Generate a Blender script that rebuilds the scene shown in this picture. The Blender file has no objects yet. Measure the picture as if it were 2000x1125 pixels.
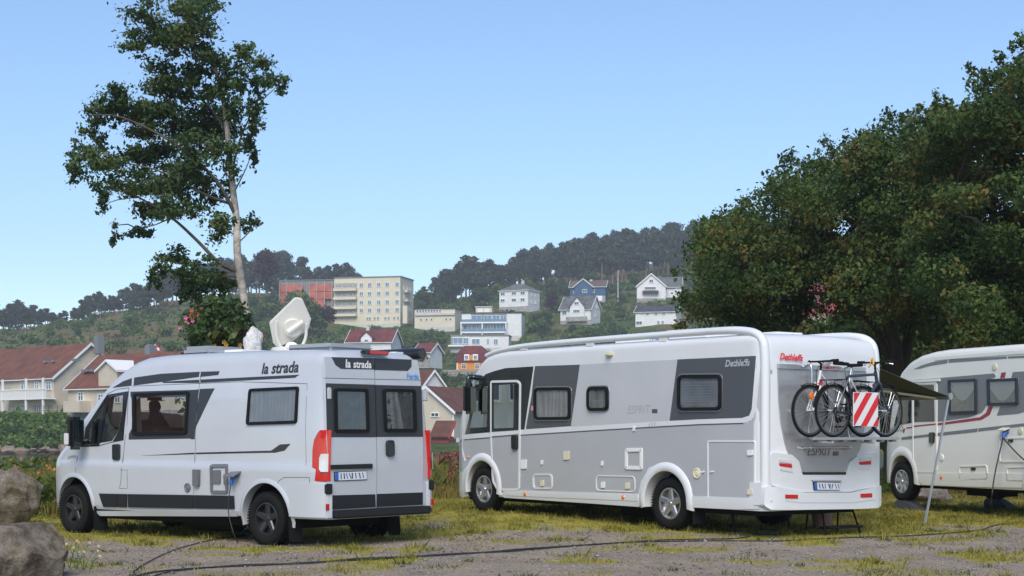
import bpy, bmesh, math, random
import numpy as np
from mathutils import Vector, Matrix
random.seed(7)
rng = np.random.default_rng(7)
R = math.radians
sc = bpy.context.scene
C = sc.collection

# ---------------------------------------------------------------- camera
F, YH, H, CX = 3200.0, 844.0, 1.435, 1000.0      # photo pixels (2000 x 1125), metres
cam_d = bpy.data.cameras.new('camera'); cam = bpy.data.objects.new('camera', cam_d); C.objects.link(cam)
cam.location = (0, 0, H); cam.rotation_euler = (R(90), 0, 0)
cam_d.sensor_width = 36; cam_d.lens = F / 2000 * 36; cam_d.shift_y = (YH - 562.5) / 2000
cam_d.clip_start = .1; cam_d.clip_end = 6000
sc.camera = cam
# ---------------------------------------------------------------- sky and sun
SUN_EL, SUN_AZ = R(44), R(186)                    # azimuth: clockwise from +Y (view direction)
w = bpy.data.worlds.new('World'); sc.world = w; w.use_nodes = True
nt = w.node_tree; bg = nt.nodes['Background']
sky = nt.nodes.new('ShaderNodeTexSky'); sky.sky_type = 'NISHITA'; sky.sun_disc = False
sky.sun_elevation = SUN_EL; sky.sun_rotation = SUN_AZ
sky.altitude = 0; sky.air_density = 1.0; sky.dust_density = .1; sky.ozone_density = 5.0
nt.links.new(sky.outputs[0], bg.inputs[0]); bg.inputs[1].default_value = .116
sun_d = bpy.data.lights.new('sun', 'SUN'); sun = bpy.data.objects.new('sun', sun_d); C.objects.link(sun)
sun_d.energy = 2.8; sun_d.angle = R(42); sun_d.color = (1, .94, .86)
sdir = Vector((math.sin(SUN_AZ) * math.cos(SUN_EL), math.cos(SUN_AZ) * math.cos(SUN_EL), math.sin(SUN_EL)))
sun.rotation_euler = sdir.to_track_quat('Z', 'Y').to_euler(); sun.location = (-10, -10, 40)
sc.view_settings.view_transform = 'Standard'; sc.view_settings.look = 'None'
sc.view_settings.exposure = .6; sc.view_settings.gamma = 1; sc.view_settings.use_curve_mapping = False
sc.render.engine = 'CYCLES'; sc.cycles.use_denoising = True
sc.cycles.max_bounces = 8; sc.cycles.transparent_max_bounces = 12; sc.cycles.caustics_reflective = False
sc.cycles.volume_bounces = 0

# ---------------------------------------------------------------- helpers
def P(px, py, Y):
    return Vector(((px - CX) / F * Y, Y, H + (YH - py) / F * Y))
def tag(o, label, cat, group=None):
    o['label'] = label; o['category'] = cat
    if group: o['group'] = group
    return o
def empty(name, loc=(0, 0, 0), rot=(0, 0, 0)):
    o = bpy.data.objects.new(name, None); C.objects.link(o); o.location = loc; o.rotation_euler = rot
    o.empty_display_size = .3
    return o
_m = {}
def mat(name, col, rough=.5, metal=0., coat=0., var=0., vs=3., bump=0., bs=60., spec=.5, emit=None, trans=0., detail=4., sss=0.):
    if name in _m: return _m[name]
    m = bpy.data.materials.new(name); m.use_nodes = True; t = m.node_tree; b = t.nodes['Principled BSDF']
    b.inputs['Base Color'].default_value = (*col, 1); b.inputs['Roughness'].default_value = rough
    b.inputs['Metallic'].default_value = metal; b.inputs['Specular IOR Level'].default_value = spec
    if coat: b.inputs['Coat Weight'].default_value = coat; b.inputs['Coat Roughness'].default_value = .04
    if var or bump:
        tc = t.nodes.new('ShaderNodeTexCoord')
    if var:
        n = t.nodes.new('ShaderNodeTexNoise'); n.inputs['Scale'].default_value = vs; n.inputs['Detail'].default_value = detail
        t.links.new(tc.outputs['Object'], n.inputs['Vector'])
        rp = t.nodes.new('ShaderNodeValToRGB')
        rp.color_ramp.elements[0].position = .3; rp.color_ramp.elements[1].position = .7
        rp.color_ramp.elements[0].color = (*[c * (1 - var) for c in col], 1)
        rp.color_ramp.elements[1].color = (*[min(1, c * (1 + var)) for c in col], 1)
        t.links.new(n.outputs['Fac'], rp.inputs[0]); t.links.new(rp.outputs[0], b.inputs['Base Color'])
    if bump:
        n2 = t.nodes.new('ShaderNodeTexNoise'); n2.inputs['Scale'].default_value = bs; n2.inputs['Detail'].default_value = 5
        t.links.new(tc.outputs['Object'], n2.inputs['Vector'])
        bp = t.nodes.new('ShaderNodeBump'); bp.inputs['Strength'].default_value = bump; bp.inputs['Distance'].default_value = .05
        t.links.new(n2.outputs['Fac'], bp.inputs['Height']); t.links.new(bp.outputs[0], b.inputs['Normal'])
    _m[name] = m
    return m
def leafmat(name, cols, rough=.6, trans=.25):
    if name in _m: return _m[name]
    m = bpy.data.materials.new(name); m.use_nodes = True; t = m.node_tree; b = t.nodes['Principled BSDF']
    g = t.nodes.new('ShaderNodeNewGeometry'); rp = t.nodes.new('ShaderNodeValToRGB')
    els = rp.color_ramp.elements
    while len(els) < len(cols): els.new(.5)
    for i, c in enumerate(cols):
        els[i].position = i / max(1, len(cols) - 1); els[i].color = (*c, 1)
    tc = t.nodes.new('ShaderNodeTexCoord'); nz = t.nodes.new('ShaderNodeTexNoise'); nz.inputs['Scale'].default_value = .9; nz.inputs['Detail'].default_value = 3
    t.links.new(tc.outputs['Object'], nz.inputs['Vector'])
    mr = t.nodes.new('ShaderNodeMapRange'); mr.inputs[1].default_value = .3; mr.inputs[2].default_value = .7; mr.inputs[3].default_value = -.3; mr.inputs[4].default_value = .7; t.links.new(nz.outputs['Fac'], mr.inputs[0])
    ml = t.nodes.new('ShaderNodeMath'); ml.operation = 'MULTIPLY_ADD'; ml.inputs[1].default_value = .6; ml.use_clamp = True
    t.links.new(g.outputs['Random Per Island'], ml.inputs[0]); t.links.new(mr.outputs[0], ml.inputs[2])
    t.links.new(ml.outputs[0], rp.inputs[0]); t.links.new(rp.outputs[0], b.inputs['Base Color'])
    b.inputs['Roughness'].default_value = rough; b.inputs['Specular IOR Level'].default_value = .25
    tr = t.nodes.new('ShaderNodeBsdfTranslucent'); t.links.new(rp.outputs[0], tr.inputs[0])
    mx = t.nodes.new('ShaderNodeMixShader'); mx.inputs[0].default_value = trans
    t.links.new(b.outputs[0], mx.inputs[1]); t.links.new(tr.outputs[0], mx.inputs[2])
    t.links.new(mx.outputs[0], t.nodes['Material Output'].inputs[0])
    _m[name] = m
    return m
def glassmat(name, tint=(.5, .55, .55), base=.06, rough=.02):
    if name in _m: return _m[name]
    m = bpy.data.materials.new(name); m.use_nodes = True; t = m.node_tree
    t.nodes.remove(t.nodes['Principled BSDF'])
    tr = t.nodes.new('ShaderNodeBsdfTransparent'); tr.inputs[0].default_value = (*tint, 1)
    gl = t.nodes.new('ShaderNodeBsdfGlossy'); gl.inputs['Roughness'].default_value = rough; gl.inputs[0].default_value = (1, 1, 1, 1)
    lw = t.nodes.new('ShaderNodeLayerWeight'); lw.inputs[0].default_value = .5
    fr = t.nodes.new('ShaderNodeMath'); fr.operation = 'POWER'; fr.inputs[1].default_value = 3.; t.links.new(lw.outputs['Facing'], fr.inputs[0])
    ad = t.nodes.new('ShaderNodeMath'); ad.operation = 'ADD'; ad.inputs[1].default_value = base; ad.use_clamp = True
    t.links.new(fr.outputs[0], ad.inputs[0])
    mx = t.nodes.new('ShaderNodeMixShader'); t.links.new(ad.outputs[0], mx.inputs[0])
    t.links.new(tr.outputs[0], mx.inputs[1]); t.links.new(gl.outputs[0], mx.inputs[2])
    t.links.new(mx.outputs[0], t.nodes['Material Output'].inputs[0])
    _m[name] = m
    return m
def mkobj(name, me, material, parent=None, smooth=False):
    if material and not me.materials: me.materials.append(material)
    o = bpy.data.objects.new(name, me); C.objects.link(o)
    if parent: o.parent = parent
    if smooth:
        me.polygons.foreach_set('use_smooth', [True] * len(me.polygons))
    return o
def autosmooth(me, ang=35):
    me.polygons.foreach_set('use_smooth', [True] * len(me.polygons))
    bm = bmesh.new(); bm.from_mesh(me)
    for e in bm.edges:
        if len(e.link_faces) != 2 or e.calc_face_angle(0) > R(ang): e.smooth = False
    bm.to_mesh(me); bm.free()
class MB:
    def __init__(s): s.v = []; s.f = []
    def add(s, vs, fs):
        o = len(s.v); s.v += [tuple(v) for v in vs]; s.f += [tuple(i + o for i in f) for f in fs]; return s
    def box(s, c, d, rz=0.):
        cx, cy, cz = c; a, b, e = d[0] / 2, d[1] / 2, d[2] / 2
        cs, sn = math.cos(rz), math.sin(rz)
        vs = []
        for z in (-e, e):
            for x, y in ((-a, -b), (a, -b), (a, b), (-a, b)):
                vs.append((cx + x * cs - y * sn, cy + x * sn + y * cs, cz + z))
        return s.add(vs, [(3, 2, 1, 0), (4, 5, 6, 7), (0, 1, 5, 4), (1, 2, 6, 5), (2, 3, 7, 6), (3, 0, 4, 7)])
    def tube(s, pts, r, n=8, cap=True):
        pts = [Vector(p) for p in pts]
        rs = r if isinstance(r, (list, tuple)) else [r] * len(pts)
        vs = []; fs = []; up = None
        for i, p in enumerate(pts):
            d = (pts[min(i + 1, len(pts) - 1)] - pts[max(i - 1, 0)]).normalized()
            if up is None:
                up = Vector((0, 0, 1)) if abs(d.z) < .9 else Vector((1, 0, 0))
            a = d.cross(up)
            if a.length < 1e-6: a = d.cross(Vector((1, 0, 0)))
            a.normalize(); b = a.cross(d).normalized(); up = b
            for k in range(n):
                t = 2 * math.pi * k / n
                vs.append(p + (a * math.cos(t) + b * math.sin(t)) * rs[i])
        for i in range(len(pts) - 1):
            for k in range(n):
                k2 = (k + 1) % n
                fs.append((i * n + k, i * n + k2, (i + 1) * n + k2, (i + 1) * n + k))
        if cap:
            fs.append(tuple(range(n))[::-1]); fs.append(tuple(range((len(pts) - 1) * n, len(pts) * n)))
        return s.add(vs, fs)
    def lathe(s, prof, c, axis='y', n=28, closed=False):
        """prof: list of (radius, along-axis)"""
        vs = []; fs = []; m = len(prof)
        for k in range(n):
            t = 2 * math.pi * k / n; ct, st = math.cos(t), math.sin(t)
            for r, h in prof:
                if axis == 'y': vs.append((c[0] + r * ct, c[1] + h, c[2] + r * st))
                elif axis == 'x': vs.append((c[0] + h, c[1] + r * ct, c[2] + r * st))
                else: vs.append((c[0] + r * ct, c[1] + r * st, c[2] + h))
        for k in range(n):
            k2 = (k + 1) % n
            for i in range(m if closed else m - 1):
                j = (i + 1) % m
                fs.append((k * m + i, k2 * m + i, k2 * m + j, k * m + j))
        return s.add(vs, fs)
    def prism(s, poly, z0, z1):
        n = len(poly)
        return s.add([(x, y, z0) for x, y in poly] + [(x, y, z1) for x, y in poly],
                     [tuple(range(n))[::-1], tuple(range(n, 2 * n))] + [(i, (i + 1) % n, n + (i + 1) % n, n + i) for i in range(n)])
    def extr(s, poly, d):
        """poly: 3d points, d: vector"""
        n = len(poly); d = Vector(d)
        return s.add([Vector(p) for p in poly] + [Vector(p) + d for p in poly],
                     [tuple(range(n))[::-1], tuple(range(n, 2 * n))] + [(i, (i + 1) % n, n + (i + 1) % n, n + i) for i in range(n)])
    def mesh(s, name='m', fix=True):
        me = bpy.data.meshes.new(name); me.from_pydata(s.v, [], s.f); me.validate()
        if fix:
            bm = bmesh.new(); bm.from_mesh(me); bmesh.ops.recalc_face_normals(bm, faces=bm.faces); bm.to_mesh(me); bm.free()
        return me
    def build(s, name, material, parent=None, smooth=0, bevel=0.):
        me = s.mesh(name)
        if bevel:
            bm = bmesh.new(); bm.from_mesh(me)
            ed = [e for e in bm.edges if len(e.link_faces) == 2 and e.calc_face_angle(0) > R(40)]
            bmesh.ops.bevel(bm, geom=ed, offset=bevel, segments=2, affect='EDGES', clamp_overlap=True)
            bm.to_mesh(me); bm.free(); smooth = smooth or 40
        if smooth: autosmooth(me, smooth)
        return mkobj(name, me, material, parent)
def round_poly(pts, r, seg=4):
    """round the corners of a 2d polygon"""
    if r <= 0: return [tuple(p) for p in pts]
    out = []; n = len(pts)
    for i in range(n):
        p0, p, p1 = Vector(pts[i - 1]), Vector(pts[i]), Vector(pts[(i + 1) % n])
        a, b = (p0 - p), (p1 - p)
        la, lb = a.length, b.length
        q = min(r, la * .45, lb * .45)
        A = p + a / la * q; B = p + b / lb * q
        for k in range(seg + 1):
            t = k / seg
            out.append(tuple(A * (1 - t) ** 2 + p * 2 * t * (1 - t) + B * t * t))
    return out
def inset_poly(pts, d):
    n = len(pts); ar = sum(pts[i][0] * pts[(i + 1) % n][1] - pts[(i + 1) % n][0] * pts[i][1] for i in range(n))
    sg = 1 if ar > 0 else -1; out = []
    for i in range(n):
        p0, p, p1 = Vector(pts[i - 1]), Vector(pts[i]), Vector(pts[(i + 1) % n])
        e0 = (p - p0); e1 = (p1 - p)
        if e0.length < 1e-6: e0 = e1
        if e1.length < 1e-6: e1 = e0
        e0.normalize(); e1.normalize()
        n0 = Vector((-e0.y, e0.x)) * sg; n1 = Vector((-e1.y, e1.x)) * sg
        m = n0 + n1
        if m.length < 1e-4: m = n0
        m.normalize(); k = 1 / max(.5, m.dot(n0))
        q = p + m * d * k; out.append((q.x, q.y))
    return out
def catmull(pts, n=6):
    pts = [Vector(p) for p in pts]; out = []
    for i in range(len(pts) - 1):
        p0 = pts[max(i - 1, 0)]; p1 = pts[i]; p2 = pts[i + 1]; p3 = pts[min(i + 2, len(pts) - 1)]
        for k in range(n):
            t = k / n
            out.append(.5 * ((2 * p1) + (p2 - p0) * t + (2 * p0 - 5 * p1 + 4 * p2 - p3) * t * t + (3 * p1 - p0 - 3 * p2 + p3) * t ** 3))
    out.append(pts[-1]); return out
def interp(x, xs, ys): return float(np.interp(x, xs, ys))
def copy_tree(o, parent=None):
    c = o.copy(); C.objects.link(c); c.parent = parent
    for ch in o.children: copy_tree(ch, c)
    return c
# value noise for python-side masks
_perm = rng.random((256, 256))
def vnoise(x, y):
    x = np.asarray(x, float); y = np.asarray(y, float)
    xi = np.floor(x).astype(int); yi = np.floor(y).astype(int); fx = x - xi; fy = y - yi
    fx = fx * fx * (3 - 2 * fx); fy = fy * fy * (3 - 2 * fy)
    g = lambda a, b: _perm[a % 256, b % 256]
    return (g(xi, yi) * (1 - fx) + g(xi + 1, yi) * fx) * (1 - fy) + (g(xi, yi + 1) * (1 - fx) + g(xi + 1, yi + 1) * fx) * fy
def fbm(x, y, o=4):
    s = 0; a = .5
    for i in range(o): s = s + a * vnoise(x * 2 ** i + 17 * i, y * 2 ** i + 31 * i); a *= .5
    return s / (1 - .5 ** o)
c1 = lambda u, v: (80 + u / 2.5575, 640 + v / 2.5575)
c2 = lambda u, v: (460 + u / 2.1643, 560 + v / 2.1643)
c3 = lambda u, v: (870 + u / 2.8116, 640 + v / 2.8116)
c4 = lambda u, v: (1290 + u / 2.6787, 640 + v / 2.6787)
c5 = lambda u, v: (1690 + u / 2.6774, 640 + v / 2.6774)
c7 = lambda u, v: (1500 + u / 5.263, 680 + v / 5.263)
def cc(f, *pts): return [f(*p) for p in pts]

# ---------------------------------------------------------------- ground, verge, water, hillside
VAN = dict(x=-1.673, y=20.783, a=.685, g=0., pt=0.)
MHM = dict(x=4.25, y=22.269, a=.916, g=0., pt=.002)
THR = dict(x=10.36, y=24.92, a=1.196, g=.14, pt=0.)
def veh_pt(v, x, y, z=0):
    a = v['a']
    return Vector((v['x'] - math.cos(a) * x - math.sin(a) * y, v['y'] + math.sin(a) * x - math.cos(a) * y, z))
MF = veh_pt(MHM, 6.245, 0)
def gz(X, Y):
    X = np.asarray(X, float); Y = np.asarray(Y, float)
    z = .155 * np.exp(-((X - MF.x) ** 2 + (Y - MF.y) ** 2) / 18.)
    z = z + .02 * (fbm(X * .35, Y * .35, 3) - .5)
    t = np.clip((Y - 49 - 3 * vnoise(X * .15, Y * 0)) / 14, 0, 1)
    return z * (1 - t) - 3.2 * t * t * (3 - 2 * t)
def grass_mask(X, Y):
    px = CX + F * X / np.maximum(Y, 3)
    yb = np.interp(px, [-400, 60, 200, 420, 640, 760, 900, 1050, 1250, 1420, 1650, 1800, 2000, 2600],
                   [24.4, 24.4, 24, 21.4, 21.2, 22.4, 23.2, 23.4, 23.6, 22.9, 23, 24.2, 26, 26.5])
    n = fbm(X * .9, Y * .9, 4) - .5; n2 = fbm(X * .25 + 9, Y * .25, 3) - .5
    d = (Y - yb + .6) / 2.6 + n * 2.3 + n2 * 1.7
    m = np.clip(.5 + d * .8, 0, 1)
    # worn gravel strips between the tufts
    m = m * np.clip(1.25 - 2.2 * np.clip(fbm(X * .5 + 40, Y * 1.3 + 7, 3) - .5, 0, 1), 0, 1)
    far = np.clip((Y - 30) / 6, 0, 1)
    m = np.maximum(m, far)
    patch = np.clip((fbm(X * 1.3 + 70, Y * 1.1 + 3, 4) - .53) * 7, 0, .75) * np.clip((Y - 13) / 6, 0, 1)
    return np.maximum(m, patch * np.clip((yb - Y + 9) / 9, 0, 1))
def grid_mesh(name, xs, ys, zf):
    X, Y = np.meshgrid(xs, ys); Z = zf(X, Y)
    v = np.stack([X.ravel(), Y.ravel(), np.asarray(Z).ravel()], 1)
    nx, ny = len(xs), len(ys)
    i = (np.arange(ny - 1)[:, None] * nx + np.arange(nx - 1)[None]).ravel()
    f = np.stack([i, i + 1, i + nx + 1, i + nx], 1)
    return np_mesh(name, v, f), X, Y
def np_mesh(name, v, f):
    me = bpy.data.meshes.new(name); n, k = f.shape
    me.vertices.add(len(v)); me.vertices.foreach_set('co', np.ascontiguousarray(v, dtype=np.float32).ravel())
    me.loops.add(n * k); me.loops.foreach_set('vertex_index', np.ascontiguousarray(f, dtype=np.int32).ravel())
    me.polygons.add(n); me.polygons.foreach_set('loop_start', np.arange(0, n * k, k, dtype=np.int32))
    me.polygons.foreach_set('loop_total', np.full(n, k, dtype=np.int32))
    me.update(calc_edges=True); return me
xs = np.concatenate([np.linspace(-150, -16, 30), np.arange(-15.5, 16.6, .13), np.linspace(17.5, 150, 30)])
ys = np.concatenate([np.linspace(-60, 12, 16), np.arange(13, 36, .13), np.arange(36.4, 66, .5)])
gme, GX, GY = grid_mesh('ground', xs, ys, gz)
at = gme.attributes.new('grass', 'FLOAT', 'POINT'); at.data.foreach_set('value', grass_mask(GX, GY).ravel().astype(np.float32))
def ground_mat():
    m = bpy.data.materials.new('gravel_and_moss'); m.use_nodes = True; t = m.node_tree; b = t.nodes['Principled BSDF']; L = t.links.new
    N = t.nodes.new
    tc = N('ShaderNodeTexCoord'); at = N('ShaderNodeAttribute'); at.attribute_name = 'grass'
    def noise(s, d=5, r=.6):
        n = N('ShaderNodeTexNoise'); n.inputs['Scale'].default_value = s; n.inputs['Detail'].default_value = d; n.inputs['Roughness'].default_value = r
        L(tc.outputs['Object'], n.inputs['Vector']); return n
    def ramp(src, *els):
        r = N('ShaderNodeValToRGB'); e = r.color_ramp.elements
        while len(e) < len(els): e.new(.5)
        for i, (p, c) in enumerate(els): e[i].position = p; e[i].color = (*c, 1)
        L(src, r.inputs[0]); return r
    n1 = noise(38, 6, .75); n2 = noise(1.3, 4); n3 = noise(9, 5)
    vor = N('ShaderNodeTexVoronoi'); vor.inputs['Scale'].default_value = 34; L(tc.outputs['Object'], vor.inputs['Vector'])
    grav = ramp(n1.outputs[0], (.33, (.115, .097, .075)), (.5, (.29, .247, .197)), (.66, (.5, .43, .345)))
    vr = ramp(vor.outputs['Color'], (.2, (.72, .70, .68)), (.8, (1.12, 1.08, 1.05)))
    mg = N('ShaderNodeMix'); mg.data_type = 'RGBA'; mg.blend_type = 'MULTIPLY'; mg.inputs[0].default_value = .8
    L(grav.outputs[0], mg.inputs[6]); L(vr.outputs[0], mg.inputs[7])
    dirt = ramp(n2.outputs[0], (.35, (.82, .8, .78)), (.65, (1.12, 1.08, 1.02)))
    mg2 = N('ShaderNodeMix'); mg2.data_type = 'RGBA'; mg2.blend_type = 'MULTIPLY'; mg2.inputs[0].default_value = 1
    L(mg.outputs[2], mg2.inputs[6]); L(dirt.outputs[0], mg2.inputs[7])
    moss = ramp(n3.outputs[0], (.25, (.13, .13, .024)), (.5, (.29, .25, .042)), (.75, (.42, .34, .085)))
    ad = N('ShaderNodeMath'); ad.operation = 'MULTIPLY_ADD'; ad.inputs[1].default_value = .9; ad.inputs[2].default_value = -.45
    L(noise(14, 6, .7).outputs[0], ad.inputs[0])
    s = N('ShaderNodeMath'); s.operation = 'ADD'; L(ad.outputs[0], s.inputs[0]); L(at.outputs['Fac'], s.inputs[1])
    cl = N('ShaderNodeMapRange'); cl.inputs[1].default_value = .38; cl.inputs[2].default_value = .62; L(s.outputs[0], cl.inputs[0])
    mx = N('ShaderNodeMix'); mx.data_type = 'RGBA'; L(cl.outputs[0], mx.inputs[0]); L(mg2.outputs[2], mx.inputs[6]); L(moss.outputs[0], mx.inputs[7])
    L(mx.outputs[2], b.inputs['Base Color']); b.inputs['Roughness'].default_value = .95; b.inputs['Specular IOR Level'].default_value = .2
    bp = N('ShaderNodeBump'); bp.inputs['Strength'].default_value = .7; bp.inputs['Distance'].default_value = .03
    L(n1.outputs[0], bp.inputs['Height']); L(bp.outputs[0], b.inputs['Normal'])
    return m
g = mkobj('ground', gme, ground_mat(), smooth=True); g['kind'] = 'structure'
g['label'] = 'gravel parking ground with mossy yellow-green grass'

WZ = -1.6
me = bpy.data.meshes.new('water'); me.from_pydata([(-900, 50, WZ), (900, 50, WZ), (900, 270, WZ), (-900, 270, WZ)], [], [(0, 1, 2, 3)])
wm = mat('water', (.012, .018, .02), .12, bump=.25, bs=1.2); wo = mkobj('water', me, wm); wo['kind'] = 'structure'
# far terrain: columns by direction, ground line in the photo at each distance
TY = [222, 232, 250, 285, 340, 400, 450, 500, 577, 650, 750, 900, 1300]
TC = {-1500: [890, 872, 820, 800, 770, 735, 715, 700, 690, 690, 700, 715, 760],
      -300: [890, 872, 815, 795, 760, 720, 700, 682, 668, 665, 668, 690, 740],
      0: [890, 872, 812, 790, 750, 705, 684, 668, 655, 652, 660, 690, 740],
      130: [890, 872, 806, 785, 745, 700, 676, 655, 640, 632, 634, 650, 720],
      230: [890, 872, 804, 785, 740, 690, 665, 642, 622, 612, 612, 640, 720],
      350: [890, 872, 820, 800, 745, 690, 660, 635, 608, 592, 590, 620, 700],
      500: [890, 872, 840, 815, 760, 705, 675, 645, 618, 590, 570, 600, 700],
      700: [890, 872, 852, 830, 775, 722, 690, 660, 632, 600, 580, 600, 700],
      850: [890, 874, 860, 838, 792, 754, 733, 690, 632, 600, 588, 600, 680],
      1000: [890, 874, 860, 838, 792, 756, 734, 684, 606, 582, 572, 560, 620],
      1150: [890, 874, 858, 830, 780, 735, 705, 668, 608, 570, 545, 530, 600],
      1370: [890, 874, 856, 826, 770, 722, 690, 650, 590, 548, 518, 505, 560],
      2000: [890, 874, 855, 820, 760, 710, 670, 630, 570, 530, 500, 485, 540],
      3500: [890, 874, 855, 820, 760, 710, 670, 630, 570, 530, 500, 485, 540]}
TPX = sorted(TC); TPY = np.array([TC[p] for p in TPX], float)
TZ = H + (YH - TPY) / F * np.array(TY)[None]
def tz(px, Y):
    """terrain height under direction px at distance Y"""
    px = np.asarray(px, float); Y = np.asarray(Y, float)
    i = np.clip(np.searchsorted(TPX, px) - 1, 0, len(TPX) - 2); t = np.clip((px - np.take(TPX, i)) / (np.take(TPX, i + 1) - np.take(TPX, i)), 0, 1)
    t = t * t * (3 - 2 * t)
    j = np.clip(np.searchsorted(TY, Y) - 1, 0, len(TY) - 2); s = np.clip((Y - np.take(TY, j)) / (np.take(TY, j + 1) - np.take(TY, j)), 0, 1)
    z = (TZ[i, j] * (1 - s) + TZ[i, j + 1] * s) * (1 - t) + (TZ[i + 1, j] * (1 - s) + TZ[i + 1, j + 1] * s) * t
    return z
tp = np.concatenate([np.linspace(-1500, -150, 30), np.arange(-130, 2100, 16), np.linspace(2130, 3500, 30)])
ty = np.concatenate([np.arange(220, 300, 3), np.arange(300, 920, 8), np.linspace(940, 1300, 14)])
PX, TYY = np.meshgrid(tp, ty); XX = (PX - CX) / F * TYY
ZZ = tz(PX, TYY) + (fbm(XX * .06, TYY * .06, 4) - .5) * np.interp(TYY, [225, 300, 600], [.6, 2.2, 3.5])
v = np.stack([XX.ravel(), TYY.ravel(), ZZ.ravel()], 1); nx, ny = len(tp), len(ty)
i = (np.arange(ny - 1)[:, None] * nx + np.arange(nx - 1)[None]).ravel()
dry = np.clip((430 - PX) / 120, 0, 1) * np.clip((TYY - 330) / 60, 0, 1)
tme = np_mesh('hillside', v, np.stack([i, i + 1, i + nx + 1, i + nx], 1))
tme.attributes.new('dry', 'FLOAT', 'POINT').data.foreach_set('value', dry.ravel().astype(np.float32))
def hill_mat():
    m = bpy.data.materials.new('hillside_scrub'); m.use_nodes = True; t = m.node_tree; b = t.nodes['Principled BSDF']; L = t.links.new; N = t.nodes.new
    tc = N('ShaderNodeTexCoord')
    def noise(s, d=5):
        n = N('ShaderNodeTexNoise'); n.inputs['Scale'].default_value = s; n.inputs['Detail'].default_value = d; n.inputs['Roughness'].default_value = .65
        L(tc.outputs['Object'], n.inputs['Vector']); return n
    a = N('ShaderNodeValToRGB'); e = a.color_ramp.elements; e.new(.5); e.new(.6)
    for i, (p, c) in enumerate(((.34, (.055, .1, .024)), (.5, (.1, .14, .038)), (.58, (.17, .15, .06)), (.7, (.22, .15, .085)))):
        e[i].position = p; e[i].color = (*c, 1)
    at = N('ShaderNodeAttribute'); at.attribute_name = 'dry'; ma = N('ShaderNodeMath'); ma.operation = 'MULTIPLY_ADD'; ma.inputs[1].default_value = .13
    L(at.outputs['Fac'], ma.inputs[0]); L(noise(.045, 7).outputs[0], ma.inputs[2]); L(ma.outputs[0], a.inputs[0])
    f = N('ShaderNodeValToRGB'); f.color_ramp.elements[0].position = .3; f.color_ramp.elements[1].position = .7
    f.color_ramp.elements[0].color = (.55, .55, .55, 1); f.color_ramp.elements[1].color = (1.25, 1.25, 1.2, 1)
    n2 = noise(.5, 8); L(n2.outputs[0], f.inputs[0])
    mx = N('ShaderNodeMix'); mx.data_type = 'RGBA'; mx.blend_type = 'MULTIPLY'; mx.inputs[0].default_value = 1
    L(a.outputs[0], mx.inputs[6]); L(f.outputs[0], mx.inputs[7]); L(mx.outputs[2], b.inputs['Base Color'])
    b.inputs['Roughness'].default_value = 1; b.inputs['Specular IOR Level'].default_value = .116
    bp = N('ShaderNodeBump'); bp.inputs['Strength'].default_value = 1; bp.inputs['Distance'].default_value = 2.
    L(n2.outputs[0], bp.inputs['Height']); L(bp.outputs[0], b.inputs['Normal'])
    return m
o = mkobj('hillside', tme, hill_mat(), smooth=True); o['kind'] = 'structure'; o['label'] = 'scrubby green and brown hillside beyond the inlet'
# ================================================================ vehicles
paint_silver = mat('silver_paint', (.5, .515, .54), .28, 0.1, .8, var=.035, vs=1.3, bump=.035, bs=2.5)
plastic_dark = mat('dark_plastic', (.016, .017, .019), .6, spec=.3)
plastic_grey = mat('grey_plastic', (.13, .13, .135), .45)
black_gloss = mat('black_gloss', (.012, .013, .015), .15, coat=.3)
black_matt = mat('black_matt', (.008, .008, .008), .8, spec=.2)
rubber = mat('rubber', (.009, .009, .009), .9, bump=.2, bs=90, spec=.2)
seam_m = mat('seam', (.02, .02, .022), .8)
anth = mat('anthracite_foil', (.032, .034, .038), .4)
red_lens = mat('red_lens', (.5, .01, .01), .08, coat=.6)
clear_lens = mat('clear_lens', (.62, .6, .6), .12, coat=.6)
orange_lens = mat('orange_lens', (.8, .18, .01), .15, coat=.5)
white_plastic = mat('white_plastic', (.72, .72, .70), .4)
cream_plastic = mat('cream_plastic', (.62, .58, .42), .45)
chrome = mat('bare_metal', (.55, .56, .58), .3, .9)
blue_plug = mat('blue_plug', (.01, .09, .42), .4)
interior = mat('interior_dark', (.08, .078, .075), .85)
curtain_m = mat('curtain', (.3, .3, .295), .9, var=.12, vs=5)
glass_dark = mat('dark_glass', (.012, .014, .016), .04, coat=.5)
glass_clear = glassmat('window_glass', (.62, .68, .67), .1)
glass_tint = glassmat('tinted_glass', (.68, .7, .7), .09)
glass_mirror = mat('mirroring_glass', (.72, .74, .75), .015, 1.)
logo_blue = mat('logo_blue', (.03, .28, .75), .4); logo_red = mat('logo_red', (.68, .02, .03), .4)
plate_m = mat('plate_white', (.66, .68, .72), .35); plate_blue = mat('plate_blue', (.03, .12, .45), .35); plate_ink = mat('plate_ink', (.05, .07, .16), .4)

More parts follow.
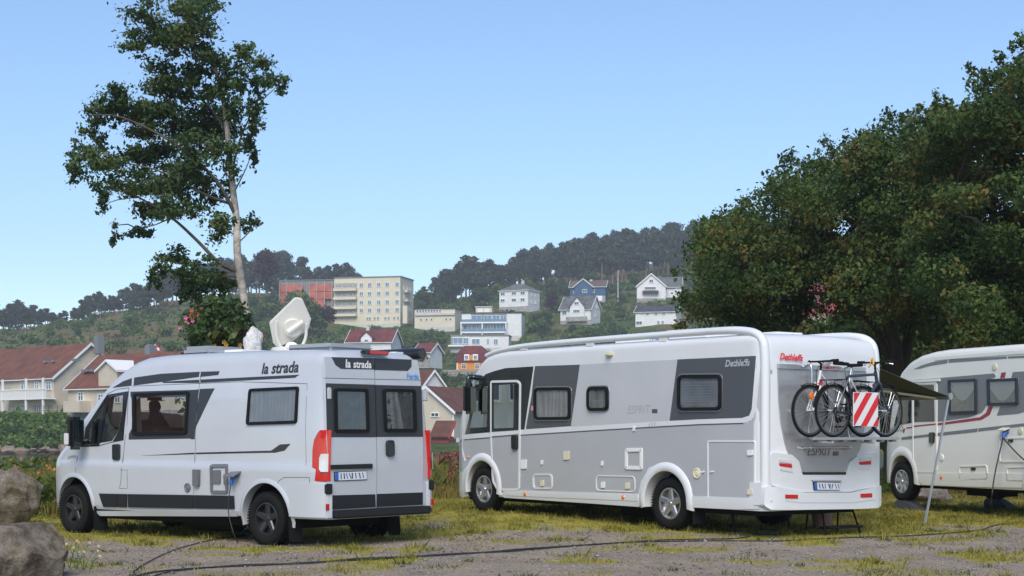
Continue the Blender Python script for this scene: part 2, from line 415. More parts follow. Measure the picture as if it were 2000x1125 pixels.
class Veh:
    def __init__(v, pose, name):
        v.p = pose; th = math.pi - pose['a']
        v.M = Matrix.Translation((pose['x'], pose['y'], pose['g'])) @ Matrix.Rotation(th, 4, 'Z') @ Matrix.Rotation(-pose['pt'], 4, 'Y')
        v.I = v.M.inverted(); v.root = empty(name); v.root.matrix_world = v.M
        v.root.location = (pose['x'], pose['y'], pose['g']); v.root.rotation_euler = (0, -pose['pt'], th)
        v.sy = lambda x, z: 1.; v.rx = lambda y, z: 0.
    def plane(v, px, py, ax, val):
        o = v.I @ Vector((0, 0, H)); d = v.I.to_3x3() @ Vector(((px - CX) / F, 1, (YH - py) / F))
        return o + d * ((val - o[ax]) / d[ax])
    def side(v, q):
        y = 1.
        for _ in range(5):
            p = v.plane(q[0], q[1], 1, y); y = v.sy(p.x, p.z)
        return (p.x, p.z)
    def rear(v, q):
        x = 0.
        for _ in range(5):
            p = v.plane(q[0], q[1], 0, x); x = v.rx(p.y, p.z)
        return (p.y, p.z)
    def to2(v, pts, face): return [(v.side if face == 's' else v.rear)(q) for q in pts]
    def pos(v, a, b, off, face):
        if face == 's': return Vector((a, v.sy(a, b) + off, b))
        return Vector((v.rx(a, b) - off, a, b))
    # ---- pieces that lie on the bodywork
    def patch(v, name, pts, face, m, thick=.006, parent=None, r=0., px=True, cut=.15, label=None, sink=.015, wave=0., wl=.06):
        q = v.to2(pts, face) if px else pts
        if wave: cut = .015
        q = round_poly(q, r)
        bm = bmesh.new(); vs = [bm.verts.new((a, b, 0)) for a, b in q]; bm.faces.new(vs)
        for ax in (0, 1):
            lo = min(p[ax] for p in q); hi = max(p[ax] for p in q); n = int((hi - lo) / (cut if not wave or ax == 0 else .2))
            for k in range(1, n + 1):
                c = lo + (hi - lo) * k / (n + 1)
                co = (c, 0, 0) if ax == 0 else (0, c, 0); no = (1, 0, 0) if ax == 0 else (0, 1, 0)
                bmesh.ops.bisect_plane(bm, geom=bm.verts[:] + bm.edges[:] + bm.faces[:], plane_co=co, plane_no=no)
        bmesh.ops.triangulate(bm, faces=bm.faces[:])
        be = [e for e in bm.edges if len(e.link_faces) == 1]
        ex = bmesh.ops.extrude_edge_only(bm, edges=be)
        newv = set(g for g in ex['geom'] if isinstance(g, bmesh.types.BMVert))
        for vt in bm.verts:
            a, b = vt.co.x, vt.co.y
            vt.co = v.pos(a, b, -sink if vt in newv else thick + (wave * (.5 + .5 * math.sin(a * 6.283 / wl + 2.2 * math.sin(a * 9 + b * 2.5))) if wave else 0), face)
        bm.normal_update(); bmesh.ops.recalc_face_normals(bm, faces=bm.faces); bm.normal_update()
        if (face == 's' and sum(f.normal.y * f.calc_area() for f in bm.faces) < 0) or (face == 'r' and sum(f.normal.x * f.calc_area() for f in bm.faces) > 0):
            bmesh.ops.reverse_faces(bm, faces=bm.faces)
        me = bpy.data.meshes.new(name); bm.to_mesh(me); bm.free(); autosmooth(me, 40)
        o = mkobj(name, me, m, parent or v.root)
        if label: o['label'] = label
        return o
    def ring(v, name, pts, face, m, w=.03, thick=.02, parent=None, r=0., px=True, sink=.015):
        q = round_poly(v.to2(pts, face) if px else pts, r); s = inset_poly(q, w); n = len(q)
        vs = [v.pos(a, b, -sink, face) for a, b in q] + [v.pos(a, b, thick, face) for a, b in inset_poly(q, w * .12)] + \
             [v.pos(a, b, thick, face) for a, b in inset_poly(q, w * .88)] + [v.pos(a, b, -sink, face) for a, b in s]
        fs = []
        for k in range(3):
            for i in range(n): j = (i + 1) % n; fs.append((k * n + i, k * n + j, (k + 1) * n + j, (k + 1) * n + i))
        return MB().add(vs, fs).build(name, m, parent or v.root, smooth=50)
    def ribbon(v, name, pts, face, m, w=.01, thick=.004, parent=None, px=True, curve=0):
        q = [Vector(p) for p in (v.to2(pts, face) if px else pts)]
        if curve: q = catmull(q, curve)
        d = []
        for i in range(len(q)):
            if i: # subdivide
                n = max(1, int((q[i] - q[i - 1]).length / .15))
                for k in range(1, n): d.append(q[i - 1].lerp(q[i], k / n))
            d.append(q[i])
        vs = []; fs = []
        for i, p in enumerate(d):
            t = (d[min(i + 1, len(d) - 1)] - d[max(i - 1, 0)]).normalized(); nn = Vector((-t.y, t.x)) * w / 2
            for k, of in ((-1, -.01), (-1, thick), (1, thick), (1, -.01)):
                a = p + nn * k; vs.append(v.pos(a.x, a.y, of, face))
        for i in range(len(d) - 1):
            for k in range(3): fs.append((i * 4 + k, i * 4 + k + 1, i * 4 + k + 5, i * 4 + k + 4))
        fs += [(0, 1, 2, 3), tuple(range(len(d) * 4 - 4, len(d) * 4))]
        return MB().add(vs, fs).build(name, m, parent or v.root, smooth=50)
    def window(v, pts, face, frame_m, glass=None, w=.035, r=.06, thick=.026, curtain=curtain_m, name='window', trim=None, parent=None):
        fr = v.ring(name, pts, face, frame_m, w, thick, parent=parent, r=r)
        q = inset_poly(round_poly(v.to2(pts, face), r), w * .8)
        if parent is None:
            if curtain: v.patch('curtain', q, face, curtain, .002, fr, px=False, wave=.009, wl=.07)
            v.patch('pane', q, face, glass or glass_tint, .014, fr, px=False)
        return fr
    def lump(v, name, pts, face, m, thick=.03, r=.02, parent=None, label=None):
        o = v.patch(name, pts, face, m, thick, parent, r=r, label=label)
        return o
    def text(v, s, p0, p1, face, m, name='lettering', shear=0., parent=None, thick=.0035, squash=None, bold=.0):
        """baseline from pixel p0 to pixel p1"""
        cu = bpy.data.curves.new('t', 'FONT'); cu.body = s; cu.shear = shear; cu.offset = bold; cu.resolution_u = 3
        to = bpy.data.objects.new('t', cu); C.objects.link(to)
        me = bpy.data.meshes.new_from_object(to.evaluated_get(bpy.context.evaluated_depsgraph_get()))
        bpy.data.objects.remove(to); bpy.data.curves.remove(cu)
        A, B = [Vector(q) for q in v.to2([p0, p1], face)]
        xs = [q.co.x for q in me.vertices]; wd = max(xs) - min(xs); sc_ = (B - A).length / wd; d = (B - A).normalized()
        ny = Vector((-d.y, d.x));  ny = ny if ny.y > 0 else -ny
        for q in me.vertices:
            a = A + d * (q.co.x - min(xs)) * sc_ + ny * q.co.y * sc_ * (squash or 1)
            q.co = v.pos(a.x, a.y, thick, face)
        me.name = name
        return mkobj(name, me, m, parent or v.root)
    def wheel(v, x, y, z, r, rim_m, spokes=5, side=1, width=.2, style=0):
        """tyre with rim; outer face towards side*y"""
        e = empty('wheel_tmp'); bpy.data.objects.remove(e)
        h = width / 2; ri = r * .62
        prof = [(ri, -h * .8), (ri + .02, -h * .95), (r * .86, -h), (r * .96, -h * .85), (r, -h * .6), (r, h * .6), (r * .96, h * .85), (r * .86, h), (ri + .02, h * .95), (ri, h * .8), (ri * .97, h * .3), (ri * .97, -h * .3)]
        mb = MB(); mb.lathe(prof, (0, 0, 0), 'y', 40, closed=True)
        for k in range(56):                    # tread blocks
            t = 2 * math.pi * k / 56
            for yy in (-.62, .62):
                c = Vector((math.cos(t) * r, yy * h, math.sin(t) * r)); t2 = Vector((-math.sin(t), 0, math.cos(t))) * .012; n = Vector((math.cos(t), 0, math.sin(t)))
                w2 = Vector((0, h * .28, 0))
                a = [c - t2 - w2, c + t2 - w2, c + t2 + w2, c - t2 + w2]
                mb.add(a + [q + n * .006 for q in a], [(4, 5, 6, 7), (0, 1, 5, 4), (1, 2, 6, 5), (2, 3, 7, 6), (3, 0, 4, 7)])
        ty = mb.build('wheel', rubber, v.root, smooth=45); ty.location = (x, y, z)
        s = side
        d = MB(); d.lathe([(ri * .985, s * h * .78), (ri * .93, s * h * .8), (ri * .86, s * h * .55), (ri * .8, s * h * .1), (0.02, s * h * .1)], (0, 0, 0), 'y', 40)
        dd = MB(); dd.lathe([(ri * .78, s * h * .16), (.02, s * h * .16)], (0, 0, 0), 'y', 30); dd.build('brake_disc', mat('brake_shade', (.02, .02, .02), .6), ty)
        rim = MB(); rim.lathe([(ri * .99, s * h * .2), (ri * .99, s * h * .82), (ri * .9, s * h * .84), (ri * .86, s * h * .55), (ri * .86, s * h * .2)], (0, 0, 0), 'y', 40)
        for k in range(spokes):
            t = 2 * math.pi * (k + .25) / spokes
            offs = (0,) if style == 0 else (-.16, .16)
            for of in offs:
                u = Vector((math.cos(t), 0, math.sin(t))); p = Vector((-math.sin(t), 0, math.cos(t)))
                w0, w1 = (.24, .17) if style == 0 else (.11, .1)
                a0 = u * ri * .16 + p * of * ri * .5; a1 = u * ri * .9 + p * of * ri * 1.5
                ww0 = p * ri * w0; ww1 = p * ri * w1
                y0 = Vector((0, s * h * .66, 0)); y1 = Vector((0, s * h * .78, 0)); yb = Vector((0, -s * h * .3, 0))
                mid0 = a0 + y0; mid1 = a1 + y1
                vs = [mid0 - ww0 + yb * .4, mid0 - ww0 * .6, mid0 + ww0 * .6, mid0 + ww0 + yb * .4, mid1 - ww1 + yb * .4, mid1 - ww1 * .6, mid1 + ww1 * .6, mid1 + ww1 + yb * .4]
                rim.add(vs, [(0, 1, 5, 4), (1, 2, 6, 5), (2, 3, 7, 6), (0, 3, 2, 1), (4, 5, 6, 7), (0, 4, 7, 3)])
        rim.lathe([(.02, s * h * .74), (ri * .2, s * h * .74), (ri * .3, s * h * .66), (ri * .3, s * h * .3)], (0, 0, 0), 'y', 20)
        rim.lathe([(.0, s * h * .2), (ri * .86, s * h * .2)], (0, 0, 0), 'y', 20)
        ro = rim.build('rim', rim_m, ty, smooth=35)
        hc = MB().lathe([(0, s * h * .84), (ri * .12, s * h * .84), (ri * .15, s * h * .74)], (0, 0, 0), 'y', 16).build('hub_cap', rim_m, ty, smooth=40)
        return ty

def loft(rings):
    n = len(rings[0]); mb = MB(); vs = [p for r in rings for p in r]; fs = []
    for i in range(len(rings) - 1):
        for k in range(n):
            k2 = (k + 1) % n; fs.append((i * n + k, i * n + k2, (i + 1) * n + k2, (i + 1) * n + k))
    fs.append(tuple(range(n))); fs.append(tuple(range((len(rings) - 1) * n, len(rings) * n))[::-1])
    return mb.add(vs, fs)
def boolean(o, cutters):
    for c in cutters:
        m = o.modifiers.new('b', 'BOOLEAN'); m.object = c; m.operation = 'DIFFERENCE'; m.solver = 'EXACT'
        try: m.material_mode = 'TRANSFER'
        except Exception: pass
    bpy.context.view_layer.update()
    dg = bpy.context.evaluated_depsgraph_get()
    me = bpy.data.meshes.new_from_object(o.evaluated_get(dg)); o.modifiers.clear(); o.data = me
    for c in cutters: bpy.data.objects.remove(c)
    autosmooth(me, 32)
def arc2(c, r, a0, a1, n=16): return [(c[0] + r * math.cos(R(a0 + (a1 - a0) * k / n)), c[1] + r * math.sin(R(a0 + (a1 - a0) * k / n))) for k in range(n + 1)]
class Body:
    """half-width / roof-line description that the loft and the surface lookup share"""
    def __init__(s, hw, plan, top, zb, r, ry, lean): s.hw, s.plan, s.top, s.zb, s.r, s.ry, s.lean = hw, plan, top, zb, r, ry, lean
    def w(s, x, z): return interp(z, *s.hw) * interp(x, *s.plan)
    def sy(s, x, z):
        zt = interp(x, *s.top); r = min(s.r, zt * .3); zc = zt - r; y = s.w(x, min(z, zc))
        if z > zc: y = y - s.ry + s.ry * math.sqrt(max(0, 1 - min(1, (z - zc) / r) ** 2))
        return y
    def le(s, z): return interp(z, *s.lean)
    def ring(s, x, n=40, shrink=0.):
        zt = interp(x, *s.top) - shrink; r = min(s.r, zt * .3); zc = zt - r; half = []
        zb = interp(x, *s.zb)
        for k in range(n):
            z = zb + (zc - zb) * k / n; half.append((s.w(x, z), z))
        wc = s.w(x, zc)
        for k in range(9):
            t = math.pi / 2 * k / 8; half.append((wc - s.ry + s.ry * math.cos(t), zc + r * math.sin(t)))
        for k in range(1, 5):
            q = k / 4; half.append(((wc - s.ry) * (1 - q), zt + .025 * (1 - (1 - q) ** 2)))
        pts = [(y, z) for y, z in half] + [(-y, z) for y, z in half[-2::-1]]
        return [(x + s.le(z) * max(0, 1 - x / .5), y, z) for y, z in pts]

# ---------------------------------------------------------------- the silver camper van
van = Veh(VAN, 'camper_van'); V = van
tag(van.root, 'silver panel camper van with black stripes and a white satellite dish on its roof', 'camper van')
VB = Body(([.3, .42, .6, .78, .9, .985, 1.045, 1.1, 1.35, 1.5, 1.9, 2.05, 2.1, 2.45], [.94, .985, .998, 1.0, 1.003, 1.004, .98, .979, .973, .965, .925, .902, .888, .83]),
          ([0, .015, .04, .08, .14, .25, 4.3, 4.8, 5.2, 5.45, 5.65, 5.8, 5.9, 5.96, 5.99], [.9, .93, .955, .975, .99, 1, 1, .985, .965, .93, .86, .76, .62, .45, .3]),
          ([0, .06, .14, .4, 1.5, 3.2, 3.7, 3.95, 4.2, 4.5, 5.0, 5.2, 5.32, 5.55, 5.75, 5.88, 5.96, 5.99], [2.36, 2.42, 2.45, 2.47, 2.49, 2.49, 2.46, 2.40, 2.27, 2.05, 1.62, 1.42, 1.33, 1.22, 1.08, .93, .8, .72]),
          ([0, 5.3, 5.6, 5.99], [.36, .36, .34, .42]), .2, .2, ([0, 1.1, 2.45], [0, 0, .07]))
V.sy = VB.sy; V.rx = lambda y, z: VB.le(z)
xs_ = [0, .015, .04, .08, .14, .25, .4] + list(np.arange(.6, 3.2, .2)) + list(np.arange(3.3, 5.2, .1)) + [5.2, 5.26, 5.32, 5.4, 5.48, 5.55, 5.65, 5.75, 5.82, 5.88, 5.93, 5.96, 5.99]
body = loft([VB.ring(x) for x in xs_]).build('body', paint_silver, V.root)
WR = [(1.05, .34), (5.07, .345)]
cut = []
def tmp(mb, m=None):
    o = mb.build('cutter', m or interior); return o
for hx, hz in WR:
    for s in (1, -1):
        pts = arc2((hx, hz + .02), .45, 0, 180, 20) + [(hx - .45, 0), (hx + .45, 0)]
        cut.append(tmp(MB().extr([(a, s * .66, b) for a, b in pts], (0, s * .5, 0)), black_matt))
cut.append(tmp(MB().box((3.55, 0, 1.55), (2.7, 1.68, 1.2))))
glassA = cc(c1, (233, 586), (241, 505), (331, 350), (280, 580)); glassB = cc(c1, (294, 576), (343, 347), (410, 332), (406, 420), (386, 520), (356, 566))
win1 = cc(c1, (466, 327), (746, 316), (733, 534), (461, 539))
for poly in (glassA, glassB, win1):
    q = inset_poly(V.to2(poly, 's'), .03) if poly is win1 else V.to2(poly, 's')
    cut.append(tmp(MB().extr([(a, -1.2, b) for a, b in q], (0, 2.4, 0))))
for c in cut: c.parent = V.root
boolean(body, cut)
# cab glazing and side graphics
V.ring('window_surround', cc(c1, (214, 596), (222, 505), (332, 334), (440, 316), (412, 563), (356, 574), (290, 592)), 's', black_gloss, .012, .004, r=.02)
V.patch('quarter_pillar', cc(c1, (280, 584), (331, 346), (343, 345), (295, 580)), 's', black_gloss, .008)
V.patch('window_surround', cc(c1, (412, 331), (439, 318), (413, 562), (360, 568), (388, 520), (408, 420)), 's', black_gloss, .006)
V.patch('window_surround', cc(c1, (214, 594), (224, 500), (330, 337), (336, 344), (243, 503), (236, 586), (292, 580), (290, 592)), 's', black_gloss, .006)
V.patch('window_surround', cc(c1, (330, 336), (440, 317), (412, 332), (340, 346)), 's', black_gloss, .0065)
V.patch('cab_window', glassA, 's', glass_clear, .003); V.patch('cab_window', glassB, 's', glass_clear, .003)
V.ring('window_panel', cc(c1, (446, 316), (790, 306), (766, 557), (436, 563)), 's', anth, .1, .0035)
V.patch('window_panel', cc(c1, (794, 306), (868, 303), (748, 557), (768, 557)), 's', anth, .004)
V.patch('window_panel', cc(c1, (746, 312), (790, 308), (768, 556), (732, 540)), 's', anth, .0045)
fr = V.ring('window', win1, 's', black_matt, .05, .03, r=.05)
V.patch('pane', inset_poly(round_poly(V.to2(win1, 's'), .05), .04), 's', glass_tint, .012, fr, px=False)
V.window(cc(c2, (60, 430), (271, 420), (262, 579), (47, 586)), 's', black_matt, w=.045, r=.05)
V.patch('stripe', cc(c1, (358, 300), (410, 268), (455, 252), (452, 290)), 's', anth, .003)
V.patch('stripe', cc(c1, (466, 249), (600, 230), (794, 220), (789, 246), (610, 270), (463, 289)), 's', anth, .003)
V.patch('stripe', cc(c1, (801, 220), (893, 217), (886, 236), (797, 246)), 's', anth, .003)
V.patch('stripe', [(318, 745.5), (389, 741.5), (389, 747.8), (318, 748)], 's', anth, .003)
V.patch('stripe', [(392, 741.3), (585, 731.7), (576, 738), (392, 747.6)], 's', anth, .003)
V.patch('stripe', [(275, 890), (380, 884), (380, 887)], 's', black_gloss, .003)
V.patch('stripe', [(382.5, 884), (530, 880), (547, 868), (567.5, 866.8), (556, 880), (538, 884), (382.5, 887)], 's', black_gloss, .003)
V.text('la', (511, 730), (524, 729.4), 's', anth, shear=.12, bold=.028); V.text('strada', (530, 729.1), (583, 726.5), 's', anth, shear=.12, bold=.028)
V.text('JUMPER', c1(135, 656), c1(178, 652), 's', chrome)
# shut lines
S = lambda n, *p, w=.008: V.ribbon(n, list(p), 's', seam_m, w, .0012)
S('shut_line', *cc(c1, (440, 300), (430, 480), (412, 640), (400, 760), (384, 915), (278, 915)))
S('shut_line', *cc(c1, (440, 300), (380, 308), (330, 332)))
S('shut_line', *cc(c1, (182, 640), (174, 700), (173, 738), (200, 745)))
S('shut_line', *cc(c1, (800, 217), (790, 300), (772, 560), (766, 905)), w=.006)
S('shut_line', *(cc(c1, (455, 292), (1000, 270)) + [(600, 749.5)]), w=.006)
S('shut_line', *cc(c1, (398, 712), (431, 710), (431, 803), (392, 804)), w=.006)
S('shut_line', *cc(c2, (303, 408), (296, 600), (296, 800)), w=.005)
S('shut_line', *cc(c2, (172, 845), (182, 822), (205, 806), (312, 806)), w=.006)
S('shut_line', *cc(c2, (312, 806), (318, 900), (330, 975)), w=.006)
V.lump('door_handle', cc(c1, (363, 583), (398, 581), (397, 660), (364, 660)), 's', black_gloss, .03, .03)
for i, pl in enumerate((((293, 828), (384, 830), (381, 896), (316, 895)), ((388, 830), (431, 831), (433, 897), (385, 896)), ((436, 831), (764, 836), (768, 903), (440, 897)), ((769, 836), (966, 840), (969, 906), (773, 903)))):
    V.patch('side_moulding', cc(c1, *pl), 's', plastic_dark, .016, r=.01)
V.patch('sill', cc(c1, (272, 915), (985, 915), (985, 943), (300, 940)), 's', paint_silver, .018, r=.01)
q = V.side(c1(734, 798))
MB().lathe([(0, .02), (.02, .022), (.035, .012), (.045, .022), (.058, .018), (.06, -.01)], (q[0], V.sy(*q), q[1]), 'y', 20).build('flue_cap', plastic_grey, V.root, smooth=40)
V.lump('grey_box', cc(c1, (770, 708), (798, 708), (796, 792), (770, 790)), 's', plastic_grey, .05, .012)
hat = V.ring('service_hatch', cc(c1, (850, 680), (941, 679), (938, 832), (849, 830)), 's', plastic_grey, .05, .02, r=.05)
V.lump('toilet_box', cc(c1, (862, 712), (900, 711), (899, 780), (861, 778)), 's', plastic_grey, .018, .02, hat)
V.lump('latch', cc(c1, (917, 732), (926, 732), (926, 782), (917, 782)), 's', plastic_grey, .02, .01, hat)
q = V.side(c1(974, 745)); y0 = V.sy(*q)
MB().extr([(q[0] + .1, y0, q[1] + .05), (q[0] - .1, y0, q[1] + .06), (q[0] - .1, y0 + .13, q[1] + .0), (q[0] + .1, y0 + .13, q[1] - .01)], (0, 0, .015)).build('socket_lid', plastic_grey, V.root)
MB().tube([(q[0], y0 - .01, q[1] + .03), (q[0], y0 + .05, q[1] + .0), (q[0] + .01, y0 + .08, q[1] - .1)], [.03, .032, .024], 10).build('plug', blue_plug, V.root, smooth=40)
VPLUG = V.M @ Vector((q[0] + .01, y0 + .08, q[1] - .1))
# wheel arches
for hx, hz in WR:
    q = arc2((hx, hz + .02), .47, -14, 194, 26)
    vs = []; fs = []
    for a, b in q:
        k = Vector((a - hx, b - hz - .02)).normalized()
        for rr, of in ((.435, -.12), (.435, .012), (.47, .014), (.5, -.003)):
            a2, b2 = hx + k.x * rr, hz + .02 + k.y * rr; vs.append((a2, V.sy(a2, b2) + of, b2))
    for i in range(len(q) - 1):
        for k in range(3): fs.append((i * 4 + k, i * 4 + k + 1, i * 4 + k + 5, i * 4 + k + 4))
    MB().add(vs, fs).build('wheel_arch', paint_silver, V.root, smooth=50)
rim_black = mat('black_alloy', (.03, .031, .034), .3, .4, coat=.4)
for hx, hz in WR:
    for s in (1, -1): V.wheel(hx, s * .885, hz, .34, rim_black, 5, s, .225)
# mud flaps
for hx, zz in ((.6, .0), (4.56, .02)):
    for s in (1, -1):
        MB().extr([(hx, s * .78, .4), (hx, s * 1.0, .4), (hx - .015, s * 1.01, .1), (hx - .02, s * .985, .06), (hx - .02, s * .8, .06), (hx - .015, s * .78, .1)], (.02, 0, 0)).build('mud_flap', rubber, V.root, bevel=.006)
# rear end
D = lambda n, pts, m, th, **k: V.patch(n, pts, 'r', m, th, **k)
dl = D('rear_door', cc(c2, (372, 296), (579, 302), (590, 935), (390, 946), (386, 805), (380, 640)), paint_silver, .022, r=.01)
dr = D('rear_door', cc(c2, (584, 302), (764, 310), (777, 392), (786, 640), (786, 925), (594, 934)), paint_silver, .022, r=.01)
D('header_panel', cc(c2, (400, 298), (577, 302), (580, 350), (440, 347), (418, 332)), anth, .0255, parent=dl)
D('header_panel', cc(c2, (583, 302), (738, 308), (738, 338), (722, 356), (584, 352)), anth, .0255, parent=dr)
V.ring('window_panel', cc(c2, (376, 408), (582, 414), (589, 636), (381, 636)), 'r', anth, .1, .0265, parent=dl)
V.ring('window_panel', cc(c2, (587, 415), (780, 420), (787, 634), (593, 635)), 'r', anth, .1, .0265, parent=dr)
D('window_panel', cc(c2, (376, 408), (582, 414), (589, 636), (381, 636)), anth, .025, parent=dl)
D('window_panel', cc(c2, (587, 415), (780, 420), (787, 634), (593, 635)), anth, .025, parent=dr)
net_dark = mat('window_net', (.09, .095, .095), .9, var=.3, vs=8, bump=.4, bs=20)
for pl, dd in ((((408, 427), (552, 430), (558, 618), (412, 618)), dl), (((614, 430), (752, 432), (758, 615), (622, 615)), dr)):
    V.ring('window_frame', cc(c2, *pl), 'r', black_matt, .05, .05, parent=dd, r=.05)
    q = inset_poly(round_poly(V.to2(cc(c2, *pl), 'r'), .05), .045)
    D('curtain', q, net_dark, .0265, px=False, parent=dd, wave=.006, wl=.08); D('window_pane', q, glass_tint, .034, px=False, parent=dd)
D('lower_moulding', cc(c2, (391, 882), (584, 877), (586, 931), (390, 943)), plastic_dark, .03, parent=dl)
D('lower_moulding', cc(c2, (591, 876), (785, 869), (785, 921), (593, 931)), plastic_dark, .03, parent=dr)
V.ribbon('door_crease', cc(c2, (374, 386), (580, 391)), 'r', seam_m, .006, .024, parent=dl); V.ribbon('door_crease', cc(c2, (586, 391), (776, 395)), 'r', seam_m, .006, .024, parent=dr)
V.lump('door_handle', cc(c2, (628, 649), (660, 648), (661, 718), (630, 719)), 'r', black_gloss, .055, .05, dr)
D('plate_light_bar', cc(c2, (393, 753), (569, 748), (569, 768), (394, 772)), plastic_dark, .045, parent=dl)
def plate(V, pts, parent, base, seed, frame=None):
    rs = random.Random(seed); q = V.to2(pts, 'r')
    pl = V.patch('licence_plate', q, 'r', frame or plastic_dark, base, parent, px=False, r=.01)
    tgt = parent if parent is not V.root else pl
    (a0, b0), (a1, b1), (a2, b2), (a3, b3) = q
    def uv(u, t): return (a0 + (a1 - a0) * u + (a3 - a0) * t, b0 + (b1 - b0) * u + (b3 - b0) * t)
    V.patch('plate_face', [uv(.02, .07), uv(.98, .07), uv(.98, .93), uv(.02, .93)], 'r', plate_m, base + .003, tgt, px=False)
    V.patch('plate_band', [uv(.02, .07), uv(.12, .07), uv(.12, .93), uv(.02, .93)], 'r', plate_blue, base + .0045, tgt, px=False)
    x = .18
    while x < .9:
        w_ = rs.uniform(.025, .04); sl = rs.uniform(-.06, .06)
        V.patch('plate_mark', [uv(x, .2), uv(x + w_, .2), uv(x + w_ + sl, .8), uv(x + sl, .8)], 'r', plate_ink, base + .0045, tgt, px=False); x += rs.uniform(.07, .12)
plate(V, cc(c2, (410, 782), (549, 777), (549, 817), (411, 822)), dl, .03, 3)
V.text('la', c2(458, 341), c2(480, 341.6), 'r', white_plastic, parent=dl, thick=.03, shear=.12, bold=.028); V.text('strada', c2(491, 341.9), c2(568, 344), 'r', white_plastic, parent=dl, thick=.03, shear=.12, bold=.028)
V.text('Ferda', c2(720, 389), c2(768, 390), 'r', logo_blue, parent=dr, thick=.027, bold=.015)
for s, pl in ((1, ((362, 430), (383, 430), (384, 472), (363, 472))), (-1, ((786, 440), (806, 440), (806, 478), (788, 478)))):
    q = V.to2(cc(c2, *pl), 'r'); zc = sum(b for a, b in q) / 4
    MB().box((.05, s * .885, zc), (.1, .07, .15)).build('hinge', paint_silver, V.root, bevel=.012)
for s, z0 in ((1, .74), (-1, .74)):
    MB().box((-.02, s * .93, z0), (.07, .09, .13)).build('corner_buffer', plastic_dark, V.root, bevel=.012)
    MB().box((-.028, s * .955, .52), (.02, .05, .075)).build('reflector', red_lens, V.root, bevel=.004)
# rear bumper: dark step and body-coloured corners
MB().box((-.04, -.0, .425), (.16, 1.72, .1)).build('bumper_step', plastic_dark, V.root, bevel=.02)
for s in (1, -1):
    pl = [(.62, s * 1.0), (.3, s * 1.012), (.08, s * 1.0), (-.02, s * .96), (-.045, s * .88), (.1, s * .84), (.62, s * .9)]
    MB().prism(pl, .375, .82 if s > 0 else .8).build('bumper_corner', paint_silver, V.root, bevel=.012)
# tail lamps wrap the rear corners
for s in (1, -1):
    def lamp(z0, z1, dx):
        pl = [(.2, 1.01), (.1, 1.012), (.03, .995), (-.02, .965), (-.034, .925), (.08, .88), (.2, .9)]
        ws = VB.w(.25, (z0 + z1) / 2) - .995
        return [(x + VB.le((z0 + z1) / 2), s * (y + ws), z) for x, y in pl for z in ()] , [(x * dx, s * (y + ws)) for x, y in pl]
    _, pl = lamp(.83, 1.5, 1.)
    mb = MB(); n = len(pl)
    lev = [(.835, 1.), (.95, 1.02), (1.22, 1.02), (1.34, .9), (1.42, .62), (1.46, .4)]
    vs = []
    for z, k in lev:
        for x, y in pl: vs.append((x * k if x > 0 else x, y - s * .03 * max(0, z - 1), z))
    fs = [(i * n + k, i * n + (k + 1) % n, (i + 1) * n + (k + 1) % n, (i + 1) * n + k) for i in range(len(lev) - 1) for k in range(n)] + [tuple(range(n)), tuple(range(n * (len(lev) - 1), n * len(lev)))]
    tl = mb.add(vs, fs).build('tail_lamp', red_lens, V.root, smooth=50)
    vs = []
    for z, k in ((.95, .5), (.98, .9), (1.12, .9), (1.17, .5)):
        for x, y in ((.075 * k, 1.008), (.03 * k, .998), (-.012, .968), (-.024, .94)): vs.append((x - .012, s * (y + .01 - .03 * max(0, z - 1)), z))
    fs = [(i * 4 + k, i * 4 + k + 1, i * 4 + k + 5, i * 4 + k + 4) for i in range(3) for k in range(3)]
    MB().add(vs, fs).build('reverse_lamp', clear_lens, tl, smooth=60)
bl = MB().box((.035, .0, 2.44), (.08, .46, .06)).build('brake_lamp_housing', black_gloss, V.root, bevel=.015)
q = V.rear(c2(580, 286)); bl.location = (0, q[0], 0)
MB().box((-.003, -.04, 2.44), (.02, .34, .045)).build('brake_lamp', red_lens, bl, bevel=.006)
# mirrors, headlamp, underside
for s in (1, -1):
    mr = MB().box((4.78, s * 1.16, 1.42), (.16, .22, .46)).build('mirror', black_gloss, V.root, bevel=.05)
    MB().box((4.695, s * 1.16, 1.47), (.012, .17, .27)).build('mirror_glass', mat('mirror', (.07, .08, .09), .03, 1.), mr, bevel=.004)
    MB().box((4.695, s * 1.16, 1.27), (.012, .17, .09)).build('mirror_glass', _m['mirror'], mr, bevel=.004)
    MB().box((4.83, s * 1.27, 1.34), (.1, .02, .16)).build('indicator', clear_lens, mr, bevel=.008)
    MB().tube([(4.8, s * .9, 1.32), (4.79, s * 1.1, 1.3)], .04, 8).build('mirror_arm', black_gloss, mr, smooth=40)
    MB().add([(5.3, s * .93, 1.18), (5.62, s * .82, 1.02), (5.7, s * .78, .88), (5.45, s * .915, 1.0)], [(0, 1, 2, 3)]).add([(5.3, s * .7, 1.18), (5.62, s * .6, 1.02), (5.7, s * .6, .88), (5.45, s * .7, 1.0)], [(0, 1, 2, 3)]).build('headlamp', clear_lens, V.root)
MB().box((3.0, 0, .3), (4.6, 1.5, .16)).build('underbody', black_matt, V.root)
MB().tube([(2.1, .5, .24), (3.0, .5, .24)], .13, 12).build('exhaust_silencer', black_matt, V.root, smooth=40)
MB().tube([(1.05, -.85, .34), (1.05, .85, .34)], .05, 8).build('axle', black_matt, V.root)
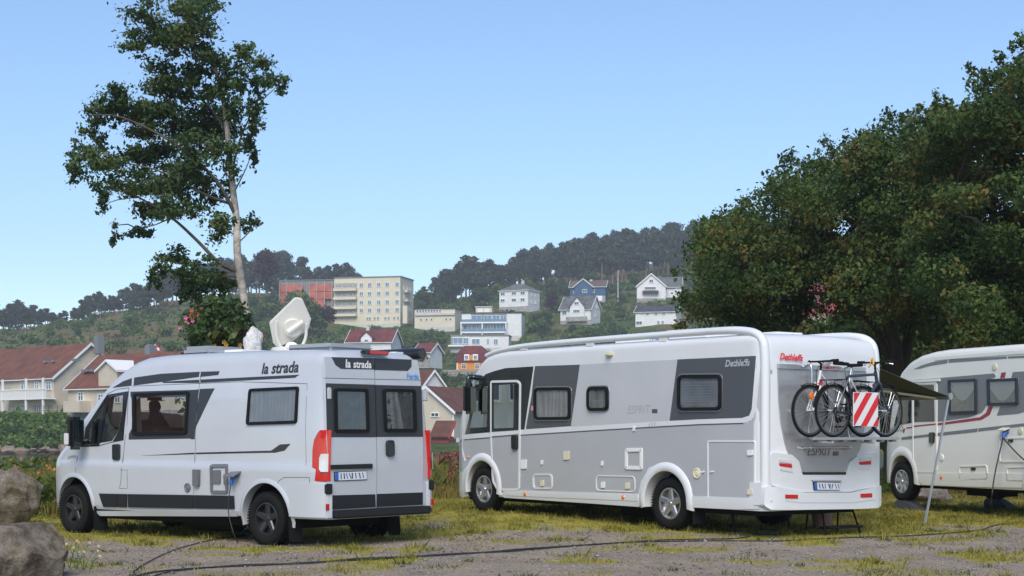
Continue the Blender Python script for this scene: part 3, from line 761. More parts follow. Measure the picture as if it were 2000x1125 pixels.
# interior: cab seat, table; wheel seen through the glass
for yy in (.42, -.42):
    st = MB().box((3.95, yy, 1.15), (.16, .5, .75)).box((4.2, yy, .98), (.5, .5, .12)).box((3.92, yy, 1.62), (.1, .26, .2)).build('cab_seat', mat('seat_cloth', (.03, .03, .034), .9), V.root, bevel=.05)
MB().box((3.05, .45, 1.22), (.5, .75, .04)).build('table', mat('table_top', (.3, .25, .2), .5), V.root)
sw = MB().lathe([(.19, -.015), (.2, 0), (.19, .015), (.175, 0)], (0, 0, 0), 'z', 24, closed=True).build('steering_wheel', black_matt, V.root, smooth=50); sw.location = (4.72, .42, 1.35); sw.rotation_euler = (0, R(-50), 0)
# roof: hatches, dish, awning case
def roof_box(name, px0, px1, yl, wy, hz, m, zb=2.47, **k):
    a = V.plane(px0, 685, 1, yl).x; b = V.plane(px1, 685, 1, yl).x
    return MB().box(((a + b) / 2, yl, zb + hz / 2), (abs(a - b), wy, hz)).build(name, m, V.root, bevel=min(.05, hz * .45))
grey_dome = mat('smoked_dome', (.3, .32, .35), .12, coat=.5)
roof_box('roof_hatch', 393, 445, .1, .7, .14, grey_dome); roof_box('roof_hatch', 440, 505, -.1, .6, .09, white_plastic)
roof_box('roof_hatch', 600, 690, .15, .8, .09, grey_dome)
MB().tube([(.12, -.93, 2.47), (3.4, -.93, 2.47)], .075, 14).build('awning_case', black_gloss, V.root, smooth=40)
MB().box((.45, -.8, 2.47), (.1, .2, .05)).box((2.9, -.8, 2.47), (.1, .2, .05)).build('awning_bracket', white_plastic, V.root)
dx = V.plane(572, 690, 1, 0).x
dish_w = mat('dish_white', (.68, .66, .6), .4)
ds = MB().prism([(dx + .3 * math.cos(t), .02 + .25 * math.sin(t)) for t in np.linspace(0, 6.28, 17)[:-1]], 2.49, 2.56).build('satellite_dish', dish_w, V.root, bevel=.015)
# panel seen from behind, tilted: build in a plane facing away, to the upper left
cpt = V.plane(*c2(232, 155), 1, .0)
nd = (V.I.to_3x3() @ Vector((-.25, .9, .38))).normalized(); rt = nd.cross(Vector((0, 0, 1))).normalized(); upv = rt.cross(nd).normalized()
def dpt(u, v_, d=0.): return cpt + rt * u + upv * v_ + nd * d
imr = V.I.to_3x3() @ Vector((1, 0, 0)); sg = 1 if rt.dot(imr) > 0 else -1
okt = [(-.5, -.0), (.08, .64), (.25, .62), (.49, .12), (.45, -.14), (.1, -.44), (-.28, -.62), (-.38, -.5)]
okt = [(u * sg * .56, v_ * .56) for u, v_ in okt]
MB().extr([dpt(u, v_) for u, v_ in okt], nd * .045).build('antenna_panel', dish_w, ds, bevel=.012)
mb = MB(); mb.tube([dpt(0.03 * sg, -.05, -.0), dpt(.03 * sg, -.05, -.06)], .12, 18); mb.build('backing_plate', dish_w, ds, smooth=40)
MB().tube([dpt(-.03 * sg, -.1, -.07), dpt(.16 * sg, .06, -.09)], .036, 10).build('feed_motor', dish_w, ds, smooth=40)
bx = Vector((dx, .02, 2.56))
q = [dpt(-.2 * sg, .05, -.06), dpt(-.18 * sg, -.18, -.08), dpt(-.07 * sg, -.36, -.1), dpt(.1 * sg, -.36, -.1), dpt(.2 * sg, -.18, -.08), dpt(.2 * sg, .02, -.06)]
MB().tube(catmull(q, 5), .022, 8).build('yoke', dish_w, ds, smooth=40)
MB().tube([dpt(.02 * sg, -.36, -.1), bx], [.06, .09], 10).build('mast', dish_w, ds, smooth=40)
# ---------------------------------------------------------------- the big grey and white motorhome
white_paint = mat('white_paint', (.65, .655, .66), .28, coat=.6, var=.03, vs=1.2, bump=.035, bs=2.5)
grey_paint = mat('grey_paint', (.39, .395, .41), .3, .0, .5, var=.04, vs=1.1, bump=.035, bs=2.5); lgrey_paint = mat('light_grey_paint', (.47, .475, .49), .28, .0, .5, var=.04, vs=1.1)
dark_foil = mat('dark_grey_foil', (.075, .08, .088), .3, coat=.4); rear_silver = mat('rear_silver', (.34, .34, .36), .28, .35, .6)
mh = Veh(MHM, 'motorhome'); V = mh
tag(V.root, 'long white and grey integrated motorhome with dark panels and a bicycle carrier on its tail', 'motorhome')
MBd = Body(([.25, .38, .45, 2.8], [1.12, 1.15, 1.165, 1.165]),
           ([0, .02, .05, .1, .16, .24, 5.6, 6.2, 6.6, 6.9, 7.1, 7.22, 7.3, 7.34], [.9, .93, .96, .98, .995, 1, 1, .992, .97, .935, .87, .79, .68, .55]),
           ([0, .03, .08, .16, .3, 5.6, 5.9, 6.15, 6.3, 6.5, 6.75, 7.0, 7.15, 7.25, 7.31, 7.34], [2.5, 2.62, 2.69, 2.73, 2.745, 2.73, 2.71, 2.66, 2.58, 2.4, 2.1, 1.72, 1.42, 1.15, .95, .85]),
           ([0, 6.6, 7.0, 7.34], [.39, .39, .33, .42]), .1, .1, ([0, 3], [0, 0]))
V.sy = MBd.sy
V.rx = lambda y, z: -.012 + .12 * max(0, (abs(y) - .95) / .22) ** 2 * .5
xs_ = [0, .015, .03, .055, .08, .12, .16, .24, .3] + list(np.arange(.6, 5.6, .25)) + list(np.arange(5.6, 7.0, .08)) + [7.0, 7.05, 7.1, 7.15, 7.19, 7.22, 7.26, 7.3, 7.32, 7.34]
body = loft([MBd.ring(x) for x in xs_]).build('body', white_paint, V.root)
fh = V.plane(*c3(207, 886), 1, 1.13); rh = V.plane(*c4(38, 920), 1, 1.13)
WR2 = [(rh.x, rh.z, .365), (fh.x, fh.z, .36)]
cut = []
for hx, hz, r in WR2:
    for s in (1, -1):
        pts = arc2((hx, hz + .03), .445, 0, 180, 20) + [(hx - .445, 0), (hx + .445, 0)]
        cut.append(tmp(MB().extr([(a, s * .78, b) for a, b in pts], (0, s * .6, 0)), black_matt))
for c in cut: c.parent = V.root
boolean(body, cut)
W = lambda n, pts, m, th=.004, **k: V.patch(n, pts, 's', m, th, **k)
# painted fields
W('lower_field', [(903, 858), (1000, 852), (1300, 833), (1462, 826), (1474, 814), (1484, 694), (1496, 693), (1496, 948), (1480, 973), (1383, 969), (1352, 969), (1346, 945), (1335, 922), (1318, 908), (1290, 904), (1268, 912), (1252, 940), (1247, 964), (1027, 958), (976, 955), (968, 925), (955, 905), (937, 897), (917, 903), (903, 920), (895, 922), (895, 866)], grey_paint, .003)
W('upper_field', [(1133, 712), (1324, 702), (1308, 823), (1115, 833)], lgrey_paint, .003)
W('dark_field', cc(c3, (222, 255), (270, 238), (330, 222), (484, 213), (434, 558), (250, 574), (108, 586), (133, 480), (188, 290)), mat('front_black', (.018, .022, .022), .18, coat=.5), .004)
W('dark_field', cc(c3, (493, 211), (738, 203), (690, 540), (443, 557)), dark_foil, .004)
W('dark_field', cc(c4, (90, 166), (507, 147), (481, 440), (466, 470), (432, 479), (48, 491)), dark_foil, .004)
V.ribbon('white_stripe', cc(c3, (488, 212), (470, 380), (438, 560)), 's', white_paint, .025, .006)
V.ribbon('white_stripe', cc(c3, (60, 618), (105, 600), (250, 588), (418, 576), (800, 552), (1209, 528)) + cc(c4, (200, 494), (430, 487), (472, 472), (490, 430), (516, 146)), 's', white_paint, .075, .006)
V.ribbon('dark_line', cc(c3, (105, 616), (250, 604), (418, 590), (800, 566), (1209, 542)) + cc(c4, (200, 507), (435, 500)), 's', dark_foil, .015, .007)
for k in range(3): V.ribbon('dash', cc(c3, (1118 + k * 14, 545), (1130 + k * 14, 520)), 's', grey_paint, .012, .009)
# windows on the side
def rwin(f, x0, y0, x1, y1, r=.1, **k):
    pts = cc(f, (x0, y0), (x1, y0 - 3), (x1, y1), (x0, y1 + 2))
    V.ring('window_trim', pts, 's', chrome, .02, .012, r=r)
    q = inset_poly(V.to2(pts, 's'), .018)
    fr = V.ring('window', q, 's', black_matt, .05, .04, r=r, px=False)
    q2 = inset_poly(round_poly(q, r), .04)
    V.patch('curtain', q2, 's', k.get('cur', curtain_m), .008, fr, px=False, wave=0. if 'blind' in k.get('cur', curtain_m).name else .012, wl=.11); V.patch('pane', q2, 's', glass_tint, .024, fr, px=False)
    return fr
cur2 = mat('pleated_blind', (.3, .3, .31), .9, var=.3, vs=4, bump=.3, bs=30)
rwin(c3, 488, 322, 696, 512, cur=mat('pale_curtain', (.42, .4, .4), .9, var=.3, vs=2.5)); rwin(c3, 778, 318, 903, 463)
w3 = rwin(c4, 90, 240, 328, 440, cur=cur2)
for k in range(11):
    V.ribbon('blind_pleat', cc(c4, (112, 262 + k * 14), (306, 260 + k * 14)), 's', lgrey_paint, .006, .0125, parent=w3)
# cab side glazing (it mirrors a house outside the picture)
q = cc(c3, (165, 312), (238, 305), (243, 574), (112, 584), (130, 520)); W('window_surround', q, black_gloss, .007)
W('cab_window', cc(c3, (186, 325), (232, 320), (230, 546), (137, 550)), glass_mirror, .012, r=.03)
dsh = W('cab_door', cc(c3, (256, 292), (396, 288), (414, 308), (407, 882), (396, 892), (292, 892), (264, 840), (255, 600)), grey_paint, .010)
W('door_upper', cc(c3, (258, 296), (394, 292), (408, 312), (407, 562), (257, 572)), _m['front_black'], .014, parent=dsh)
W('door_stripe', cc(c3, (257, 574), (407, 564), (407, 584), (257, 597)), white_paint, .014, parent=dsh)
W('door_line', cc(c3, (257, 598), (407, 585), (407, 590), (257, 603)), dark_foil, .014, parent=dsh)
W('door_window', cc(c3, (270, 317), (378, 310), (378, 550), (272, 553)), glass_mirror, .019, parent=dsh, r=.02)
W('door_window', cc(c3, (388, 312), (400, 316), (400, 548), (388, 550)), glass_dark, .019, parent=dsh)
V.ring('door_frame', cc(c3, (249, 289), (400, 285), (418, 304), (411, 886), (398, 897), (288, 897), (259, 845), (249, 600)), 's', white_paint, .045, .018, r=.06)
V.lump('door_handle', cc(c3, (373, 592), (403, 590), (403, 668), (375, 668)), 's', black_gloss, .05, .04, dsh)
V.ribbon('front_joint', cc(c3, (160, 275), (120, 480), (98, 610), (95, 670), (110, 735)), 's', white_paint, .03, .012, curve=4)
# skirt, arches
V.patch('skirt', [(985, 957), (1027, 958), (1247, 965), (1250, 990), (1150, 983), (985, 972)], 's', white_paint, .014, r=.01)
V.patch('skirt', [(1350, 969), (1383, 970), (1480, 974), (1484, 994), (1440, 995), (1352, 991)], 's', white_paint, .014, r=.01)
V.ribbon('skirt_groove', [(990, 968), (1247, 979)], 's', grey_paint, .008, .016)
for hx, hz, r in WR2:
    q = arc2((hx, hz + .03), .5, -12, 192, 30); vs = []; fs = []
    for a, b in q:
        k = Vector((a - hx, b - hz - .03)).normalized()
        for rr, of in ((.43, -.3), (.43, .02), (.45, .034), (.53, .03), (.56, -.003)):
            a2, b2 = hx + k.x * rr, hz + .03 + k.y * rr; vs.append((a2, V.sy(a2, max(.3, b2)) + of, b2))
    for i in range(len(q) - 1):
        for k in range(4): fs.append((i * 5 + k, i * 5 + k + 1, i * 5 + k + 6, i * 5 + k + 5))
    MB().add(vs, fs).build('wheel_arch', white_paint, V.root, smooth=50)
rim_silver = mat('silver_alloy', (.5, .5, .51), .28, .8)
for hx, hz, r in WR2:
    for s in (1, -1): V.wheel(hx, s * (1.02 if hx > 4 else 1.0), hz, r, rim_silver, 5, s, .23)
# fittings
L = lambda n, f, x0, y0, x1, y1, m, th=.02, r=.012, **k: V.lump(n, cc(f, (x0, y0), (x1, y0), (x1, y1), (x0, y1)), 's', m, th, r, **k)
L('water_cap', c3, 418, 725, 447, 775, white_plastic); L('socket_cap', c3, 652, 678, 682, 725, cream_plastic)
L('clip', c3, 527, 728, 537, 752, white_plastic); L('clip', c3, 858, 732, 868, 758, white_plastic); L('clip', c3, 1033, 540, 1043, 568, white_plastic)
L('warning_sticker', c3, 472, 430, 485, 455, mat('sticker', (.7, .25, .25), .5), .006, 0)
V.ring('fridge_vent', cc(c3, (988, 661), (1085, 659), (1085, 783), (988, 780)), 's', white_plastic, .06, .02, r=.03)
h1 = V.ring('locker_flap', cc(c3, (480, 802), (590, 802), (592, 888), (482, 886)), 's', white_plastic, .016, .012, r=.08)
L('lock', c3, 525, 838, 543, 870, cream_plastic, parent=h1)
V.ring('locker_flap', cc(c3, (486, 808), (584, 808), (586, 881), (488, 879)), 's', white_plastic, .010, .010, r=.07)
h2 = V.ring('locker_flap', cc(c3, (827, 810), (1043, 814), (1046, 904), (829, 897)), 's', white_plastic, .016, .012, r=.08)
L('lock', c3, 858, 847, 877, 880, white_plastic, parent=h2); L('lock', c3, 992, 850, 1012, 885, cream_plastic, parent=h2)
g1 = V.ring('garage_door', cc(c4, (247, 590), (492, 590), (500, 602), (496, 908), (484, 919), (262, 913), (248, 895)), 's', white_plastic, .02, .012, r=.03)
L('lock', c4, 458, 640, 487, 668, white_plastic, parent=g1); L('lock', c4, 458, 845, 487, 873, cream_plastic, parent=g1)
L('garage_sill', c4, 262, 890, 486, 912, white_paint, .008, parent=g1); L('latch', c4, 262, 750, 280, 757, white_plastic, parent=g1); L('latch', c4, 218, 750, 232, 758, white_plastic)
q = V.side(c4(192, 762)); MB().lathe([(0, .02), (.03, .022), (.045, .01), (.06, .02), (.075, .015), (.078, -.01)], (q[0], V.sy(*q), q[1]), 'y', 20).build('flue_cap', cream_plastic, V.root, smooth=40)
for f, u, v_ in ((c3, 440, 912), (c3, 980, 931), (c4, 540, 915), (c3, 128, 710)):
    q = V.side(f(u, v_)); k = .6 if u == 128 else 1
    MB().lathe([(0, .028), (.03 * k, .022), (.045 * k, -.01)], (q[0], V.sy(*q), q[1]), 'y', 14).build('marker_lamp', orange_lens, V.root, smooth=60)
q = V.side(c3(905, 145)); MB().box((q[0], V.sy(*q) + .03, q[1]), (.13, .08, .06)).build('awning_lamp', cream_plastic, V.root, bevel=.015)
V.text('ESPRIT', c3(1002, 471), c3(1128, 466), 's', grey_paint, shear=.25, thick=.006); L('badge', c3, 1136, 447, 1165, 469, dark_foil, .006, 0)
V.text('Dethleffs', c4(340, 204), c4(470, 198), 's', grey_paint, shear=.25, thick=.008, bold=.03)
# mirror arm
q0 = V.side(c3(222, 285)); A = Vector((q0[0], 1.08, q0[1] + .02))
q1 = V.plane(*c3(130, 390), 1, 1.3)
ma = MB().tube(catmull([A, A + Vector((.25, .12, .02)), Vector((q1.x + .02, 1.3, q1.z + .34)), Vector((q1.x, 1.3, q1.z + .2))], 5), .045, 8).build('mirror', black_gloss, V.root, smooth=50)
MB().box((q1.x, 1.3, q1.z), (.15, .2, .5)).build('mirror_head', black_gloss, ma, bevel=.05)
MB().box((q1.x - .08, 1.3, q1.z - .02), (.012, .16, .38)).build('mirror_glass', _m['mirror'], ma)
MB().box((A.x, 1.1, A.z), (.16, .1, .1)).build('mirror_foot', black_gloss, ma, bevel=.02)
# windscreen
mb = MB(); vs = []; fs = []
for i, x in enumerate(np.linspace(6.34, 7.08, 9)):
    for j, y in enumerate(np.linspace(-.96, .96, 13)):
        zt = interp(x, *MBd.top); yy = y * (interp(x, *MBd.plan)); vs.append((x + .012, yy, zt + .03 - .0 * abs(y)))
for i in range(8):
    for j in range(12): fs.append((i * 13 + j, i * 13 + j + 1, i * 13 + j + 14, i * 13 + j + 13))
MB().add(vs, fs).build('windscreen', glass_dark, V.root, smooth=60)
# rear end
D = lambda n, pts, m, th, **k: V.patch(n, pts, 'r', m, th, **k)
D('rear_panel', cc(c4, (613, 212), (840, 222), (1075, 230), (1072, 400), (1062, 540), (1040, 640), (1020, 672), (988, 692), (962, 757), (735, 757), (717, 702), (672, 672), (650, 600), (630, 500), (618, 380)), rear_silver, .012, r=.02)
D('top_rail', cc(c4, (612, 189), (1066, 209), (1066, 229), (612, 213)), chrome, .03)
D('dark_strip', cc(c4, (733, 755), (963, 755), (962, 769), (736, 770)), black_gloss, .03)
D('bumper_upper', cc(c4, (572, 652), (680, 664), (718, 700), (735, 770), (962, 770), (985, 700), (1022, 672), (1128, 655), (1132, 826), (985, 858), (735, 860), (575, 826)), white_paint, .03, r=.03)
bumper = D('bumper', cc(c4, (532, 828), (600, 832), (735, 862), (985, 862), (1138, 823), (1139, 928), (1120, 943), (1000, 948), (720, 952), (560, 952), (528, 930)), white_paint, .06, r=.03)
MB().box((.16, 1.1, .62), (.34, .15, .42)).build('bumper_corner', white_paint, V.root, bevel=.06); MB().box((.16, -1.1, .6), (.34, .15, .42)).build('bumper_corner', white_paint, V.root, bevel=.06)
for (x0, x1, sk) in ((608, 674, 1), (1032, 1093, -1)):
    for i, (y0, m) in enumerate(((686, clear_lens), (708, red_lens), (731, clear_lens))):
        dxx = i * 3 * sk; dy = 6 * sk
        D('lamp_strip', cc(c4, (x0 + dxx, y0 - 3 * (1 - sk)), (x1 + dxx, y0 + dy - 3 * (1 - sk)), (x1 + dxx + 2, y0 + 19 + dy - 3 * (1 - sk)), (x0 + 3 + dxx, y0 + 15 - 3 * (1 - sk))), m, .038, r=.012)
D('reflector', cc(c4, (634, 872), (700, 873), (700, 893), (635, 892)), red_lens, .068, parent=bumper); D('reflector', cc(c4, (1028, 868), (1088, 865), (1088, 886), (1029, 888)), red_lens, .068, parent=bumper)
V.ribbon('bumper_groove', cc(c4, (560, 905), (640, 905), (720, 915), (985, 915), (1060, 905), (1135, 895)), 'r', lgrey_paint, .012, .062, parent=bumper)
D('plate_lamp', cc(c4, (778, 795), (930, 796), (935, 803), (782, 803)), grey_paint, .055)
plate(V, cc(c4, (787, 806), (927, 808), (928, 850), (791, 850)), V.root, .045, 5)
V.text('Dethleffs', c4(622, 165), c4(743, 175), 'r', logo_red, shear=.25, thick=.01, bold=.03)
V.text('ESPRIT', c4(765, 668), c4(892, 669), 'r', dark_foil, shear=.25, thick=.016); D('badge', cc(c4, (900, 648), (928, 648), (926, 670), (898, 670)), dark_foil, .018)
MB().box((-.02, .2, .6), (.01, .01, .01)).build('drain_screw', black_matt, V.root)
for s in (1, -1):
    D('marker_lamp', [(s * 1.04, 2.22), (s * 1.1, 2.22), (s * 1.1, 2.26), (s * 1.04, 2.26)], chrome, .012, px=False, r=.01)
# roof rails that sweep down into the rear corners
for s in (1, -1):
    y = s * 1.12
    pr = [(6.2, 2.66), (5.9, 2.72), (5.3, 2.77), (4.0, 2.795), (1.5, 2.81), (.8, 2.81), (.45, 2.79), (.22, 2.74), (.1, 2.64), (.065, 2.48), (.055, 2.2), (.055, 1.6), (.055, .6)]
    q = [Vector((a, s * (1.12 if a > .5 else 1.1), b)) for a, b in pr]
    MB().tube(catmull(q, 5), [.036 + .03 * min(1, k / 45) for k in range(61)], 12).build('roof_rail', white_paint, V.root, smooth=50)
    for a in (5.2, 3.6, 2.0): MB().box((a, y, 2.75), (.18, .05, .1)).build('rail_foot', white_paint, V.root, bevel=.01)
ac = MB().box((2.2, .2, 2.83), (.95, .65, .18)).build('air_conditioner', white_plastic, V.root, bevel=.05)
MB().box((3.6, .1, 2.78), (.7, .6, .1)).build('roof_hatch', white_plastic, V.root, bevel=.04); MB().box((1.1, -.1, 2.78), (.8, .6, .1)).build('roof_hatch', white_plastic, V.root, bevel=.04)
sy0 = V.sy; V.sy = lambda x, z: .525; V.text('telair', (1268, 668.5), (1303, 667), 's', logo_blue, parent=ac, thick=.006); V.sy = sy0
# underside, rear steadies
MB().box((3.6, 0, .36), (6.6, 1.9, .1)).box((2.9, .4, .26), (1.1, .5, .16)).build('underbody', black_matt, V.root)
MB().tube([(rh.x, -1, rh.z), (rh.x, 1, rh.z)], .05, 8).build('axle', black_matt, V.root)
for y in (.55, -.55): MB().tube([(1.25, y, .4), (1.15, y, .06)], .02, 8).box((1.15, y, .05), (.12, .1, .02)).build('steady_leg', plastic_dark, V.root)
for hx in (1.38,): MB().extr([(hx, .9, .42), (hx, 1.13, .42), (hx, 1.13, .16), (hx, .9, .16)], (.02, 0, 0)).build('mud_flap', rubber, V.root)
# awning, rolled out on the far side
canvas = mat('awning_canvas', (.06, .072, .06), .85, var=.2, vs=8)
aw = MB(); n = 8; vs = []; fs = []
tip = V.plane(1853, 774, 0, .8); yT, zT = tip.y, tip.z
for i in range(n + 1):
    t = i / n; y = -1.2 + (yT + 1.2) * t; z = 2.62 + (zT - 2.62) * t - .02 * math.sin(math.pi * t)
    for x in (.8, 4.4): vs.append((x, y, z))
for i in range(n): fs.append((i * 2, i * 2 + 1, i * 2 + 3, i * 2 + 2))
m2 = MB().add(vs, fs).build('awning', canvas, V.root, smooth=60)
so = m2.modifiers.new('s', 'SOLIDIFY'); so.thickness = .006
MB().box((2.6, yT - .03, zT), (3.66, .09, .1)).build('awning_rail', chrome, m2, bevel=.015)
MB().tube([(1.0, -1.25, 2.5), (1.9, (yT - 1.2) / 2, (2.5 + zT) / 2 - .08), (1.05, yT, zT - .02)], .03, 8).build('awning_arm', chrome, m2)
MB().tube([(.6, -1.26, 2.66), (4.6, -1.26, 2.66)], .08, 12).build('awning_case', white_paint, m2, smooth=40)
b = V.I @ P(1805, 1027, 25.1); MB().tube([(.82, yT - .03, zT), (b.x, b.y, b.z - .03)], .02, 8).build('awning_leg', chrome, m2)
e2 = V.I @ Vector((0, 0, 0)); MB().tube([(4.35, yT - .03, zT), (4.3, yT + .05, .05)], .02, 8).build('awning_leg', chrome, m2)
# bicycle carrier
cz = V.plane(*c7(900, 930), 0, -.45).z
for x in (-.2, -.47):
    yl = V.plane(*c7(440, 930), 0, x).y; yr = V.plane(*c7(1340, 940), 0, x).y
    MB().box((x, (yl + yr) / 2, cz), (.07, abs(yl - yr), .035)).build('carrier_rail', chrome, V.root, bevel=.008)
    for k in range(7): MB().box((x, yl + (yr - yl) * (k + .5) / 7, cz - .03), (.1, .05, .03)).build('rail_clamp', plastic_grey, V.root)
for y in (.45, -.35):
    zt_ = V.rear(c4(845, 210))[1]
    MB().tube(catmull([(-.04, y, zt_), (-.14, y, zt_ + .03), (-.17, y, zt_ - .1), (-.16, y, 1.7), (-.14, y, cz), (-.55, y, cz - .05)], 4), .016, 8).build('carrier_frame', chrome, V.root, smooth=50)
MB().tube([(-.14, .5, cz - .12), (-.14, -.4, cz - .12)], .016, 8).build('carrier_frame', chrome, V.root, smooth=50)
for y in (.45, -.35): MB().tube([(.0, y, cz - .14), (-.16, y, cz - .12)], .02, 8).build('carrier_bracket', chrome, V.root)
q = V.rear(c4(855, 185)); cm = MB().box((-.06, q[0], q[1]), (.1, .08, .08)).build('rear_camera', chrome, V.root, bevel=.015)
D('brake_lamp', cc(c4, (838, 206), (900, 208), (900, 216), (838, 214)), red_lens, .036)

# ---------------------------------------------------------------- bicycles
def bicycle(name, label, frame_m, veh, x, y0, z0, dirn, fork_m=None, rack=True, step=False, tilt=0.):
    root = empty(name); root.matrix_world = veh.M @ Matrix.Translation((x, y0, z0)) @ Matrix.Rotation(R(90) * dirn, 4, 'Z')
    loc, rot, _ = (veh.M @ Matrix.Translation((x, y0, z0)) @ Matrix.Rotation(R(90) * dirn, 4, 'Z')).decompose()
    root.location = loc; root.rotation_euler = rot.to_euler()
    tag(root, label, 'bicycle', 'bicycles on the rear carrier')
    fm = fork_m or frame_m; wb = 1.06; r = .335
    def T(n, pts, rad, m, par=root, k=8): return MB().tube(pts, rad, k).build(n, m, par, smooth=50)
    for s, nm in ((0, 'wheel'), (wb, 'wheel')):
        ty = MB().lathe([(r + .018 * math.cos(t), .018 * math.sin(t)) for t in np.linspace(0, 6.283, 9)[:-1]], (s, 0, 0), 'y', 40, closed=True).build('wheel', rubber, root, smooth=60)
        MB().lathe([(r - .016, -.01), (r - .016, .01), (r - .038, .006), (r - .038, -.006)], (s, 0, 0), 'y', 36, closed=True).build('rim', mat('bike_rim', (.12, .12, .125), .35, .6), ty)
        mb = MB(); mb.tube([(s, -.045, 0), (s, .045, 0)], .022, 8)
        for k in range(28):
            a = 2 * math.pi * k / 28; b = a + (.5 if k % 2 else -.5); yy = .03 if (k // 2) % 2 else -.03
            mb.tube([(s + .02 * math.cos(b), yy, .02 * math.sin(b)), (s + (r - .03) * math.cos(a), 0, (r - .03) * math.sin(a))], .0022, 3, cap=False)
        mb.build('spokes', chrome, ty)
    bb = (.43, 0, -.06); st = (.27, 0, .46); ht = (.86, 0, .50); hb = (.89, 0, .37)
    if step: st = (.27, 0, .44); T('frame_tube', catmull([ht, (.6, 0, .3), (.32, 0, .2)], 4), .019, frame_m); T('frame_tube', [hb, bb], .02, frame_m)
    else: T('frame_tube', [st, ht], .019, frame_m); T('frame_tube', [hb, bb], .023, frame_m)
    T('frame_tube', [bb, st], .018, frame_m); T('frame_tube', [(.85, 0, .54), (.9, 0, .34)], .024, frame_m)
    for s in (-1, 1):
        T('frame_tube', [(.0, s * .065, 0), (.4, s * .03, -.055)], .011, frame_m); T('frame_tube', [(.0, s * .065, 0), (.275, s * .03, .43)], .01, frame_m)
        T('fork', [(.895, s * .05, .36), (.96, s * .055, .2), (wb, s * .055, 0)], .014, fm)
    T('fork', [(.9, -.05, .37), (.9, .05, .37)], .02, fm)
    T('seat_post', [st, (.235, 0, .58)], .014, chrome)
    sd = MB(); pl = [(.33, 0, .6), (.3, .02, .605), (.2, .03, .605), (.12, .075, .61), (.06, .07, .61), (.04, 0, .61), (.06, -.07, .61), (.12, -.075, .61), (.2, -.03, .605), (.3, -.02, .605)]
    sd.extr(pl, (0, 0, .045)); sd.build('saddle', black_matt, root, bevel=.012)
    T('stem', [(.855, 0, .52), (.84, 0, .63), (.9, 0, .66)], .016, black_matt)
    hbr = T('handlebar', catmull([(.84, .3, .67), (.87, .2, .665), (.9, 0, .66), (.87, -.2, .665), (.84, -.3, .67)], 4), .013, black_matt)
    for s in (-1, 1):
        MB().tube([(.84, s * .3, .67), (.855, s * .19, .667)], .019, 8).build('grip', rubber, hbr, smooth=50); MB().tube([(.87, s * .17, .65), (.92, s * .25, .63)], .008, 6).build('brake_lever', chrome, hbr)
    T('brake_cable', catmull([(.9, .12, .66), (.98, .05, .55), (.93, 0, .4), (.96, .03, .2)], 4), .004, black_matt, k=5)
    cr = MB().lathe([(.095, -.004), (.1, 0), (.095, .004), (.03, .004), (.03, -.004)], (bb[0], -.06, bb[2]), 'y', 28, closed=True).build('chainring', black_matt, root)
    MB().tube([(.43, -.075, -.06), (.33, -.085, -.2)], .011, 6).build('crank', chrome, cr); MB().tube([(.43, .075, -.06), (.53, .085, .08)], .011, 6).build('crank', chrome, cr)
    MB().box((.32, -.13, -.21), (.09, .09, .02)).build('pedal', black_matt, cr); MB().box((.54, .13, .09), (.09, .09, .02)).build('pedal', black_matt, cr)
    T('chain', [(.43, -.06, .035), (0, -.05, .045)], .005, black_matt, k=5); T('chain', [(.43, -.06, -.155), (.03, -.05, -.06), (0, -.05, -.045)], .005, black_matt, k=5)
    MB().lathe([(.02, -.05), (.05, -.055), (.05, -.035), (.02, -.03)], (0, 0, 0), 'y', 16, closed=True).build('cassette', mat('cassette', (.06, .06, .06), .4, .7), root)
    for s0 in (0, wb):
        a0, a1 = (30, 175) if s0 == 0 else (60, 170)
        pts = [(s0 + .365 * math.cos(R(a)), .365 * math.sin(R(a))) for a in np.linspace(a0, a1, 14)]
        vs = [(a, y, b) for a, b in pts for y in (-.025, 0, .025)]
        vs = [(a, y, b + (.006 if abs(y) < .01 else 0)) for a, y, b in vs]
        MB().add(vs, [(i * 3 + k, i * 3 + k + 1, i * 3 + k + 4, i * 3 + k + 3) for i in range(13) for k in range(2)]).build('mudguard', black_matt, root, smooth=60)
    if rack:
        rk = MB()
        for y in (-.06, 0, .06): rk.tube([(-.2, y, .40), (.2, y, .42)], .006, 6)
        for x_ in (-.2, -.05, .12): rk.tube([(x_, -.06, .405), (x_, .06, .405)], .006, 6)
        for s in (-1, 1): rk.tube([(-.05, s * .07, .41), (0, s * .07, .02)], .005, 6)
        rk.build('luggage_rack', black_matt, root)
    MB().lathe([(0, .01), (.03, .008), (.035, 0)], (-.24, 0, .36), 'x', 12).build('rear_light', red_lens, root)
    return root
p = V.plane(*c7(668, 650), 0, -.47); pf = V.plane(*c7(430, 655), 0, -.2)
navy = mat('navy_frame', (.025, .03, .055), .25, coat=.6); wfr = mat('white_frame', (.62, .62, .62), .25, coat=.6)
B1 = bicycle('bicycle', 'navy blue bicycle with black luggage rack and amber strap on its handlebar', navy, V, -.47, p.y, cz + .37, -1)
B2 = bicycle('bicycle', 'white and red bicycle standing between the navy one and the motorhome', wfr, V, -.2, pf.y - 1.06, cz + .37, 1, step=True)
hb_ = [o for o in B1.children if o.name.startswith('handlebar')][0]
MB().tube([(.86, .12, .6), (.9, .1, .69), (.86, .05, .72), (.84, .02, .62)], .014, 6).build('strap', mat('amber_strap', (.6, .3, .05), .6), hb_, smooth=50)
MB().lathe([(0, .012), (.045, .01), (.05, 0)], (1.06, .03, .2), 'y', 12).build('spoke_reflector', orange_lens, B2)
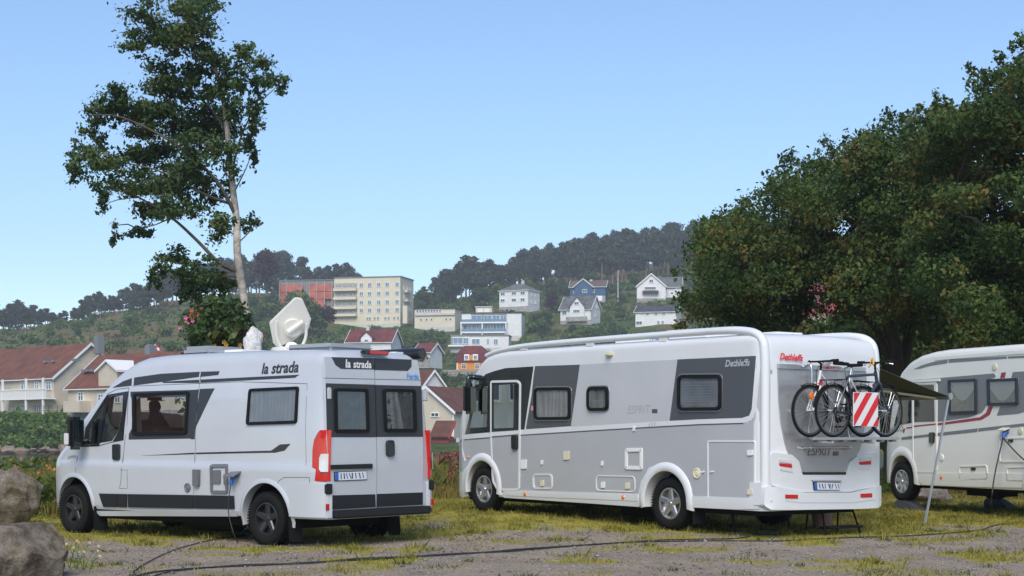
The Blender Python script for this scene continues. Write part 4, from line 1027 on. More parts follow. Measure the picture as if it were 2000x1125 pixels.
# striped warning board hung behind the bicycles
wbd = empty('warning_board'); qs = [V.plane(*c7(u, w_), 0, -.6) for u, w_ in ((868, 452), (1122, 445), (1122, 808), (898, 818))]
ctr = sum(qs, Vector()) / 4; wbd.location = V.M @ ctr; wbd.rotation_euler = V.root.rotation_euler
tag(wbd, 'square board with red and white diagonal stripes hung on the bicycles', 'warning board')
hw_ = abs(qs[0].y - qs[1].y) / 2; hh_ = abs(qs[0].z - qs[2].z) / 2
MB().box((0, 0, 0), (.012, 2 * hw_, 2 * hh_)).build('board', mat('board_white', (.7, .7, .7), .4), wbd, bevel=.003)
def clipd(poly, ax, lim, sg):
    out = []
    for i in range(len(poly)):
        a, b_ = poly[i - 1], poly[i]; da, db = sg * (lim - a[ax]), sg * (lim - b_[ax])
        if (da >= 0) != (db >= 0): t = da / (da - db); out.append(tuple(a[k] + (b_[k] - a[k]) * t for k in (0, 1)))
        if db >= 0: out.append(b_)
    return out
for k in range(-3, 4):
    o_ = k * .245; sw_ = .122; sl = .62      # image right is -y; stripes rise to the right
    poly = [(1 * .5 + o_, -.4), (.5 + o_ - sw_, -.4), (-.5 + o_ - sw_ + .35, .4), (-.5 + o_ + .35, .4)]
    for ax, lim in ((0, hw_ - .006), (1, hh_ - .006)):
        if poly: poly = clipd(poly, ax, lim, 1)
        if poly: poly = clipd(poly, ax, -lim, -1)
    if len(poly) > 2: MB().extr([(-.0075, a, b_) for a, b_ in poly], (-.0015, 0, 0)).build('red_stripe', mat('board_red', (.62, .015, .02), .4), wbd)
MB().tube([(.01, hw_ * .7, hh_), (.12, hw_ * .7, hh_ + .06)], .005, 5).tube([(.01, -hw_ * .7, hh_), (.12, -hw_ * .7, hh_ + .06)], .005, 5).build('hook', black_matt, wbd)
# folding step under the tail
stp = empty('folding_step'); o = V.plane(*c4(888, 1030), 0, .35); stp.location = V.M @ Vector((.35, o.y, 0)); stp.rotation_euler = (0, 0, V.root.rotation_euler[2])
stp.location.z = float(gz(stp.location.x, stp.location.y))
tag(stp, 'black folding metal step standing under the grey motorhome tail', 'step')
MB().box((0, 0, .42), (.3, .62, .03)).build('tread', black_matt, stp, bevel=.008); MB().box((-.2, 0, .1), (.2, .68, .03)).build('tread', black_matt, stp, bevel=.008)
for y in (-.33, .33):
    MB().tube([(-.1, y * .92, .42), (-.24, y * 1.08, 0)], .014, 6).build('leg', black_matt, stp); MB().tube([(.12, y * .92, .42), (.16, y, 0)], .014, 6).build('leg', black_matt, stp)
o = V.plane(*c4(845, 985), 0, 1.1); bu = veh_pt(MHM, 1.1, o.y); bz = float(gz(bu.x, bu.y))
bk = empty('bucket', (bu.x, bu.y, bz)); tag(bk, 'dusty pink bucket on the ground behind the black step', 'bucket')
MB().lathe([(0, .005), (.13, .005), (.17, .34), (.178, .34), (.178, .33), (.165, .33), (.125, .02)], (0, 0, 0), 'z', 22).build('pail', mat('dusty_pink', (.3, .16, .13), .6), bk, smooth=40)
MB().tube(catmull([(-.17, 0, .33), (-.12, .03, .42), (0, .04, .45), (.12, .03, .42), (.17, 0, .33)], 4), .005, 5).build('handle', chrome, bk)

# ---------------------------------------------------------------- the cream white motorhome with red swoosh
cream_paint = mat('cream_paint', (.74, .72, .66), .3, coat=.5)
th = Veh(THR, 'motorhome'); V = th
tag(V.root, 'cream white motorhome with a dark red swoosh, standing on levelling ramps', 'motorhome')
TB = Body(([.25, .36, .45, 2.8], [1.09, 1.12, 1.13, 1.13]),
          ([0, .02, .05, .1, .2, 5.2, 5.7, 6.1, 6.4, 6.65, 6.8, 6.88, 6.92], [.9, .93, .96, .98, 1, 1, .985, .955, .915, .85, .75, .62, .5]),
          ([0, .05, .15, .3, 4.6, 5.0, 5.4, 5.75, 6.0, 6.2, 6.35, 6.5, 6.7, 6.85, 6.92], [2.45, 2.62, 2.72, 2.75, 2.75, 2.73, 2.68, 2.58, 2.44, 2.2, 1.85, 1.35, 1.12, .98, .85]),
          ([0, 6.3, 6.92], [.34, .34, .36]), .12, .12, ([0, 3], [0, 0]))
V.sy = TB.sy
xs_ = [0, .02, .05, .1, .2, .3] + list(np.arange(.6, 4.6, .3)) + list(np.arange(4.6, 6.2, .1)) + [6.2, 6.28, 6.35, 6.42, 6.5, 6.6, 6.7, 6.77, 6.82, 6.86, 6.9, 6.92]
body = loft([TB.ring(x) for x in xs_]).build('body', cream_paint, V.root)
fh3 = V.plane(*c5(188, 797), 1, 1.1); WR3 = [(fh3.x, .39), (fh3.x - 4.0, .39)]
cut = []
for hx, hz in WR3:
    for s in (1, -1):
        pts = arc2((hx, hz + .05), .445, 0, 180, 20) + [(hx - .445, 0), (hx + .445, 0)]
        cut.append(tmp(MB().extr([(a, s * .75, b) for a, b in pts], (0, s * .6, 0)), black_matt))
for c in cut: c.parent = V.root
boolean(body, cut)
W = lambda n, pts, m, th=.004, **k: V.patch(n, pts, 's', m, th, **k)
tgrey = mat('swoosh_grey', (.16, .165, .175), .35, coat=.3); wine = mat('wine_red', (.3, .015, .04), .35, coat=.3)
W('grey_swoosh', cc(c5, (252, 218), (300, 195), (360, 178), (432, 168), (428, 186), (340, 200), (290, 214)), tgrey); W('grey_swoosh', cc(c5, (438, 166), (742, 150), (739, 162), (435, 184)), tgrey); W('grey_swoosh', cc(c5, (748, 150), (860, 145), (860, 157), (745, 161)), tgrey)
W('grey_field', cc(c5, (228, 274), (400, 262), (672, 239), (683, 252), (676, 262), (636, 272), (640, 400), (610, 445), (540, 470), (380, 492), (228, 500)), tgrey)
W('grey_field', cc(c5, (772, 232), (900, 224), (900, 420), (800, 450), (688, 460), (706, 412), (800, 404), (804, 262), (765, 262)), tgrey)
W('red_swoosh', cc(c5, (712, 235), (736, 233), (730, 262), (706, 264)), wine)
W('red_swoosh', cc(c5, (215, 522), (420, 494), (600, 468), (632, 446), (646, 412), (668, 412), (652, 455), (608, 482), (420, 506), (215, 528)), wine, .005)
W('grey_stripe', cc(c5, (190, 573), (590, 526), (585, 545), (190, 588)), tgrey); W('grey_stripe', cc(c5, (594, 526), (900, 492), (900, 508), (590, 543)), tgrey)
for pl in (((437, 272), (586, 265), (588, 450), (440, 455)), ((640, 268), (801, 261), (803, 405), (645, 411))):
    fr = V.ring('window', cc(c5, *pl), 's', mat('navy_window_frame', (.025, .03, .045), .4), .06, .035, r=.03); q = inset_poly(round_poly(V.to2(cc(c5, *pl), 's'), .03), .05)
    V.patch('dark_blind', q, 's', mat('blind_shade', (.03, .032, .035), .8, var=.4, vs=3), .004, fr, px=False); V.patch('pane', q, 's', glass_tint, .02, fr, px=False)
    (a0, b0), (a1, b1) = V.to2(cc(c5, (pl[0][0] + 14, pl[0][1] + 18), (pl[1][0] - 14, pl[1][1] + 18)), 's')
    drape = [(a0 + (a1 - a0) * t, b0 + (b1 - b0) * t) for t in np.linspace(0, 1, 9)] + [(a1 + (a0 - a1) * t, b1 - .1 - .22 * math.sin(math.pi * t)) for t in np.linspace(0, 1, 9)]
    V.patch('net_curtain', drape, 's', mat('net_white', (.35, .36, .37), .9), .008, fr, px=False)
W('cab_window', cc(c5, (186, 372), (242, 368), (238, 498), (150, 515)), glass_dark, .006)
dd = W('cab_door', cc(c5, (250, 290), (370, 288), (376, 300), (374, 740), (366, 755), (262, 755), (255, 740)), cream_paint, .012, r=.02)
W('door_window', cc(c5, (260, 300), (362, 298), (366, 490), (260, 493)), glass_dark, .018, parent=dd, r=.03)
W('door_stripe', cc(c5, (256, 512), (374, 500), (374, 508), (256, 520)), wine, .0145, parent=dd); W('door_stripe', cc(c5, (256, 566), (374, 552), (374, 566), (256, 580)), tgrey, .0145, parent=dd)
V.ring('door_frame', cc(c5, (247, 286), (374, 283), (380, 298), (378, 745), (368, 760), (258, 760), (250, 745)), 's', cream_paint, .04, .02, r=.04)
V.lump('door_handle', cc(c5, (343, 548), (367, 546), (366, 604), (344, 604)), 's', black_gloss, .05, .04, dd)
W('rain_gutter', cc(c5, (225, 276), (394, 266), (394, 280), (225, 288)), cream_paint, .03)
hf = V.ring('locker_flap', cc(c5, (490, 722), (638, 716), (644, 796), (492, 800)), 's', cream_paint, .03, .012, r=.06); V.lump('lock', cc(c5, (556, 732), (578, 732), (578, 744), (556, 744)), 's', black_gloss, .02, .01, hf)
hf = V.ring('locker_flap', cc(c5, (698, 575), (860, 570), (860, 706), (702, 706)), 's', cream_paint, .03, .012, r=.06); V.lump('lock', cc(c5, (750, 585), (774, 585), (774, 598), (750, 598)), 's', black_gloss, .02, .01, hf)
V.ring('locker_flap', cc(c5, (738, 726), (880, 722), (880, 806), (740, 806)), 's', cream_paint, .03, .012, r=.06)
for u, w_, r in ((400, 680, .06), (812, 540, .06), (677, 206, .06)):
    q = V.side(c5(u, w_)); MB().lathe([(0, .015), (r * .6, .018), (r, .012), (r * 1.05, -.01)], (q[0], V.sy(*q), q[1]), 'y', 18).build('round_cap', cream_plastic if u != 400 else white_plastic, V.root, smooth=40)
q = V.side(c5(400, 782)); MB().lathe([(0, .028), (.03, .022), (.05, -.01)], (q[0], V.sy(*q), q[1]), 'y', 14).build('marker_lamp', orange_lens, V.root, smooth=60)
q = V.side(c5(742, 545)); y0 = V.sy(*q); MB().extr([(q[0] + .12, y0, q[1] + .06), (q[0] - .08, y0, q[1] + .06), (q[0] - .08, y0 + .12, q[1] + .02), (q[0] + .12, y0 + .12, q[1] + .02)], (0, 0, .015)).build('socket_lid', cream_plastic, V.root)
MB().tube([(q[0] - .02, y0, q[1]), (q[0] - .02, y0 + .07, q[1] - .02), (q[0] - .02, y0 + .1, q[1] - .1)], [.03, .032, .024], 10).build('plug', blue_plug, V.root, smooth=40)
TPLUG = V.M @ Vector((q[0] - .02, y0 + .1, q[1] - .1))
W('skirt', cc(c5, (262, 760), (700, 760), (860, 765), (860, 838), (600, 833), (300, 822), (280, 800)), cream_paint, .012, r=.02)
V.text('RAPIDO', c5(128, 548), c5(198, 541), 's', tgrey, thick=.006); V.ribbon('logo_mark', cc(c5, (199, 548), (206, 528)), 's', wine, .05, .006)
for hx, hz in WR3:
    q = arc2((hx, hz + .05), .48, -10, 190, 28); vs = []; fs = []
    for a, b in q:
        k = Vector((a - hx, b - hz - .05)).normalized()
        for rr, of in ((.43, -.3), (.43, .015), (.46, .028), (.55, .02), (.6, -.003)):
            a2, b2 = hx + k.x * rr, hz + .05 + k.y * rr; vs.append((a2, V.sy(a2, max(.3, b2)) + of, b2))
    for i in range(len(q) - 1):
        for k in range(4): fs.append((i * 5 + k, i * 5 + k + 1, i * 5 + k + 6, i * 5 + k + 5))
    MB().add(vs, fs).build('wheel_arch', cream_paint, V.root, smooth=50)
    for s in (1, -1): V.wheel(hx, s * 1.0, hz - .0, .35, rim_silver, 8, s, .225)
vs = []; fs = []
for i, x in enumerate(np.linspace(6.03, 6.46, 8)):
    for j, y in enumerate(np.linspace(-.94, .94, 13)): vs.append((x + .012, y * interp(x, *TB.plan), interp(x, *TB.top) + .03))
for i in range(7):
    for j in range(12): fs.append((i * 13 + j, i * 13 + j + 1, i * 13 + j + 14, i * 13 + j + 13))
MB().add(vs, fs).build('windscreen', glass_dark, V.root, smooth=60)
MB().box((3.4, 0, .33), (6.2, 1.85, .1)).box((4.4, .3, .22), (.9, .4, .1)).build('underbody', black_matt, V.root)
V.ribbon('roof_edge', [(4.9, 2.6), (3, 2.61), (.3, 2.61)], 's', cream_paint, .06, .012, px=False)
# levelling ramps under its wheels
ramp_m = mat('ramp_plastic', (.05, .053, .06), .6)
for hx, hz in WR3:
    for s in (1, -1):
        r_ = empty('levelling_ramp', V.M @ Vector((hx, s * 1.0, -.14)), (0, 0, V.root.rotation_euler[2]))
        tag(r_, 'dark plastic levelling ramp under the cream motorhome ' + (('front wheel below its cab door' if s > 0 else 'opposite front wheel in the shade') if hx > 4 else ('rear wheel on the socket side' if s > 0 else 'opposite rear wheel')), 'ramp', 'levelling ramps under the cream motorhome')
        pl = [(.2, 0), (.2, .13), (.14, .18), (-.12, .18), (-.28, .13), (-.4, .08), (-.62, .0)]
        MB().extr([(a, -.11, b) for a, b in pl], (0, .22, 0)).build('ramp_body', ramp_m, r_)
        for k in range(6): MB().box((.12 - k * .11, .115, .055), (.03, .02, .1 - k * .012)).build('rib', ramp_m, r_)
# ================================================================ houses
def tilemat(name, col, scale=3., dirx=True):
    if name in _m: return _m[name]
    m = mat(name, col, .75, var=.3, vs=.6); t = m.node_tree; b = t.nodes['Principled BSDF']
    tc = [n for n in t.nodes if n.type == 'TEX_COORD'][0]
    w1 = t.nodes.new('ShaderNodeTexWave'); w1.bands_direction = 'X'; w1.inputs['Scale'].default_value = scale; w1.inputs['Distortion'].default_value = .3
    w2 = t.nodes.new('ShaderNodeTexWave'); w2.bands_direction = 'Z'; w2.inputs['Scale'].default_value = scale * .9; w2.wave_profile = 'SAW'
    for q in (w1, w2): t.links.new(tc.outputs['Object'], q.inputs['Vector'])
    ad = t.nodes.new('ShaderNodeMath'); ad.operation = 'ADD'; t.links.new(w1.outputs['Fac'], ad.inputs[0]); t.links.new(w2.outputs['Fac'], ad.inputs[1])
    bp = t.nodes.new('ShaderNodeBump'); bp.inputs['Strength'].default_value = .9; bp.inputs['Distance'].default_value = .12
    t.links.new(ad.outputs[0], bp.inputs['Height']); t.links.new(bp.outputs[0], b.inputs['Normal'])
    return m
def boardmat(name, col, horizontal=True):
    if name in _m: return _m[name]
    m = mat(name, col, .6, var=.06, vs=.8); t = m.node_tree; b = t.nodes['Principled BSDF']
    tc = [n for n in t.nodes if n.type == 'TEX_COORD'][0]
    w1 = t.nodes.new('ShaderNodeTexWave'); w1.bands_direction = 'Z' if horizontal else 'X'; w1.inputs['Scale'].default_value = 2.; w1.wave_profile = 'SAW'
    t.links.new(tc.outputs['Object'], w1.inputs['Vector'])
    bp = t.nodes.new('ShaderNodeBump'); bp.inputs['Strength'].default_value = .5; bp.inputs['Distance'].default_value = .06
    t.links.new(w1.outputs['Fac'], bp.inputs['Height']); t.links.new(bp.outputs[0], b.inputs['Normal'])
    return m
tile_red = tilemat('red_tile', (.25, .085, .045)); tile_brown = tilemat('brown_tile', (.2, .075, .045)); tile_wine = tilemat('wine_tile', (.25, .055, .05))
tile_grey = tilemat('grey_slate', (.2, .2, .195)); tile_dark = tilemat('dark_slate', (.09, .095, .105)); tile_pale = tilemat('pale_brown_tile', (.2, .14, .11))
wall_cream = boardmat('cream_boards', (.62, .54, .42)); wall_white = boardmat('white_boards', (.72, .72, .7)); wall_orange = boardmat('orange_boards', (.72, .26, .03))
wall_blue = boardmat('blue_boards', (.04, .1, .19)); wall_red = boardmat('barn_red', (.3, .035, .03), False); wall_yellow = mat('yellow_render', (.6, .545, .41), .8, var=.06, vs=.3)
stone_m = mat('foundation_stone', (.3, .28, .26), .9, var=.35, vs=1.2); conc = mat('pale_concrete', (.5, .48, .44), .85, var=.1, vs=.4)
win_white = mat('window_white', (.75, .75, .74), .5); pane_m = mat('window_pane', (.05, .075, .1), .08, spec=.8); pane_blue = mat('window_pane_blue', (.12, .2, .3), .06, spec=.9)
metal_roof = mat('roof_metal', (.17, .175, .19), .5)
RECT = []       # (px0, px1, py_top, py_base, Y) of every house, to keep shrubs off their fronts
class House:
    def __init__(s, name, label, px, py, Y, wpx, yaw, d, h, rise, wallm, roofm, anchor='c', roof='gx', cat='house', over=.45, found=2.5, barge=None, group=None, wm=None):
        """px, py: photo position of the anchor at the foot of the front; wpx: photo width of the front; h, rise in photo pixels"""
        s.k = F / Y; s.th = R(yaw); s.Y = Y
        s.w = w = wm or wpx / s.k / math.cos(s.th); s.d = d; s.h = h = h / s.k; s.rise = rise = rise / s.k
        s.ax = {'c': 0, 'l': -w / 2, 'r': w / 2}[anchor]; s.px = px; s.py = py
        o = P(px, py, Y); ux = Vector((math.cos(s.th), math.sin(s.th), 0)); c = o - ux * s.ax
        s.root = empty(name, c, (0, 0, s.th)); tag(s.root, label, cat, group)
        pc = CX + F * c.x / c.y
        RECT.append((pc - w * s.k * .55, pc + w * s.k * .55 + abs(math.sin(s.th)) * d * s.k * .6, py - (s.h + s.rise) * s.k, py, Y))
        hw = w / 2
        if roof == 'gx':     # ridge parallel to the front
            MB().extr([(-hw, 0, -found), (-hw, d, -found), (-hw, d, h), (-hw, d / 2, h + rise), (-hw, 0, h)], (w, 0, 0)).build('wall', wallm, s.root)
            sl = rise / (d / 2); t = .22; ov = over
            prof = [(-ov, h - ov * sl), (d / 2, h + rise), (d + ov, h - ov * sl), (d + ov, h - ov * sl + t), (d / 2, h + rise + t), (-ov, h - ov * sl + t)]
            MB().extr([(-hw - ov, a, b + .02) for a, b in prof], (w + 2 * ov, 0, 0)).build('roof', roofm, s.root)
            for e in (-1, 1):
                pb = [(-ov, h - ov * sl - .15), (d / 2, h + rise - .15), (d + ov, h - ov * sl - .15), (d + ov, h - ov * sl + t + .05), (d / 2, h + rise + t + .06), (-ov, h - ov * sl + t + .05)]
                MB().extr([(e * (hw + ov) + e * .01, a, b + .02) for a, b in pb], (e * .1, 0, 0)).build('barge_board', barge or win_white, s.root)
            MB().box((0, -ov - .07, h - ov * sl + .1), (w + 2 * ov, .12, .14)).build('gutter', win_white, s.root)
        elif roof == 'gy':   # gable towards the camera
            MB().extr([(-hw, 0, -found), (hw, 0, -found), (hw, 0, h), (0, 0, h + rise), (-hw, 0, h)], (0, d, 0)).build('wall', wallm, s.root)
            sl = rise / hw; t = .22; ov = over
            prof = [(-hw - ov, h - ov * sl), (0, h + rise), (hw + ov, h - ov * sl), (hw + ov, h - ov * sl + t), (0, h + rise + t), (-hw - ov, h - ov * sl + t)]
            MB().extr([(a, -ov, b + .02) for a, b in prof], (0, d + 2 * ov, 0)).build('roof', roofm, s.root)
            pb = [(-hw - ov, h - ov * sl - .18), (0, h + rise - .18), (hw + ov, h - ov * sl - .18), (hw + ov, h - ov * sl + t + .05), (0, h + rise + t + .06), (-hw - ov, h - ov * sl + t + .05)]
            MB().extr([(a, -ov - .11, b + .02) for a, b in pb], (0, .1, 0)).build('barge_board', barge or win_white, s.root)
        elif roof == 'hip':
            MB().box((0, d / 2, (h - found) / 2), (w, d, h + found)).build('wall', wallm, s.root)
            ov = over; q = min(hw, d / 2) * .95
            vs = [(-hw - ov, -ov, h), (hw + ov, -ov, h), (hw + ov, d + ov, h), (-hw - ov, d + ov, h), (-hw + q, d / 2, h + rise), (hw - q, d / 2, h + rise)]
            MB().add(vs, [(0, 1, 5, 4), (1, 2, 5), (2, 3, 4, 5), (3, 0, 4), (3, 2, 1, 0)]).build('roof', roofm, s.root)
            MB().box((0, d / 2, h - .08), (w + 2 * ov + .02, d + 2 * ov + .02, .15)).build('eaves_board', win_white, s.root)
        elif roof == 'flat':
            MB().box((0, d / 2, (h - found) / 2), (w, d, h + found)).build('wall', wallm, s.root)
            MB().box((0, d / 2, h + .15), (w + .5, d + .5, .3)).build('roof', roofm, s.root)
        MB().box((0, -.03, -found / 2 + .2), (w + .1, .1, found)).build('foundation', stone_m if roof != 'flat' else conc, s.root)
    def u(s, px): return s.ax + (px - s.px) / s.k / math.cos(s.th)
    def v(s, py): return (s.py - py) / s.k
    def win(s, px, py, wp, hp, frame=None, pane=None, mull=1, y=0., cross=False, name='window'):
        return s.winm(s.u(px), s.v(py), wp / s.k / math.cos(s.th), hp / s.k, frame, pane, mull, y, cross, name)
    def winm(s, u, v, w, h, frame=None, pane=None, mull=1, y=0., cross=False, name='window', side=None):
        b = min(.12, w * .12); mb = MB(); q = []
        q += [((-w / 2 + b / 2, 0), (b, h)), ((w / 2 - b / 2, 0), (b, h)), ((0, h / 2 - b / 2), (w - 2 * b, b)), ((0, -h / 2 + b / 2), (w - 2 * b, b))]
        for k in range(1, mull + 1): q.append(((-w / 2 + w * k / (mull + 1), 0), (b * .7, h - 2 * b)))
        if cross: q.append(((0, h * .12), (w - 2 * b, b * .6)))
        def bx(m_, uu, vv, dw, dh, yc, dy):
            if side == 'r': m_.box((s.w / 2 - yc, u + uu, v + vv), (dy, dw, dh))
            elif side == 'l': m_.box((-s.w / 2 + yc, u + uu, v + vv), (dy, dw, dh))
            else: m_.box((u + uu, y + yc, v + vv), (dw, dy, dh))
        for (uu, vv), (dw, dh) in q: bx(mb, uu, vv, dw, dh, -.06, .2)
        fr = mb.build(name, frame or win_white, s.root)
        m2 = MB(); bx(m2, 0, 0, w - b, h - b, -.0, .1); m2.build('pane', pane or pane_m, fr)
        return fr
    def part(s, name, m, mb, parent=None): return mb.build(name, m, parent or s.root)
    def box(s, name, m, px0, px1, py0, py1, y0, y1, parent=None):
        a, b = s.u(px0), s.u(px1); c, e = s.v(py1), s.v(py0)
        return MB().box(((a + b) / 2, (y0 + y1) / 2, (c + e) / 2), (abs(b - a), abs(y1 - y0), abs(e - c))).build(name, m, parent or s.root)
    def chimney(s, px, top_py, wp=6, y=None, m=None):
        y = s.d / 2 if y is None else y; a = s.u(px); zt = s.v(top_py); w = wp / s.k
        c = MB().box((a, y, zt - 1.2), (w, w, 2.6)).build('chimney', m or conc, s.root); MB().box((a, y, zt + .12), (w * .7, w * .7, .3)).build('chimney_pot', metal_roof, s.root)

# long row houses on the far bank
c6 = lambda u, v: (u / 1.99, 560 + v / 1.99)
h = House('row_house', 'cream row house with long red tiled roof and white balcony on the far bank', 105, 809, 250, 150, -46, 12.2, 73, 66, wall_cream, tile_red, 'r', wm=36)
for (u, v, w_, h_) in ((43, 382, 32, 34), (118, 382, 24, 36), (183, 384, 28, 34), (40, 473, 34, 36), (118, 475, 22, 38)):
    x, y = c6(u, v); h.win(x, y, w_ / 2, h_ / 2, mull=1, pane=pane_blue, cross=True)
h.box('balcony_slab', win_white, -20, 112, 777, 780, -1.8, 0); 
for k in range(46): h.box('baluster', win_white, -18 + k * 2.85, -17 + k * 2.85, 761, 777, -1.8, -1.72)
h.box('balcony_rail', win_white, -20, 112, 758.5, 761, -1.85, -1.68)
for x in (-15, 53, 101): h.box('post', win_white, x, x + 3, 738, 809, -1.75, -1.5)
h.chimney(124, 657, 15, 6.5, metal_roof)
for x, y in ((5, 712), (42, 712), (138, 678)):  # roof windows
    a = h.u(x * .6 + 40); 
    MB().box((a, 2.6, h.h + 2.6), (1., .9, .35)).build('roof_window', metal_roof, h.root)
h = House('row_house', 'lower cream row house with red tiled roof behind the silver van nose', 133, 806, 242, 250, -40, 11.5, 48, 64, wall_cream, tile_red, 'l', wm=30)
for (u, v, w_, h_) in ((330, 428, 28, 36),): x, y = c6(u, v); h.win(x, y, w_ / 2, h_ / 2, cross=True)
h.win(215, 780, 14, 18, cross=True); h.win(255, 780, 14, 18, cross=True)
a = h.u(232); MB().extr([(a - 2.2, -.1, h.h - .2), (a + 2.2, -.1, h.h - .2), (a + 2.2, -.1, h.h + 2.4), (a, -.1, h.h + 3.6), (a - 2.2, -.1, h.h + 2.4)], (0, 5, 0)).build('dormer', wall_cream, h.root)
MB().extr([(a - 2.7, -.5, h.h + 2.1), (a, -.5, h.h + 3.65), (a + 2.7, -.5, h.h + 2.1), (a + 2.7, -.5, h.h + 2.4), (a, -.5, h.h + 3.95), (a - 2.7, -.5, h.h + 2.4)], (0, 6, 0)).build('dormer_roof', win_white, h.root)
h.box('porch', wall_cream, 150, 190, 784, 806, -2., 0.)
h.chimney(251, 678, 15, 6, metal_roof)
for x in (152, 165, 145): MB().box((h.u(x), 2.2, h.h + 2.6), (.9, .9, .35)).build('roof_window', metal_roof, h.root)
fe = empty('railing', P(130, 806, 246)); tag(fe, 'thin black railing in front of the cream row houses', 'railing')
for k in range(15): MB().box(((k - 7) * .68, 0, .45), (.05, .05, 1.2)).build('post', black_matt, fe)
for z in (.35, .7, 1.02): MB().box((0, 0, z), (9.6, .04, .05)).build('bar', black_matt, fe)
# windsock pole
pl = empty('windsock_pole', P(303, 720, 285)); tag(pl, 'thin white pole with a red and white windsock above the row house roof', 'pole')
MB().tube([(0, 0, -6), (0, 0, 4.3)], .08, 8).build('mast', win_white, pl)
for k in range(4): MB().tube([(.1 + k * .28, 0, 4.0 - k * .42), (.1 + (k + 1) * .28, 0, 4.0 - (k + 1) * .42)], [.28 - k * .04, .24 - k * .04], 8).build('windsock_band', logo_red if k % 2 == 0 else win_white, pl)
# houses seen between the two vehicles
h = House('house', 'cream boarded house with brown tiled roof behind the gap between the two vehicles', 887, 870, 250, 108, -28, 11, 67, 47, wall_cream, tile_brown, 'r', roof='gy', over=.5)
h.win(849, 810, 17, 9, mull=1)
h.box('corner_board', win_white, 884, 887, 803, 870, -.05, .05)
sh = House('shed', 'low red shed with brown tiled lean-to roof against the cream house', 859, 872, 243, 34, -14, 3, 18, 2, wall_red, tile_brown, 'c', cat='shed')
for o in list(sh.root.children):
    if not o.name.startswith(('wall', 'found')): bpy.data.objects.remove(o)
a = sh.w / 2 + .2; MB().add([(-a, -.5, sh.h - .1), (a, -.5, sh.h - .1), (a, 3.1, sh.h + 2.3), (-a, 3.1, sh.h + 2.3), (-a, -.5, sh.h + .1), (a, -.5, sh.h + .1), (a, 3.1, sh.h + 2.5), (-a, 3.1, sh.h + 2.5)], [(0, 1, 2, 3), (4, 5, 6, 7), (0, 1, 5, 4), (1, 2, 6, 5), (2, 3, 7, 6), (3, 0, 4, 7)]).build('roof', tile_brown, sh.root)
MB().add([(a, -.55, sh.h - .25), (a + .12, -.55, sh.h - .25), (a + .12, 3.15, sh.h + 2.15), (a, 3.15, sh.h + 2.15), (a, -.55, sh.h + .16), (a + .12, -.55, sh.h + .16), (a + .12, 3.15, sh.h + 2.56), (a, 3.15, sh.h + 2.56)], [(0, 1, 2, 3), (4, 5, 6, 7), (0, 1, 5, 4), (1, 2, 6, 5), (2, 3, 7, 6), (3, 0, 4, 7)]).build('barge_board', mat('red_trim', (.4, .05, .04), .6), sh.root)
h = House('house', 'white boarded house with bright red roof partly behind the motorhome mirror', 930, 868, 272, 96, -30, 10, 72, 46, wall_white, tilemat('bright_red_tile', (.33, .085, .06)), 'c', roof='gy'); h.win(905, 822, 10, 14); h.win(905, 850, 12, 14); h.box('shutter', wall_red, 893, 902, 818, 826, -.12, -.02)
h = House('house', 'pale house with steep brown roof whose white gable peeps over the cream house', 846, 850, 285, 70, 40, 9, 75, 50, wall_white, tile_brown, 'c', roof='gy')
# hillside houses
h = House('house', 'white house with wine red roof and a white front dormer above the van roof', 720, 690, 430, 88, -12, 10, 22, 25, wall_white, tile_wine, 'c')
a = h.u(716); MB().extr([(a - 1.5, -.3, h.h - .4), (a + 1.5, -.3, h.h - .4), (a + 1.5, -.3, h.h + 1.1), (a, -.3, h.h + 2.5), (a - 1.5, -.3, h.h + 1.1)], (0, 4, 0)).build('dormer', wall_white, h.root)
MB().extr([(a - 1.9, -.55, h.h + .85), (a, -.55, h.h + 2.55), (a + 1.9, -.55, h.h + .85), (a + 1.9, -.55, h.h + 1.1), (a, -.55, h.h + 2.85), (a - 1.9, -.55, h.h + 1.1)], (0, 4.6, 0)).build('dormer_roof', tile_wine, h.root)
h.win(716, 666, 8, 7, y=-.3); h.chimney(708, 636, 6)
h = House('house', 'small white house with plain wine red roof beside the black awning case of the van', 824, 700, 430, 32, -25, 7, 12, 17, wall_white, tile_wine, 'c')
h = House('house', 'orange house with red mansard roof and two white dormer windows', 920, 727, 450, 58, -8, 9, 20, 1, wall_orange, tile_wine, 'c')
for o in list(h.root.children):
    if o.name.startswith(('roof', 'barge', 'gutter')): bpy.data.objects.remove(o)
hw = h.w / 2; hh = h.h; lv = [(0, .3, .35), (2.4, -.1, -.35), (4.6, -1.9, -2.6)]
vs = [(sx * (hw + e1), (-e2 if sy < 0 else h.d + e2), hh + z) for z, e1, e2 in lv for sx, sy in ((-1, -1), (1, -1), (1, 1), (-1, 1))]
MB().add(vs, [(i * 4 + k, i * 4 + (k + 1) % 4, i * 4 + 4 + (k + 1) % 4, i * 4 + 4 + k) for i in range(2) for k in range(4)] + [(8, 9, 10, 11), (0, 1, 2, 3)]).build('roof', tile_wine, h.root)
for x in (912, 929): h.box('dormer', win_white, x - 5, x + 5, 692, 704, -.5, 1.5); h.win(x, 698, 7, 8, y=-.5)
h.box('dormer_infill', wall_orange, 917.2, 923.8, 693, 704, -.45, 1.)
for x in (906, 932): h.win(x, 715, 9, 10, cross=True)
for x in (893, 947.5): h.box('corner_board', win_white, x - 1, x + 1, 707, 724, -.06, .1)
